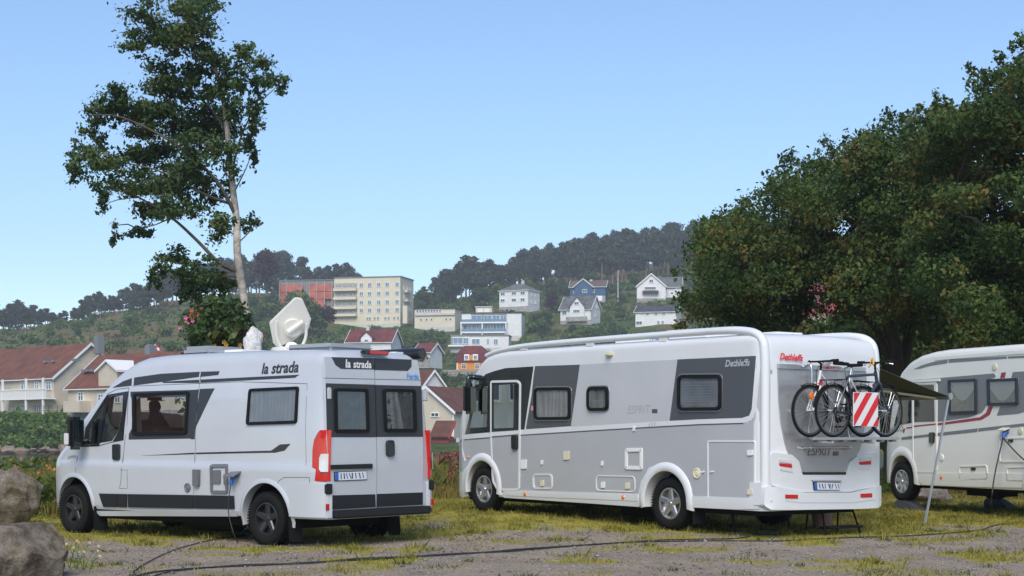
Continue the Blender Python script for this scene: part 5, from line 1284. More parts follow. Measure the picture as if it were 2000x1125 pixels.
# two modern white houses
c8 = lambda u, v: (850 + u / 3.1255, 420 + v / 3.1255)
h = House('modern_house', 'flat roofed modern white house with long glazed balconies and dark top storey', 960, 657, 520, 117, -6, 11, 45, 0.1, wall_white, tile_dark, 'c', roof='flat', found=4)
h.box('recess', metal_roof, 920, 990, 613, 633, -.08, 0); h.box('recess', metal_roof, 905, 988, 636, 650, -.08, 0)
for u0, u1, v0, v1 in ((222, 285, 612, 650), (297, 345, 612, 650), (350, 395, 612, 650), (398, 436, 615, 650), (195, 252, 665, 705), (262, 305, 675, 708), (317, 356, 675, 708), (372, 420, 662, 705)):
    x0, y0 = c8(u0, v0); x1, y1 = c8(u1, v1); h.win((x0 + x1) / 2, (y0 + y1) / 2, x1 - x0, y1 - y0, pane=pane_blue, y=-.1)
h.box('balcony_slab', win_white, 900, 991, 629, 632, -1.6, -.1); h.box('balcony_slab', win_white, 900, 991, 648, 651, -1.6, -.1)
for x in (901.5, 943, 989): h.box('post', win_white, x - 1, x + 1, 632, 657, -1.6, -1.35)
h.box('balustrade', pane_blue, 902, 990, 624, 629, -1.62, -1.57); h.box('balustrade', pane_blue, 902, 990, 643, 648, -1.62, -1.57)
h = House('modern_house', 'low modern white box house with three tall windows and a glazed end', 937, 680, 498, 113, -5, 9, 24, .1, wall_white, metal_roof, 'c', roof='flat', found=4)
h.box('glazed_end', metal_roof, 881, 905, 659, 673, -.1, 0)
for u, v, w_, h_ in ((138, 768, 60, 40), (188, 768, 32, 38), (248, 772, 50, 34), (322, 772, 14, 34), (370, 774, 28, 34)): x, y = c8(u, v); h.win(x, y, w_ / 3.13, h_ / 3.13, pane=pane_blue, y=-.1 if u < 200 else 0)
h.box('balcony_slab', win_white, 876, 906, 674, 677, -1.5, 0)
# apartment block
c7b = lambda u, v: (400 + u / 3.516, 480 + v / 3.516)
h = House('apartment_block', 'five storey yellow rendered apartment block with balconies on the wooded hill', 717, 634, 565, 132, -14, 15, 92, .1, wall_yellow, metal_roof, 'c', roof='flat', cat='apartment block', found=8)
for v_ in (270, 330, 390, 445):
    for u_ in (1075, 1133, 1197, 1256, 1325): x, y = c7b(u_, v_); h.win(x, y, 8, 8.6, pane=pane_blue)
for u_ in (1118, 1135, 1168, 1192, 1243, 1266, 1306, 1331): x, y = c7b(u_, 500); h.win(x, y, 4.6, 6.5)
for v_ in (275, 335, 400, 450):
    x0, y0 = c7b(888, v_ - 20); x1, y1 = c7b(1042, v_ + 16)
    h.box('loggia_shade_panel', mat('loggia_shade', (.2, .17, .12), .8), x0, x1, y0, y1, -.06, .0)  # flat dark panel; the shade of the recessed balcony is put into its colour
    for k in range(6): h.win(x0 + (x1 - x0) * (k + .5) / 6, (y0 + y1) / 2, 5.2, 7.5, y=-.1)
    h.box('balcony_parapet', wall_yellow, x0 - 1, x1 + 1, y1, y1 + 5, -1.6, 0)
for k, z in enumerate((3.2, 6.4, 9.6, 12.8)):
    for y_ in (4, 8, 11.5): h.winm(y_, z, 1.5, 1.5, side='r', pane=pane_blue)
    MB().box((h.w / 2 + .6, 7, z - 1.1), (1.2, 5.5, .9)).build('side_balcony', wall_yellow, h.root)
h.box('entrance_block', wall_yellow, 792, 801, 600, 634, -2.5, 0)
h = House('apartment_wing', 'apartment wing wrapped in red orange scaffold netting', 600, 634, 580, 108, -10, 14, 86, .1, mat('bare_wall', (.22, .2, .18), .9), metal_roof, 'c', roof='flat', cat='building', found=8)
rs = random.Random(4)
for i in range(7):
    for j in range(5):
        if rs.random() < .8: h.box('scaffold_net', mat('net_orange', (.42, .12, .075), .8, var=.3, vs=.5), 547 + i * 15, 561 + i * 15, 556 + j * 15, 570 + j * 15, -.9 - .1 * ((i + j) % 2), -.8 - .1 * ((i + j) % 2))
for i in range(8): h.box('scaffold_pole', chrome, 546 + i * 15, 546.8 + i * 15, 550, 634, -1.3, -1.15)
h = House('low_annex', 'low flat roofed yellow annex with a strip of windows beside the apartment block', 849, 640, 555, 80, -14, 10, 36, .1, wall_yellow, tile_dark, 'c', roof='flat', cat='building', found=5)
h.box('roof_band', conc, 810, 889, 612, 616, -.5, 0)
for k in range(9): h.win(815 + k * 5.6, 607, 4.6, 5, mull=0, y=-.05)
for x in (822, 833, 843, 872, 880): h.win(x, 624, 4, 5, mull=0)
h = House('garage', 'small yellow garage with two pale doors below the white hip roofed house', 945, 611, 572, 32, -6, 6, 11, .1, wall_yellow, conc, 'c', roof='flat', cat='garage'); h.box('garage_door', win_white, 933, 943, 603, 611, -.08, 0); h.box('garage_door', win_white, 946, 956, 603, 611, -.08, 0)
h = House('house', 'white two storey house with pale grey hipped roof', 1003, 600, 577, 56, -28, 9, 33, 15, wall_white, tile_grey, 'c', roof='hip')
for x in (982, 1004, 1021):
    for y in (573, 586): h.win(x, y, 9, 6, mull=1)
h.chimney(1010, 547, 5)
for y_ in (3, 6): h.winm(y_, 4.4, 1.1, 1.1, side='r'); h.winm(y_, 1.8, 1.1, 1.1, side='r')
h = House('house', 'dark blue house with white trimmed gables and brown roof', 1148, 579, 600, 68, -10, 8, 19, 13, wall_blue, tile_pale, 'c'); 
a = h.u(1140); MB().extr([(a - 3.2, -1.2, -2), (a + 3.2, -1.2, -2), (a + 3.2, -1.2, h.h), (a, -1.2, h.h + 2.6), (a - 3.2, -1.2, h.h)], (0, 5, 0)).build('gable_wing', wall_blue, h.root)
MB().extr([(a - 3.9, -1.6, h.h - .5), (a, -1.6, h.h + 2.65), (a + 3.9, -1.6, h.h - .5), (a + 3.9, -1.6, h.h - .2), (a, -1.6, h.h + 2.95), (a - 3.9, -1.6, h.h - .2)], (0, 6, 0)).build('wing_roof', win_white, h.root)
for x in (1143, 1157): h.win(x, 569, 9, 7, y=-1.2 if x < 1150 else 0)
h.win(1123, 570, 6, 6); h.chimney(1152, 545, 5); h.box('white_base', win_white, 1155, 1176, 578, 588, -.2, 0)
h = House('house', 'white house with steep pale grey roof and a front gable', 1124, 627, 540, 58, -26, 8, 24, 25, wall_white, tile_grey, 'c')
a = h.u(1129); MB().extr([(a - 2.6, -.8, 0), (a + 2.6, -.8, 0), (a + 2.6, -.8, h.h + .4), (a, -.8, h.h + 3.6), (a - 2.6, -.8, h.h + .4)], (0, 4.5, 0)).build('gable_wing', wall_white, h.root)
MB().extr([(a - 3.1, -1.1, h.h), (a, -1.1, h.h + 3.65), (a + 3.1, -1.1, h.h), (a + 3.1, -1.1, h.h + .25), (a, -1.1, h.h + 3.95), (a - 3.1, -1.1, h.h + .25)], (0, 5, 0)).build('wing_roof', tile_grey, h.root)
h.win(1128, 593, 9, 6, y=-.8); h.win(1128, 608, 13, 6, y=-.8, mull=3); h.win(1103, 610, 9, 8); 
for y_, z in ((2.5, 5), (5.5, 5), (4, 2)): h.winm(y_, z, 1.1, 1.2, side='r')
h.box('stone_base', stone_m, 1108, 1148, 619, 628, -1.0, -.8)
h = House('house', 'white gabled house with dark balcony and long grey roofed wing high on the hill', 1272, 584, 590, 56, -4, 12, 25, 24, wall_white, tile_grey, 'c', roof='gy')
h.win(1272, 549, 8, 7); h.win(1270, 563, 22, 6, mull=4); h.box('balcony', mat('balcony_brown', (.06, .04, .035), .8), 1255, 1286, 568, 573, -1.5, 0)
h2 = House('house_wing', 'long white wing with a band of windows and a pale grey roof', 1305, 582, 593, 52, -4, 9, 22, 20, wall_white, tile_grey, 'c', cat='house'); h2.win(1304, 563, 28, 6, mull=5)
h = House('house', 'white two storey house with dark slate roof beside the dark maples', 1281, 645, 520, 78, -16, 9, 36, 13, wall_white, tile_dark, 'c')
for x in (1265, 1281, 1296): h.win(x, 613, 6, 6)
for x in (1249, 1286, 1294): h.win(x, 630, 12 if x < 1255 else 5, 7)
h.chimney(1284, 592, 6, m=tile_brown)
h = House('house', 'red painted house half hidden behind the dark maples', 1615, 618, 420, 90, -10, 9, 36, 30, mat('bright_red_boards', (.36, .04, .04), .6), tilemat('rust_tile', (.33, .055, .04)), 'c')
# flagpole
fp = empty('flagpole', P(1207, 580, 582)); tag(fp, 'tall white flagpole without a flag on the hillside', 'flagpole'); MB().tube([(0, 0, -2), (0, 0, 9.4)], [.14, .07], 8).build('mast', win_white, fp); MB().lathe([(0, .14), (.12, .1), (.14, 0), (.1, -.1)], (0, 0, 9.45), 'z', 8).build('finial', win_white, fp)
# dry stone wall on the slope: stones one by one
dsw = empty('stone_wall', P(890, 736, 436)); tag(dsw, 'grey dry stone wall along the slope below the orange house', 'stone wall')
stm = []
for k in range(5):
    bm = bmesh.new(); bmesh.ops.create_cube(bm, size=1); bmesh.ops.bevel(bm, geom=bm.edges[:], offset=.14, segments=1, affect='EDGES')
    for v_ in bm.verts: v_.co *= 1 + rs.uniform(-.12, .12)
    m_ = bpy.data.meshes.new('stone'); bm.to_mesh(m_); bm.free(); m_.materials.append(mat('wall_stone', (.24, .22, .2), .9, var=.4, vs=.7)); stm.append(m_)
for j in range(3):
    x = -9.
    while x < 8:
        w_ = rs.uniform(.7, 1.5); o = bpy.data.objects.new('stone', stm[rs.randrange(5)]); C.objects.link(o); o.parent = dsw; o.location = (x + w_ / 2, rs.uniform(-.08, .08), .3 + j * .62); o.scale = (w_, .7, .64); x += w_ * .97
MB().box((-.5, .25, .6), (17, .4, 2.2)).build('core', stone_m, dsw)
# the house mirrored in the camper windows, left of the picture
h = House('house', 'white boarded house with brown roof mirrored in the motorhome cab windows', 1000, 844, 30, 1, -90, 9, 55, 40, wall_white, tile_brown, 'c', wm=26)
h.root.location = (-46, 36, -.4); h.root.rotation_euler = (0, 0, R(90)); RECT.pop()
for k, o in enumerate(list(h.root.children)): bpy.data.objects.remove(o)
MB().extr([(-16, 0, -2), (-16, 10, -2), (-16, 10, 5.2), (-16, 5, 9.5), (-16, 0, 5.2)], (32, 0, 0)).build('wall', wall_white, h.root)
MB().extr([(-16.5, -.6, 4.8), (-16.5, 5, 9.6), (-16.5, 10.6, 4.8), (-16.5, 10.6, 5.05), (-16.5, 5, 9.85), (-16.5, -.6, 5.05)], (33, 0, 0)).build('roof', tile_brown, h.root)
h.w = 32; h.k = 1.
for gx in (-9, 3, 11):
    MB().extr([(gx - 3, -1.2, -2), (gx + 3, -1.2, -2), (gx + 3, -1.2, 5), (gx, -1.2, 8), (gx - 3, -1.2, 5)], (0, 6, 0)).build('gable_wing', wall_white, h.root)
    MB().extr([(gx - 3.6, -1.6, 4.5), (gx, -1.6, 8.1), (gx + 3.6, -1.6, 4.5), (gx + 3.6, -1.6, 4.8), (gx, -1.6, 8.4), (gx - 3.6, -1.6, 4.8)], (0, 7, 0)).build('wing_roof', tile_brown, h.root)
    for ux in (-1.3, 1.3):
        for vz in (1.2, 3.9): h.winm(gx + ux, vz, 1.1, 1.5, y=-1.2, cross=True)
for gx in (-14, -4, -2, 7, 15):
    for vz in (1.2, 3.9): h.winm(gx, vz, 1.1, 1.5, cross=True)
# ================================================================ vegetation
def leaves_np(cent, size, n, rgen, flat=.3, outward=None, asp=1.6):
    """n quads at cent (n,3) with random orientation"""
    a = rgen.normal(size=(n, 3)); 
    if outward is not None: a = a * .8 + outward * .7
    a /= np.linalg.norm(a, axis=1, keepdims=True) + 1e-9
    b = rgen.normal(size=(n, 3)); t = np.cross(a, b); t /= np.linalg.norm(t, axis=1, keepdims=True) + 1e-9
    b = np.cross(a, t)
    s = size * np.clip(rgen.lognormal(-.05, .38, size=(n, 1)), .35, 2.2)
    t = t * s * asp * .5; b = b * s * .5
    v = np.stack([cent - t, cent + b * .9 + t * .1, cent + t, cent - b * .9 + t * .1], 1).reshape(-1, 3)
    f = np.arange(4 * n).reshape(n, 4)
    return v, f
def blob_pts(blobs, n, rgen, fill=.55, twig=0.):
    bl = np.array(blobs, float); wgt = bl[:, 3] * bl[:, 4] * bl[:, 5]; wgt = wgt ** .75; wgt /= wgt.sum()
    k = rgen.choice(len(bl), n, p=wgt)
    d = rgen.normal(size=(n, 3)); d /= np.linalg.norm(d, axis=1, keepdims=True)
    r = rgen.uniform(fill, 1., size=(n, 1)) ** .7
    # break the outline with directional noise, clump into sub-lobes
    q = np.sin(d[:, 0] * 5 + k * 1.7) * np.sin(d[:, 1] * 5 + k * 2.3) * np.sin(d[:, 2] * 5 + k * .9)
    r = r * (1 + .35 * q[:, None]) + (rgen.random((n, 1)) ** 6) * twig
    p = bl[k, :3] + d * r * bl[k, 3:6]
    return p, d
def crown_mesh(name, blobs, n, size, rgen, fill=.5, m=None, asp=1.6, twig=.1):
    p, d = blob_pts(blobs, n, rgen, fill, twig)
    v, f = leaves_np(p, size, n, rgen, outward=d, asp=asp); me = np_mesh(name, v, f)
    if m: me.materials.append(m)
    return me
bark_pale = mat('pale_bark', (.42, .37, .32), .9, var=.5, vs=5, bump=.6, bs=14); bark_dark = mat('dark_bark', (.035, .027, .02), .95, var=.3, vs=4, bump=.6, bs=14)
bark_pine = mat('pine_bark', (.2, .11, .07), .9, var=.3, vs=1)
leaf_dark = leafmat('dark_leaves', [(.022, .048, .018), (.036, .072, .022), (.05, .092, .03), (.072, .115, .035), (.115, .135, .045)])
leaf_maple = leafmat('maple_leaves', [(.02, .042, .011), (.03, .058, .013), (.04, .075, .017), (.052, .092, .02), (.07, .105, .024), (.095, .11, .025), (.15, .105, .025)])
leaf_pine = leafmat('pine_needles', [(.028, .04, .02), (.045, .058, .03), (.06, .072, .036)], trans=.1)
leaf_bush = leafmat('bush_leaves', [(.05, .1, .022), (.08, .14, .032), (.12, .18, .045), (.16, .2, .055)]); leaf_bush2 = leafmat('deep_bush_leaves', [(.034, .07, .018), (.058, .1, .028), (.09, .135, .038)])
leaf_purple = leafmat('copper_leaves', [(.03, .014, .018), (.05, .02, .026), (.065, .035, .03)]); leaf_bank = leafmat('bank_leaves', [(.05, .11, .02), (.08, .15, .028), (.12, .19, .04), (.16, .19, .045)])

def px_tube(mb, pts, Y, r, n=8):
    q = catmull([P(a, b, Y + (c[0] if c else 0)) for a, b, *c in pts], 4)
    rs_ = [r[0] + (r[1] - r[0]) * i / (len(q) - 1) for i in range(len(q))]
    mb.tube(q, rs_, n)
# ---- the tall leaning tree behind the van
TY0 = 44.
tr = empty('tree', P(492, YH + H * F / TY0, TY0)); tag(tr, 'tall pale-trunked tree with open dark crown rising behind the silver van', 'tree')
inv = Matrix.Translation(tr.location).inverted()
def near_obj(name, me, m, root):
    me.transform(Matrix.Translation(-root.location)); return mkobj(name, me, m, root)
mb = MB(); px_tube(mb, [(492, 950), (490, 820), (488, 700), (484, 640), (474, 570), (464, 500), (462, 430), (455, 370), (448, 300), (440, 220), (425, 150), (395, 90), (360, 30), (350, -20)], TY0, (.15, .03), 10)
me = mb.mesh(); autosmooth(me, 60); near_obj('trunk', me, bark_pale, tr)
limbs = [([(464, 530), (430, 515), (385, 470), (335, 425), (270, 385), (200, 350)], (.1, .03), 0), ([(460, 420), (420, 350), (340, 280), (240, 230), (180, 225)], (.08, .02), -1), ([(452, 340), (470, 270), (500, 210), (545, 165)], (.06, .015), 1),
         ([(445, 260), (400, 200), (330, 150), (280, 110)], (.06, .015), .6), ([(458, 400), (400, 380), (300, 330), (150, 305)], (.07, .015), -.6), ([(425, 150), (440, 120), (480, 100)], (.04, .012), 0), ([(470, 470), (490, 450), (505, 430)], (.03, .01), 0),
         ([(395, 90), (330, 80), (250, 95)], (.04, .012), .3), ([(466, 540), (420, 540), (370, 545), (310, 535)], (.05, .012), .4), ([(455, 380), (480, 330), (495, 290)], (.035, .01), 0), ([(335, 425), (300, 440), (255, 450), (222, 470)], (.03, .008), 0), ([(270, 385), (215, 395), (198, 425)], (.025, .007), 0), ([(480, 200), (505, 230), (520, 215)], (.02, .006), 0)]
mb = MB()
for pts, r, dy in limbs:
    px_tube(mb, [(a, b, dy * 2.5 * i / len(pts)) for i, (a, b) in enumerate(pts)], TY0, (r[0] * .7, r[1] * .6), 6)
me = mb.mesh(); autosmooth(me, 60); lo = near_obj('limbs', me, mat('limb_bark', (.1, .08, .06), .9, var=.3, vs=5), tr); lo['kind'] = 'stuff'
crown_px = [(345, 30, 80, 42), (300, 60, 50, 30), (390, 25, 40, 30), (270, 98, 38, 14), (355, 85, 55, 30), (320, 150, 50, 38), (395, 145, 48, 48), (480, 125, 36, 38), (500, 170, 36, 34), (545, 165, 26, 20), (440, 175, 45, 38), (330, 195, 80, 38), (235, 200, 42, 30), (205, 222, 42, 24), (285, 235, 75, 34), (395, 235, 70, 40), (470, 215, 40, 30), (185, 255, 22, 26),
            (165, 300, 38, 26), (150, 335, 22, 26), (220, 310, 55, 34), (300, 300, 65, 32), (370, 300, 50, 34), (430, 300, 36, 40), (490, 295, 16, 34), (250, 355, 60, 32), (330, 360, 60, 34), (400, 370, 46, 36), (200, 385, 16, 30), (290, 410, 52, 28), (355, 415, 46, 26), (420, 425, 32, 36), (485, 435, 24, 20), (275, 450, 36, 14), (225, 460, 10, 22), (500, 250, 14, 24),
            (310, 520, 24, 28), (345, 510, 34, 22), (300, 550, 16, 24), (385, 530, 42, 26), (400, 570, 50, 30), (440, 545, 26, 24), (365, 575, 26, 20)]
blobs = []
rg = np.random.default_rng(3)
for a, b, rx_, ry_ in crown_px:
    c = P(a, b, TY0 + rg.uniform(-1.8, 1.8)); blobs.append((c.x, c.y, c.z, rx_ / F * TY0, max(rx_, ry_) / F * TY0 * 1.1, ry_ / F * TY0))
sub = []
for bl in blobs:       # break every clump into leaf sprays
    for k in range(11):
        d = rg.normal(size=3); d /= np.linalg.norm(d); q = rg.uniform(.35, 1.15)
        s_ = rg.uniform(.2, .46); sub.append((bl[0] + d[0] * q * bl[3], bl[1] + d[1] * q * bl[4], bl[2] + d[2] * q * bl[5], bl[3] * s_ * 1.3, bl[4] * s_, bl[5] * s_ * 1.1))
me = crown_mesh('crown', sub, 52000, .062, rg, .0, leaf_dark, twig=.9); near_obj('crown', me, None, tr)
mb = MB()
for bl in sub[::2]:
    c = Vector(bl[:3]); near = min(blobs, key=lambda q: (q[0] - c.x) ** 2 + (q[2] - c.z) ** 2); mb.tube([Vector(near[:3]), (Vector(near[:3]) + c) / 2 + Vector((0, 0, .1)), c], [.02, .014, .007], 4, cap=False)
tw = near_obj('twigs', mb.mesh(fix=False), bark_dark, tr); tw['kind'] = 'stuff'
# flowering shrub at its foot
fs_ = empty('flowering_shrub', P(430, YH + H * F / 42, 42)); tag(fs_, 'dark bushy shrub with orange and pink flowers at the foot of the tall tree', 'shrub')
blobs = [(*P(a, b, 42 + rg.uniform(-1, 1)), rx_ / F * 42, .8, ry_ / F * 42) for a, b, rx_, ry_ in ((430, 610, 50, 34), (460, 640, 32, 34), (400, 650, 40, 34), (440, 680, 60, 40), (385, 625, 30, 20), (420, 740, 70, 60), (430, 830, 80, 70), (420, 910, 80, 60))]
near_obj('foliage', crown_mesh('foliage', blobs, 16000, .09, rg, .3, leaf_dark), None, fs_)
mb = MB(); mb.tube([Vector((0, 0, 0)) + fs_.location, P(425, 760, 42), P(430, 640, 42)], [.07, .05, .02], 8); near_obj('stem', mb.mesh(), bark_dark, fs_)
for cx_, cy_, m_, n_ in ((383, 614, 'orange_petals', 7), (372, 624, 'pink_petals', 5), (492, 658, 'orange_petals', 12), (445, 610, 'pink_petals', 5), (408, 605, 'pink_petals', 4), (415, 668, 'yellow_petals', 5), (440, 672, 'yellow_petals', 4)):
    col = {'orange_petals': (.55, .07, .03), 'pink_petals': (.5, .14, .24), 'yellow_petals': (.5, .3, .03)}[m_]
    for k in range(n_):
        c = P(cx_ + rg.normal() * 9, cy_ + rg.normal() * 6, 40.9); fl = MB(); r0 = rg.uniform(.03, .055)
        for j in range(5):
            t = 2 * math.pi * j / 5; t2 = t + .5; t0 = t - .5
            fl.add([(0, 0, 0), (r0 * math.cos(t0), -.02, r0 * math.sin(t0)), (1.3 * r0 * math.cos(t), -.035, 1.3 * r0 * math.sin(t)), (r0 * math.cos(t2), -.02, r0 * math.sin(t2))], [(0, 1, 2, 3)])
        o = fl.build('flower', mat(m_, col, .6), fs_); o.location = c - fs_.location
# ---- the dark maples behind the motorhomes
def poly_in(x, y, poly):
    ins = False; n = len(poly); j = n - 1
    for i in range(n):
        if ((poly[i][1] > y) != (poly[j][1] > y)) and x < (poly[j][0] - poly[i][0]) * (y - poly[i][1]) / (poly[j][1] - poly[i][1]) + poly[i][0]: ins = not ins
        j = i
    return ins
HOLES = [(1612, 588, 12)]
def maple(label, base_px, Y, outline, stems, nblob, nleaf, leaf, seed, depth, rpx=(38, 62)):
    r_ = np.random.default_rng(seed)
    t = empty('tree', P(base_px, YH + H * F / Y, Y)); tag(t, label, 'tree', 'dark maples behind the motorhomes')
    mb = MB()
    for pts, r, dy in stems: px_tube(mb, [(a, b, dy * i / len(pts)) for i, (a, b) in enumerate(pts)], Y, r, 8)
    me = mb.mesh(); autosmooth(me, 60); near_obj('trunk', me, bark_dark, t)
    blobs = []; x0, x1 = min(p[0] for p in outline), max(p[0] for p in outline); y0, y1 = min(p[1] for p in outline), max(p[1] for p in outline)
    while len(blobs) < nblob:
        x, y = r_.uniform(x0, x1), r_.uniform(y0, y1)
        rr = r_.uniform(*rpx)
        if not poly_in(x, y, outline) or any(math.hypot(x - a, y - b) < c + rr * .55 for a, b, c in HOLES): continue
        dd = r_.normal() * depth * .5; c = P(x, y, Y + dd); blobs.append((c.x, c.y, c.z, rr / F * Y, rr / F * Y, rr * .62 / F * Y))
    sprig = []
    for i in range(len(outline)):
        (xa, ya), (xb, yb) = outline[i], outline[(i + 1) % len(outline)]
        for k in range(int(math.hypot(xb - xa, yb - ya) / 13)):
            q = r_.random(); x, y = xa + (xb - xa) * q, ya + (yb - ya) * q; mx, my = (x0 + x1) / 2, (y0 + y1) / 2; dn = math.hypot(x - mx, y - my); o_ = r_.uniform(10, 52)
            c = P(x + (x - mx) / dn * o_, y + (y - my) / dn * o_, Y + r_.normal() * .8); rr = r_.uniform(7, 17) / F * Y; sprig.append((c.x, c.y, c.z, rr * r_.uniform(.6, 1.2), rr, rr * r_.uniform(.6, 1.3)))
    me_ = crown_mesh('crown', blobs, nleaf, leaf, r_, .35, leaf_maple, twig=.25); near_obj('crown', me_, None, t)
    near_obj('outer_sprigs', crown_mesh('outer_sprigs', sprig, len(sprig) * 45, leaf, r_, .0, leaf_maple, twig=.3), None, t)
    mb = MB()
    ends = [P(p[0], p[1], Y + dy * (i + .5) / len(pts)) for pts, r, dy in stems for i, p in enumerate(pts) if i > 1]
    for bl in blobs[::2]:
        c = Vector(bl[:3]); e = min(ends, key=lambda q: (q - c).length)
        if (e - c).length < 5: mb.tube([e, e.lerp(c, .5) + Vector((0, 0, .15)), c], [.05, .03, .012], 5, cap=False)
    b_ = near_obj('branches', mb.mesh(fix=False), bark_dark, t); b_['kind'] = 'stuff'
maple('broad dark maple with rusty leaf tips leaning over the grey motorhome', 1745, 41., [(1362, 590), (1352, 540), (1385, 490), (1410, 445), (1490, 395), (1560, 340), (1640, 300), (1725, 258), (1800, 240), (1870, 230), (1870, 480), (1860, 660), (1790, 640), (1720, 600), (1650, 620), (1590, 560), (1520, 650), (1440, 630), (1380, 640)],
      [([(1740, 960), (1745, 800), (1752, 720), (1740, 640), (1690, 560), (1620, 500), (1540, 450)], (.22, .05), -1.5), ([(1752, 760), (1775, 660), (1790, 560), (1790, 450), (1770, 340)], (.18, .04), 1), ([(1745, 730), (1720, 660), (1690, 620), (1640, 580), (1560, 570), (1470, 560)], (.1, .03), -2), ([(1752, 700), (1722, 600), (1710, 500), (1690, 400), (1680, 330)], (.12, .03), 1.5), ([(1700, 575), (1640, 530), (1560, 520), (1450, 500)], (.07, .02), 1), ([(1690, 400), (1650, 370), (1590, 380)], (.05, .02), 0)], 280, 140000, .056, 11, 4.)
maple('taller dense dark maple standing over the cream motorhome', 1990, 36., [(1800, 260), (1850, 225), (1900, 185), (1950, 150), (2010, 118), (2120, 90), (2200, 200), (2250, 400), (2200, 640), (2020, 660), (1900, 655), (1840, 620), (1800, 500), (1815, 380)],
      [([(1985, 1000), (1985, 850), (1980, 700), (1960, 560), (1940, 420), (1930, 280)], (.28, .05), 0), ([(1980, 700), (2040, 560), (2090, 420), (2110, 260)], (.16, .04), 1), ([(1980, 680), (1920, 600), (1870, 520), (1850, 420)], (.12, .03), -1)], 215, 160000, .058, 12, 4.)
maple('low dark maple filling the gap under the broad one', 1880, 52., [(1560, 640), (1640, 610), (1760, 600), (1900, 590), (2050, 580), (2100, 700), (2050, 820), (1900, 850), (1700, 830), (1560, 720)], [([(1880, 935), (1880, 800), (1860, 700), (1800, 640)], (.2, .05), 0), ([(1882, 800), (1930, 700), (1990, 640)], (.12, .03), 0)], 110, 40000, .11, 13, 3., (45, 75))

# ---- trees and shrubs of the hill: a few kinds, copied
def pine_proto(seed, h=14.):
    r_ = np.random.default_rng(seed); root = empty('pine_tree')
    lean = r_.normal() * .5
    MB().tube([(0, 0, -1), (lean * .3, 0, h * .4), (lean, 0, h * .93)], [.34, .25, .08], 6).build('trunk', bark_pine, root)
    bl = []
    for k in range(15):
        z = h * r_.uniform(.36, .92); sp = h * .19 * (1.1 - .55 * abs(z / h - .62) / .35); a = r_.uniform(0, 6.28); q = r_.uniform(.2, 1)
        bl.append((lean * z / h + sp * q * math.cos(a), sp * q * math.sin(a), z, h * .12, h * .12, h * .085))
    bl.append((lean, 0, h * .93, h * .1, h * .1, h * .08))
    c = mkobj('crown', crown_mesh('crown', bl, 2200, .46, r_, .3, leaf_pine, twig=.2), None, root); return root
def tree_proto(name, seed, h, m, wide=.42, low=.15, n=1700, size=.42):
    r_ = np.random.default_rng(seed); root = empty(name)
    MB().tube([(0, 0, -1), (0, 0, h * .3), (r_.normal() * .2, 0, h * .75)], [h * .022, h * .018, .04], 6).build('trunk', bark_dark, root)
    bl = []
    for k in range(13):
        z = h * r_.uniform(low + .1, .86); sp = h * wide * math.sin(math.pi * min(1, max(.1, (z / h - low) / (1 - low)))) ** .6; a = r_.uniform(0, 6.28); q = r_.uniform(.1, .75)
        bl.append((sp * q * math.cos(a), sp * q * math.sin(a), z, h * .19, h * .19, h * .14))
    mkobj('crown', crown_mesh('crown', bl, n, size, r_, .4, m, twig=.1), None, root); return root
def bush_proto(seed, m, n=900, size=.32):
    r_ = np.random.default_rng(seed); root = empty('shrub')
    MB().tube([(0, 0, -.5), (0, 0, 1.2)], [.1, .04], 5).build('stem', bark_dark, root)
    bl = [(r_.normal() * 1.0, r_.normal() * .8, r_.uniform(.4, 1.5), r_.uniform(.7, 1.3), r_.uniform(.7, 1.2), r_.uniform(.5, .9)) for _ in range(7)]
    mkobj('foliage', crown_mesh('foliage', bl, n, size, r_, .3, m, twig=.2), None, root); return root
used = set()
def place(proto, loc, s, rz, label, cat, group, sz=None):
    o = copy_tree(proto) if id(proto) in used else proto
    used.add(id(proto)); o.location = loc; o.rotation_euler = (0, 0, rz); o.scale = (s, s, sz or s); tag(o, label, cat, group); return o
pines = [pine_proto(100 + k) for k in range(6)]
decid = [tree_proto('broadleaf_tree', 200 + k, 9., leaf_bush if k % 2 else leaf_bush2) for k in range(5)]
purple = tree_proto('copper_tree', 300, 9., leaf_purple)
bushes = [bush_proto(400 + k, (leaf_bush, leaf_bush2, leaf_bank)[k % 3]) for k in range(6)]
sky_px = [-60, 0, 50, 75, 100, 130, 160, 175, 200, 230, 250, 290, 330, 350, 420, 490, 520, 560, 590, 610, 650, 690, 705, 720, 830, 850, 870, 890, 920, 960, 985, 1005, 1030, 1060, 1120, 1160, 1200, 1240, 1280, 1320, 1370, 1420, 1500]
sky_py = [590, 595, 588, 600, 612, 605, 592, 576, 572, 575, 562, 545, 530, 522, 505, 500, 490, 495, 502, 520, 512, 520, 530, 540, 555, 548, 530, 512, 502, 507, 522, 500, 486, 480, 472, 458, 452, 446, 448, 440, 431, 428, 425]
rs = random.Random(21); npine = 0
def ridge_row(px0, px1, step, Ya, drop, names):
    global npine
    x = px0
    while x < px1:
        Y = Ya + rs.uniform(-25, 25); z = float(tz(x, Y)); gp = YH - (z - H) / Y * F
        top = interp(x, sky_px, sky_py) + drop + rs.choice((-6, -3, 0, 3, 8, 16)) + rs.uniform(-2, 4)
        hgt = (gp - top) / F * Y
        if hgt > 4:
            s = hgt / 14; place(rs.choice(pines), ((x - CX) / F * Y, Y, z), max(.55, min(1.35, s * rs.uniform(.9, 1.1))), rs.uniform(0, 6.28), names, 'tree', names, sz=s); npine += 1
        x += step * rs.uniform(.6, 1.35)
ridge_row(-60, 345, 9, 640, 0, 'distant pine in the wood along the low ridge above the brown slope')
ridge_row(-60, 345, 11, 610, 14, 'distant pine in the wood along the low ridge above the brown slope')
ridge_row(-60, 345, 12, 665, 6, 'distant pine in the wood along the low ridge above the brown slope')
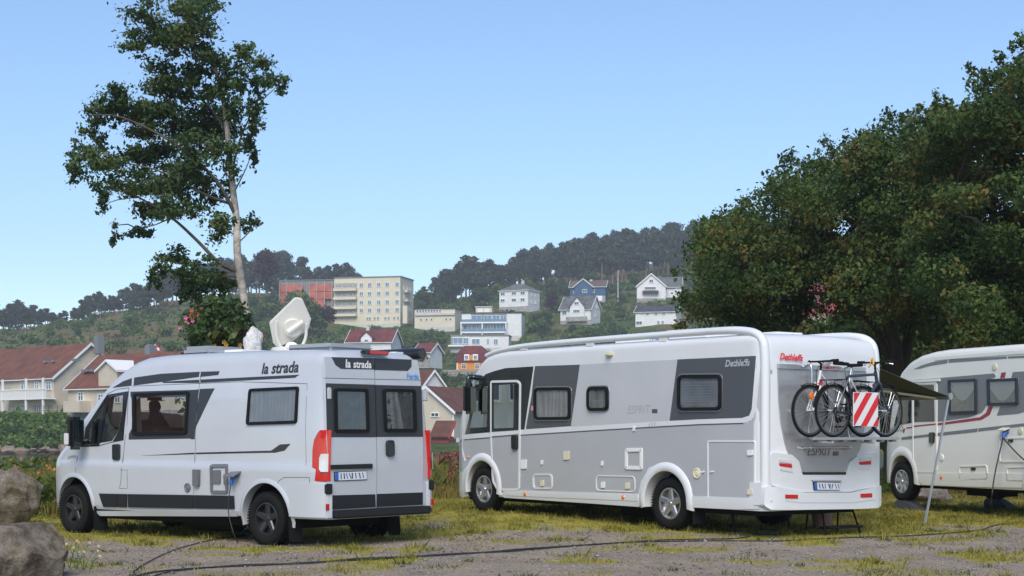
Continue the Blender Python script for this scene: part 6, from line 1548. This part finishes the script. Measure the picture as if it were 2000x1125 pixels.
ridge_row(345, 715, 15, 690, 0, 'distant pine on the hilltop behind the apartment block'); ridge_row(345, 560, 17, 640, 16, 'distant pine on the hilltop behind the apartment block')
ridge_row(828, 992, 11, 680, 0, 'distant pine in the dark clump between the apartment block and the white houses'); ridge_row(828, 990, 13, 645, 18, 'distant pine in the dark clump between the apartment block and the white houses')
ridge_row(992, 1480, 12, 740, 0, 'tall distant pine with bare trunk on the high ridge above the white houses'); ridge_row(992, 1480, 14, 700, 14, 'tall distant pine with bare trunk on the high ridge above the white houses')
ridge_row(1000, 1420, 22, 675, 40, 'tall distant pine with bare trunk on the high ridge above the white houses')
def clear(px, Y, wpx, top):
    for a, b, t, base, hy in RECT:
        if Y < hy + 14 and px + wpx > a and px - wpx < b and top < base - 3 and Y > hy - 160: return False
        if abs(Y - hy - 6) < 10 and a - wpx < px < b + wpx: return False
    return True
def scatter(protos, n, px0, px1, Y0, Y1, s0, s1, hm, wm, label, cat, tries=4000):
    k = 0
    for _ in range(tries):
        if k >= n: break
        px, Y = rs.uniform(px0, px1), rs.uniform(Y0, Y1); s = rs.uniform(s0, s1); z = float(tz(px, Y))
        top = YH - (z + hm * s - H) / Y * F
        if not clear(px, Y, wm * s / Y * F, top): continue
        place(rs.choice(protos), ((px - CX) / F * Y, Y, z - .3), s, rs.uniform(0, 6.28), label, cat, label); k += 1
scatter(decid, 150, 470, 1420, 470, 655, .45, .95, 9, 3, 'green broadleaf tree among the hillside houses', 'tree')
scatter(decid, 55, 470, 1420, 330, 470, .4, .7, 9, 3, 'green broadleaf tree on the lower slope behind the vehicles', 'tree')
scatter(decid, 16, 60, 330, 480, 600, .35, .6, 9, 3, 'small tree dotted on the brown slope above the row houses', 'tree')
scatter(bushes, 150, 480, 1420, 300, 640, .7, 1.7, 2, 1.6, 'green shrub in the gardens of the hillside', 'shrub')
scatter(bushes, 38, -40, 400, 330, 600, .7, 1.6, 2, 1.6, 'low shrub on the brown slope above the row houses', 'shrub')
for (px, py, Y, s, pr, lab) in ((540, 640, 540, 1.35, decid[1], 'big round green tree in front of the scaffolded wing'), (590, 640, 500, 1.4, decid[3], 'widest green tree below the orange netting'), (555, 660, 470, 1.1, decid[0], 'dense green tree low on the slope behind the dish'), (610, 655, 490, 1.1, decid[2], 'green tree beside the dish against the yellow balconies'),
                             (635, 648, 520, 1.0, purple, 'dark copper beech in front of the yellow balconies'), (520, 560, 560, 1.5, purple, 'tall dark copper tree beside the pale trunk'), (1078, 610, 560, .75, purple, 'small copper tree beside the steep roofed white house'), (262, 668, 470, .8, decid[1], 'lone round dark bush-like tree on the brown slope')):
    o = place(pr, P(px, py, Y) - Vector((0, 0, .5)), s, rs.uniform(0, 6), lab, 'tree', None)
    if 'group' in o: del o['group']
# undergrowth that covers the slope
vs_, mi_ = [], []; cnt = 0; rgu = np.random.default_rng(55)
for _ in range(9000):
    if cnt >= 1500: break
    px = rgu.uniform(-50, 1430); Y = rgu.uniform(300, 690)
    if px < 420 and rgu.random() < .72: continue
    s = rgu.uniform(.6, 1.5); z = float(tz(px, Y)); hh_ = 2.2 * s
    if not clear(px, Y, 2. * s / Y * F, YH - (z + hh_ - H) / Y * F): continue
    n = int(46 * s); d = rgu.normal(size=(n, 3)); d /= np.linalg.norm(d, axis=1, keepdims=True)
    c = np.array([(px - CX) / F * Y, Y, z + .5]) + d * np.array([2.2, 2., 1.3]) * s * rgu.uniform(.5, 1.1, (n, 1))
    v, f = leaves_np(c, .62, n, rgu, outward=d); vs_.append(v); mi_.append(np.full(n, rgu.choice(4, p=[.35, .33, .22, .1]))); cnt += 1
v = np.concatenate(vs_); me = np_mesh('undergrowth', v, np.arange(len(v)).reshape(-1, 4))
for m_ in (leaf_bush, leaf_bush2, leaf_bank, leafmat('olive_leaves', [(.1, .1, .03), (.15, .13, .045), (.08, .1, .025)])): me.materials.append(m_)
me.polygons.foreach_set('material_index', np.concatenate(mi_).astype(np.int32)); o = mkobj('undergrowth', me, None); o['kind'] = 'stuff'; o['label'] = 'dense green undergrowth covering the hillside'; o['category'] = 'undergrowth'
# hedges below the stone wall
for (x0, x1, py, Y, hh, lab) in ((845, 945, 756, 395, 2.6, 'clipped dark green hedge below the stone wall'), (845, 945, 764, 380, 1.2, 'low rough hedge above the red roofs'), (690, 830, 706, 415, 2., 'rough green hedge below the wine roofed houses')):
    he = empty('hedge', P((x0 + x1) / 2, py, Y)); tag(he, lab, 'hedge'); L_ = (x1 - x0) / F * Y
    bl = [(u, rs.uniform(-.5, .5), hh * .5, 1.1, .9, hh * .55) for u in np.arange(-L_ / 2, L_ / 2, .9)]
    mkobj('foliage', crown_mesh('foliage', bl, 2600, .3, rg, .4, leaf_bush2, twig=.1), None, he)
# the planted far bank under the row houses
scatter(bushes, 80, -60, 175, 229, 248, .35, 1.15, 2, 1.2, 'lush shrub on the far bank under the row houses', 'shrub')
for k in range(34):
    px = rs.uniform(-20, 150); Y = rs.uniform(236, 245); s = rs.uniform(.4, 1.3); place(bushes[rs.choice((0, 2, 2, 3, 5, 5))], ((px - CX) / F * Y, Y, float(tz(px, Y)) - .3), s, rs.uniform(0, 6), 'lush shrub on the far bank under the row houses', 'shrub', 'lush shrub on the far bank under the row houses')
scatter(bushes, 14, 830, 910, 228, 245, .5, .9, 2, 1.2, 'shrub on the far shore below the cream house', 'shrub')
# boulders along the far waterline
rock_m = mat('granite', (.27, .23, .195), .9, var=.4, vs=2.5, bump=.7, bs=6); rock_far = mat('far_granite', (.2, .15, .115), .9, var=.4, vs=.6, bump=.5, bs=2)
def rock_mesh(seed, sub=3, cuts=7, rough=.12):
    r_ = np.random.default_rng(seed); bm = bmesh.new(); bmesh.ops.create_icosphere(bm, subdivisions=sub, radius=1)
    co = np.array([v.co[:] for v in bm.verts])
    for k in range(cuts):
        n = r_.normal(size=3); n /= np.linalg.norm(n); d = r_.uniform(.55, .85); t = co @ n - d; co -= np.outer(np.where(t > 0, t * .93, 0), n)
    for o_, f_ in ((rough, 1.7), (rough * .5, 4.), (rough * .22, 9.), (rough * .1, 20.)):
        nn = (fbm(co[:, 0] * f_ + seed, co[:, 1] * f_ + co[:, 2] * f_ * .7, 2) - .5 + fbm(co[:, 2] * f_ + seed * 3, co[:, 0] * f_ * .6 - co[:, 1] * f_, 2) - .5)
        co *= (1 + o_ * 2 * nn)[:, None]
    for v, c in zip(bm.verts, co): v.co = c
    me = bpy.data.meshes.new('rock'); bm.to_mesh(me); bm.free(); autosmooth(me, 38); return me
rocks = [rock_mesh(k, 3) for k in range(4)]
for m_ in rocks: m_.materials.append(rock_far)
x = -15
while x < 150:
    w_ = rs.uniform(8, 32); Y = 224 + rs.uniform(-2, 2); o = bpy.data.objects.new('boulder', rs.choice(rocks)); C.objects.link(o)
    o.location = P(x, 884 - rs.uniform(0, 8), Y); o.scale = (w_ / F * Y * .55, 1., w_ * .5 / F * Y * rs.uniform(.7, 1)); o.rotation_euler = (0, 0, rs.uniform(-.3, .3))
    tag(o, 'rounded boulder in the row along the far waterline', 'boulder', 'boulders along the far waterline'); x += w_ * .75
# ================================================================ foreground
def near_rock(label, px, Y, rx_, ry_, rz_, seed, zoff, rot=0.):
    me = rock_mesh(seed, 6, 16, .085); me.materials.append(rock_big)
    o = mkobj('boulder', me, None); x = (px - CX) / F * Y; o.location = (x, Y, zoff); o.scale = (rx_, ry_, rz_); o.rotation_euler = (0, 0, rot); tag(o, label, 'boulder'); return o
def bigrock():
    m = bpy.data.materials.new('weathered_granite'); m.use_nodes = True; t = m.node_tree; b = t.nodes['Principled BSDF']; N = t.nodes.new; L = t.links.new
    tc = N('ShaderNodeTexCoord')
    def noise(s, d=8, r=.65):
        n = N('ShaderNodeTexNoise'); n.inputs['Scale'].default_value = s; n.inputs['Detail'].default_value = d; n.inputs['Roughness'].default_value = r; L(tc.outputs['Object'], n.inputs['Vector']); return n
    def ramp(src, els):
        r = N('ShaderNodeValToRGB'); e = r.color_ramp.elements
        while len(e) < len(els): e.new(.5)
        for i, (p, c) in enumerate(els): e[i].position = p; e[i].color = (*c, 1)
        L(src, r.inputs[0]); return r
    a = ramp(noise(2.2).outputs[0], [(.3, (.1, .076, .053)), (.45, (.24, .2, .155)), (.58, (.38, .33, .27)), (.75, (.21, .17, .12))])
    g = ramp(noise(45, 4, .8).outputs[0], [(.35, (.55, .55, .55)), (.65, (1.3, 1.25, 1.2))])
    mx = N('ShaderNodeMix'); mx.data_type = 'RGBA'; mx.blend_type = 'MULTIPLY'; mx.inputs[0].default_value = .85; L(a.outputs[0], mx.inputs[6]); L(g.outputs[0], mx.inputs[7])
    ms = ramp(noise(1.4, 6).outputs[0], [(.52, (0, 0, 0)), (.66, (1, 1, 1))])
    m2 = N('ShaderNodeMix'); m2.data_type = 'RGBA'; L(ms.outputs[0], m2.inputs[0]); L(mx.outputs[2], m2.inputs[6]); m2.inputs[7].default_value = (.13, .105, .045, 1)
    L(m2.outputs[2], b.inputs['Base Color']); b.inputs['Roughness'].default_value = .92; b.inputs['Specular IOR Level'].default_value = .2
    bp = N('ShaderNodeBump'); bp.inputs['Strength'].default_value = 1.; bp.inputs['Distance'].default_value = .09; L(noise(9, 12, .75).outputs[0], bp.inputs['Height']); L(bp.outputs[0], b.inputs['Normal'])
    return m
rock_big = bigrock()
near_rock('rounded granite boulder behind the flat topped one', 2, 24.6, .68, .7, .72, 5, .3, .4)
near_rock('flat topped mossy granite boulder with daisies beside it', 22, 16.2, .62, .5, .64, 8, .1, 1.2)
# ---- grass: blades, tall weeds of the verge, gravel
def blades(name, X, Y, Z, hgt, wid, lean, m, seed, label, cat):
    r_ = np.random.default_rng(seed); n = len(X); a = r_.uniform(0, 6.283, n); l = r_.normal(size=(n, 2)) * lean * hgt[:, None]
    b = np.stack([X, Y, Z], 1); dx = np.stack([np.cos(a) * wid, np.sin(a) * wid, np.zeros(n)], 1)
    mid = b + np.stack([l[:, 0] * .35, l[:, 1] * .35, hgt * .55], 1); tip = b + np.stack([l[:, 0], l[:, 1], hgt], 1)
    v = np.stack([b - dx, b + dx, mid + dx * .7, tip, mid - dx * .7], 1).reshape(-1, 3); f = np.arange(5 * n).reshape(n, 5)
    me = np_mesh(name, v, f); me.materials.append(m); o = mkobj(name, me, None); o['kind'] = 'stuff'; o['label'] = label; o['category'] = cat; return o
r_ = np.random.default_rng(31)
grass_m = leafmat('moss_grass', [(.14, .14, .024), (.26, .23, .04), (.33, .27, .06), (.18, .2, .034), (.37, .3, .1)], .8, .3)
N_ = 420000; Yr = 15 + 25 * r_.random(N_) ** .8; X = r_.uniform(-.36, .36, N_) * Yr
mk = grass_mask(X, Yr); tuft = fbm(X * 5, Yr * 5, 2)
keep = (r_.random(N_) < np.clip(mk * 1.3 - .25, 0, 1) * np.clip((tuft - .38) * 5, 0.03, 1)); X, Yr, tf = X[keep], Yr[keep], tuft[keep]
hg = r_.uniform(.015, .05, len(X)) * (1 + 1.6 * np.clip((tf - .6) * 5, 0, 1)); blades('short_grass', X, Yr, gz(X, Yr) - .004, hg, r_.uniform(.003, .008, len(X)), .45, grass_m, 1, 'short mossy yellow-green grass on the gravel', 'grass')
green_m = leafmat('green_tufts', [(.05, .09, .018), (.09, .13, .025), (.14, .16, .03)], .8, .3)
tx, ty_, th_ = [], [], []
for k in range(420):
    Yc = 15 + 16 * r_.random(); Xc = r_.uniform(-.34, .34) * Yc
    if grass_mask(np.array([Xc]), np.array([Yc]))[0] < .25 and r_.random() < .75: continue
    n = r_.integers(14, 50); s = r_.uniform(.03, .13); tx.append(Xc + r_.normal(size=n) * s); ty_.append(Yc + r_.normal(size=n) * s); th_.append(r_.uniform(.02, .07, n))
tx, ty_, th_ = map(np.concatenate, (tx, ty_, th_)); blades('grass_tufts', tx, ty_, gz(tx, ty_) - .004, th_, r_.uniform(.003, .007, len(tx)), .6, green_m, 2, 'green grass tufts scattered over the gravel', 'grass')
weed_m = leafmat('verge_weeds', [(.1, .12, .025), (.19, .19, .04), (.28, .23, .06), (.33, .24, .08), (.15, .17, .035), (.27, .15, .05)], .8, .35)
N_ = 120000; Yr = r_.uniform(35, 50, N_); X = r_.uniform(-.36, .36, N_) * Yr; cl = fbm(X * .5, Yr * .5, 3); pxn = CX + F * X / Yr
hh = (.25 + .75 * np.clip((cl - .35) * 2.4, 0, 1)) * r_.uniform(.5, 1.1, N_) * np.interp(pxn, [0, 120, 800, 850, 905, 960, 2000], [.5, .5, .8, 1.25, 1.25, .7, .55]) * np.interp(Yr, [35, 39], [.35, 1])
blades('verge_weeds', X, Yr, gz(X, Yr) - .02, hh, r_.uniform(.006, .02, N_), .25, weed_m, 3, 'tall yellow-green grass and weeds along the water edge', 'weeds')
# broader leaves and flower spikes among the weeds
N_ = 26000; Yr = r_.uniform(36, 49, N_); X = r_.uniform(-.36, .36, N_) * Yr; cl = fbm(X * .4 + 50, Yr * .4, 3); k_ = cl > .45; X, Yr = X[k_], Yr[k_]
pxn = CX + F * X / Yr; cen = np.stack([X, Yr, gz(X, Yr) + r_.uniform(.05, .75, len(X)) * np.interp(pxn, [0, 800, 850, 905, 960, 2000], [1, 1, 1.2, 1.2, .6, .5])], 1)
v, f = leaves_np(cen, .07, len(X), r_, asp=2.2); me = np_mesh('weed_leaves', v, f); me.materials.append(leafmat('weed_leaf', [(.045, .085, .018), (.09, .13, .025), (.16, .15, .03)], .7, .3)); o = mkobj('weed_leaves', me, None); o['kind'] = 'stuff'; o['label'] = 'leafy green weeds among the verge grass'; o['category'] = 'weeds'
# thick weeds between the boulders and the van nose
N_ = 9000; Yr = r_.uniform(27.5, 33, N_); X = (r_.uniform(-30, 118, N_) - CX) / F * Yr; hh = r_.uniform(.3, .75, N_) * np.interp(Yr, [27.5, 29], [.5, 1])
blades('tall_weeds', X, Yr, gz(X, Yr) - .02, hh, r_.uniform(.006, .016, N_), .22, weed_m, 5, 'tall weeds behind the boulders', 'weeds')
N_ = 5000; Yr = r_.uniform(27.5, 32, N_); X = (r_.uniform(40, 112, N_) - CX) / F * Yr; cen = np.stack([X, Yr, gz(X, Yr) + r_.uniform(.03, .6, N_)], 1)
v, f = leaves_np(cen, .06, N_, r_, asp=2.); me = np_mesh('weed_leaves', v, f); me.materials.append(_m['weed_leaf']); o = mkobj('weed_leaves', me, None); o['kind'] = 'stuff'; o['label'] = 'leafy green weeds between the boulders and the van'; o['category'] = 'weeds'
def spikes(label, px0, px1, Y0, Y1, n, zh, col, name):
    r2 = np.random.default_rng(hash(label) % 1000 if False else len(label)); C_ = []
    for k in range(n):
        Y = r2.uniform(Y0, Y1); px = r2.uniform(px0, px1); x = (px - CX) / F * Y; z = float(gz(x, Y)) + r2.uniform(*zh); m_ = r2.integers(8, 18)
        C_.append(np.stack([x + r2.normal(size=m_) * .02, Y + r2.normal(size=m_) * .02, z + r2.uniform(-.16, .05, m_)], 1))
    c = np.concatenate(C_); v, f = leaves_np(c, .04, len(c), r2); me = np_mesh('flowers', v, f); me.materials.append(leafmat(name, col, .7, .3)); o = mkobj('wild_flowers', me, None); o['kind'] = 'stuff'; o['label'] = label; o['category'] = 'flowers'
spikes('magenta flower spikes in the weeds beside the grey motorhome front', 846, 902, 38, 46, 60, (.35, .95), [(.35, .03, .12), (.45, .06, .16), (.25, .06, .05)], 'magenta_bloom')
spikes('rusty orange seed heads in the weeds near the boulders', 20, 115, 28, 40, 22, (.35, .75), [(.5, .12, .03), (.4, .2, .05), (.55, .3, .06)], 'rusty_heads')
spikes('ochre seed heads over the verge weeds', 0, 1000, 37, 48, 160, (.4, .9), [(.3, .2, .08), (.25, .16, .06)], 'ochre_heads')
# loose gravel stones
N_ = 16000; Yr = 15 + 14 * r_.random(N_) ** .7; X = r_.uniform(-.36, .36, N_) * Yr; k_ = grass_mask(X, Yr) < .55; X, Yr = X[k_], Yr[k_]; n = len(X); s = r_.lognormal(-4.45, .38, n)[:, None]
base = np.array([(1, 0, 0), (0, 1, 0), (-1, 0, 0), (0, -1, 0), (0, 0, .8), (0, 0, -.4)], float); rot = r_.uniform(0, 6.28, n)
b2 = base[None] * r_.uniform(.6, 1.3, (n, 6, 3)); cs, sn = np.cos(rot)[:, None], np.sin(rot)[:, None]
v = np.stack([b2[..., 0] * cs - b2[..., 1] * sn, b2[..., 0] * sn + b2[..., 1] * cs, b2[..., 2]], -1) * s[:, :, None] + np.stack([X, Yr, gz(X, Yr) + s[:, 0] * .2], 1)[:, None]
t8 = np.array([(0, 1, 4), (1, 2, 4), (2, 3, 4), (3, 0, 4), (1, 0, 5), (2, 1, 5), (3, 2, 5), (0, 3, 5)]); f = (np.arange(n)[:, None, None] * 6 + t8[None]).reshape(-1, 3)
me = np_mesh('gravel', v.reshape(-1, 3), f); me.materials.append(leafmat('gravel_stone', [(.1, .095, .09), (.2, .185, .17), (.33, .31, .28)], .9, 0.)); o = mkobj('gravel', me, None); o['kind'] = 'stuff'; o['label'] = 'loose grey gravel stones on the parking ground'; o['category'] = 'gravel'
# daisies
for k, (px, py, hgt) in enumerate(((136, 1100, .3), (150, 1108, .34), (163, 1098, .26), (174, 1110, .2))):
    Y = 17.3 - k * .15; gp = P(px, YH + H * F / Y, Y); gp.z = float(gz(gp.x, gp.y))
    d_ = empty('daisy_plant', gp); tag(d_, 'small white daisy plant growing beside the flat topped boulder', 'flower', 'daisies beside the boulder')
    mb = MB(); heads = []
    for j in range(3):
        e = Vector((rs.uniform(-.14, .14), rs.uniform(-.1, .1), hgt * rs.uniform(.6, 1.1))); mb.tube([(0, 0, 0), e * .5 + Vector((0, 0, .04)), e], [.005, .004, .003], 4); heads.append(e)
    for j in range(16):
        e = heads[j % 3] * rs.uniform(.15, .8); a = rs.uniform(0, 6.28); q = Vector((math.cos(a), math.sin(a), .3)) * rs.uniform(.03, .06); w2 = Vector((-math.sin(a), math.cos(a), 0)) * .008; mb.add([e, e + q * .5 + w2, e + q, e + q * .5 - w2], [(0, 1, 2, 3)])
    mb.build('stems', mat('daisy_green', (.08, .13, .03), .7), d_)
    for e in heads:
        fl = MB()
        for j in range(10):
            a = 2 * math.pi * j / 10; c_, s_ = math.cos(a), math.sin(a); fl.add([(.006 * c_, .0, .006 * s_), (.012 * math.cos(a - .2), -.004, .012 * math.sin(a - .2)), (.015 * c_, -.006, .015 * s_), (.012 * math.cos(a + .2), -.004, .012 * math.sin(a + .2))], [(0, 1, 2, 3)])
        o = fl.build('flower_head', mat('daisy_white', (.75, .75, .72), .6), d_); o.location = e; o.rotation_euler = (rs.uniform(-.7, .1), 0, rs.uniform(-.6, .6))
        MB().lathe([(0, -.012), (.007, -.01), (.009, 0)], (0, 0, 0), 'y', 8).build('disc', mat('daisy_yellow', (.6, .35, .02), .6), o)
# ---- cables on the ground
cable_m = mat('black_cable', (.014, .015, .017), .55)
def gp_(px, py, up=.012):
    z = 0.
    for _ in range(6):
        Y = (H - z) * F / (py - YH); x = (px - CX) / F * Y; z = float(gz(x, Y))
    return Vector((x, Y, z + up))
def cable(label, pts, r=.011, pre=[], wob=.02):
    q = [Vector(p) for p in pre] + [gp_(a, b) for a, b in pts]; c = catmull(q, 8)
    for i, p in enumerate(c):
        if i > len(pre) * 8: p.x += .02 * math.sin(i * .9) * wob * 20 * .1; p.y += wob * math.sin(i * .37 + r * 999); p.z = max(p.z, float(gz(p.x, p.y)) + r * .7)
    o = MB().tube(c, r, 7).build('power_cable', cable_m, None, smooth=60); tag(o, label, 'cable'); return o
cable('thick black power cable running the whole width of the gravel', [(255, 1135), (290, 1121), (400, 1111), (520, 1105), (640, 1099), (760, 1092), (880, 1084), (1000, 1078), (1120, 1068), (1250, 1060), (1400, 1058), (1520, 1058), (1620, 1053), (1750, 1049), (1850, 1043), (1912, 1037), (1945, 1027), (2010, 1020)], .009)
cable('second black cable twisting beside the thick one and looping under the motorhome tail', [(280, 1140), (330, 1119), (470, 1106), (600, 1102), (700, 1093), (830, 1088), (930, 1082), (1060, 1071), (1180, 1064), (1300, 1056), (1440, 1053), (1475, 1046), (1530, 1045), (1572, 1043), (1560, 1040), (1500, 1036), (1440, 1030)], .008, wob=.03)
vg = VPLUG.copy()
cable('black cable hanging from the blue plug of the silver van', [(487, 1046), (470, 1050), (430, 1053), (380, 1064), (330, 1080), (285, 1102), (262, 1118), (240, 1140)], .007, pre=[vg, vg + Vector((-.02, -.05, -.35)), vg + Vector((.1, .0, -.75))], wob=.012)
tg = TPLUG.copy(); z0 = float(gz(tg.x, tg.y))
cable('black cable hanging from the blue plug of the cream motorhome', [(1935, 995), (1900, 1000)], .012, pre=[tg, tg + Vector((-.15, -.05, -.6)), tg + Vector((-.2, -.02, -1.05))], wob=.0)
o = MB().tube(catmull([tg, tg + Vector((.2, -.45, -.35)), tg + Vector((.6, -1.3, -.85)), tg + Vector((.9, -1.9, -1.15)), Vector((tg.x + 1.3, tg.y - 2.6, z0 + .02))], 6), .012, 7).build('power_cable', cable_m, None, smooth=60); tag(o, 'second black cable slanting across the locker flaps of the cream motorhome', 'cable')
# blue coupling by the van rear wheel
cp = gp_(484, 1044, .03); o = MB().tube([cp + Vector((-.12, .02, 0)), cp, cp + Vector((.12, .05, .02))], [.028, .036, .026], 9).build('cable_coupling', blue_plug, None, smooth=50); tag(o, 'blue cable coupling lying by the rear wheel of the silver van', 'coupling')
# white sack on the van roof
sp = van.plane(494, 668, 1, -.2); me = rock_mesh(77, 4, 0, .16); autosmooth(me, 180); o = mkobj('sack', me, mat('white_sack', (.6, .58, .56), .6, var=.15, vs=5, bump=.5, bs=8)); o.location = van.M @ Vector((sp.x, -.2, 2.66)); o.scale = (.13, .15, .2); tag(o, 'crumpled white plastic sack standing on the silver van roof', 'sack')
# stump behind the cream motorhome wheel
o = mkobj('rock', rock_mesh(9, 4), rock_m); sp = P(1812, 960, 33.5); o.location = (sp.x, sp.y, .2); o.scale = (.45, .4, .4); tag(o, 'brown rock lying behind the front wheel of the cream motorhome', 'rock')
# ---- the person behind the van window
def skin_body(joints, edges, name, m, parent):
    me = bpy.data.meshes.new(name); me.from_pydata([j[0] for j in joints], edges, []); o = mkobj(name, me, m, parent)
    sk = o.modifiers.new('skin', 'SKIN'); sk.use_smooth_shade = True
    for i, j in enumerate(joints): me.skin_vertices[0].data[i].radius = (j[1], j[2] if len(j) > 2 else j[1])
    me.skin_vertices[0].data[0].use_root = True
    sb = o.modifiers.new('sub', 'SUBSURF'); sb.levels = 2; sb.render_levels = 2
    dg = bpy.context.evaluated_depsgraph_get(); dg.update(); m2 = bpy.data.meshes.new_from_object(o.evaluated_get(dg)); o.modifiers.clear(); o.data = m2
    if not m2.materials: m2.materials.append(m)
    m2.polygons.foreach_set('use_smooth', [True] * len(m2.polygons)); return o
sp = van.plane(*c1(560, 470), 1, .35)
pr = empty('person'); M_ = van.M @ Matrix.Translation((sp.x + .02, .35, 1.0)); pr.location = M_.translation; pr.rotation_euler = (0, 0, van.root.rotation_euler[2] + math.pi)
tag(pr, 'dark silhouette of a person in a peaked cap seated inside the silver van behind its side window', 'person')
# seated: facing +x of own frame (the rear of the van)
J = [((0, 0, .1), .15, .17), ((0, 0, .3), .14, .17), ((.01, 0, .5), .13, .18), ((.02, 0, .6), .07), ((.03, 0, .68), .055), ((.05, 0, .76), .085), ((.06, 0, .84), .09), ((.05, 0, .9), .07),
     ((.01, .2, .56), .065), ((.1, .25, .36), .05), ((.32, .2, .3), .04), ((.4, .17, .31), .035), ((.01, -.2, .56), .065), ((.1, -.25, .36), .05), ((.32, -.2, .3), .04), ((.4, -.17, .31), .035),
     ((.25, .1, .08), .085), ((.45, .11, .06), .07), ((.46, .11, -.08), .055), ((.25, -.1, .08), .085), ((.45, -.11, .06), .07), ((.46, -.11, -.08), .055), ((.155, 0, .81), .02)]
E_ = [(0, 1), (1, 2), (2, 3), (3, 4), (4, 5), (5, 6), (6, 7), (2, 8), (8, 9), (9, 10), (10, 11), (2, 12), (12, 13), (13, 14), (14, 15), (0, 16), (16, 17), (17, 18), (0, 19), (19, 20), (20, 21), (6, 22)]
skin_body(J, E_, 'body', mat('silhouette_dark', (.012, .012, .02), .85), pr)  # shade inside the van is put into the figure's colour, face and hands too
MB().lathe([(0, .12), (.06, .11), (.1, .06), (.105, 0)], (.055, 0, .88), 'z', 18).add([(.13, -.08, .885), (.24, -.06, .87), (.26, 0, .87), (.24, .06, .87), (.13, .08, .885)], [(0, 1, 2, 3, 4)]).build('cap', mat('cap_dark', (.008, .008, .01), .9), pr, smooth=50)
MB().box((3.45, .35, 1.0), (.5, .6, .14)).box((3.68, .35, 1.25), (.1, .6, .5)).build('dinette_seat', _m['seat_cloth'], van.root, bevel=.03)
# ---- haze
hz = MB().box((0, 470, 66), (2900, 1300, 142)).build('haze', None, None); hm = bpy.data.materials.new('haze'); hm.use_nodes = True; t = hm.node_tree; t.nodes.remove(t.nodes['Principled BSDF'])
pv = t.nodes.new('ShaderNodeVolumePrincipled'); pv.inputs['Color'].default_value = (.93, .945, .98, 1); pv.inputs['Density'].default_value = .00038; pv.inputs['Anisotropy'].default_value = .2
t.links.new(pv.outputs[0], t.nodes['Material Output'].inputs['Volume']); hz.data.materials.append(hm); hz['kind'] = 'stuff'; hz['label'] = 'thin pale blue haze over the far hillside'; hz['category'] = 'haze'
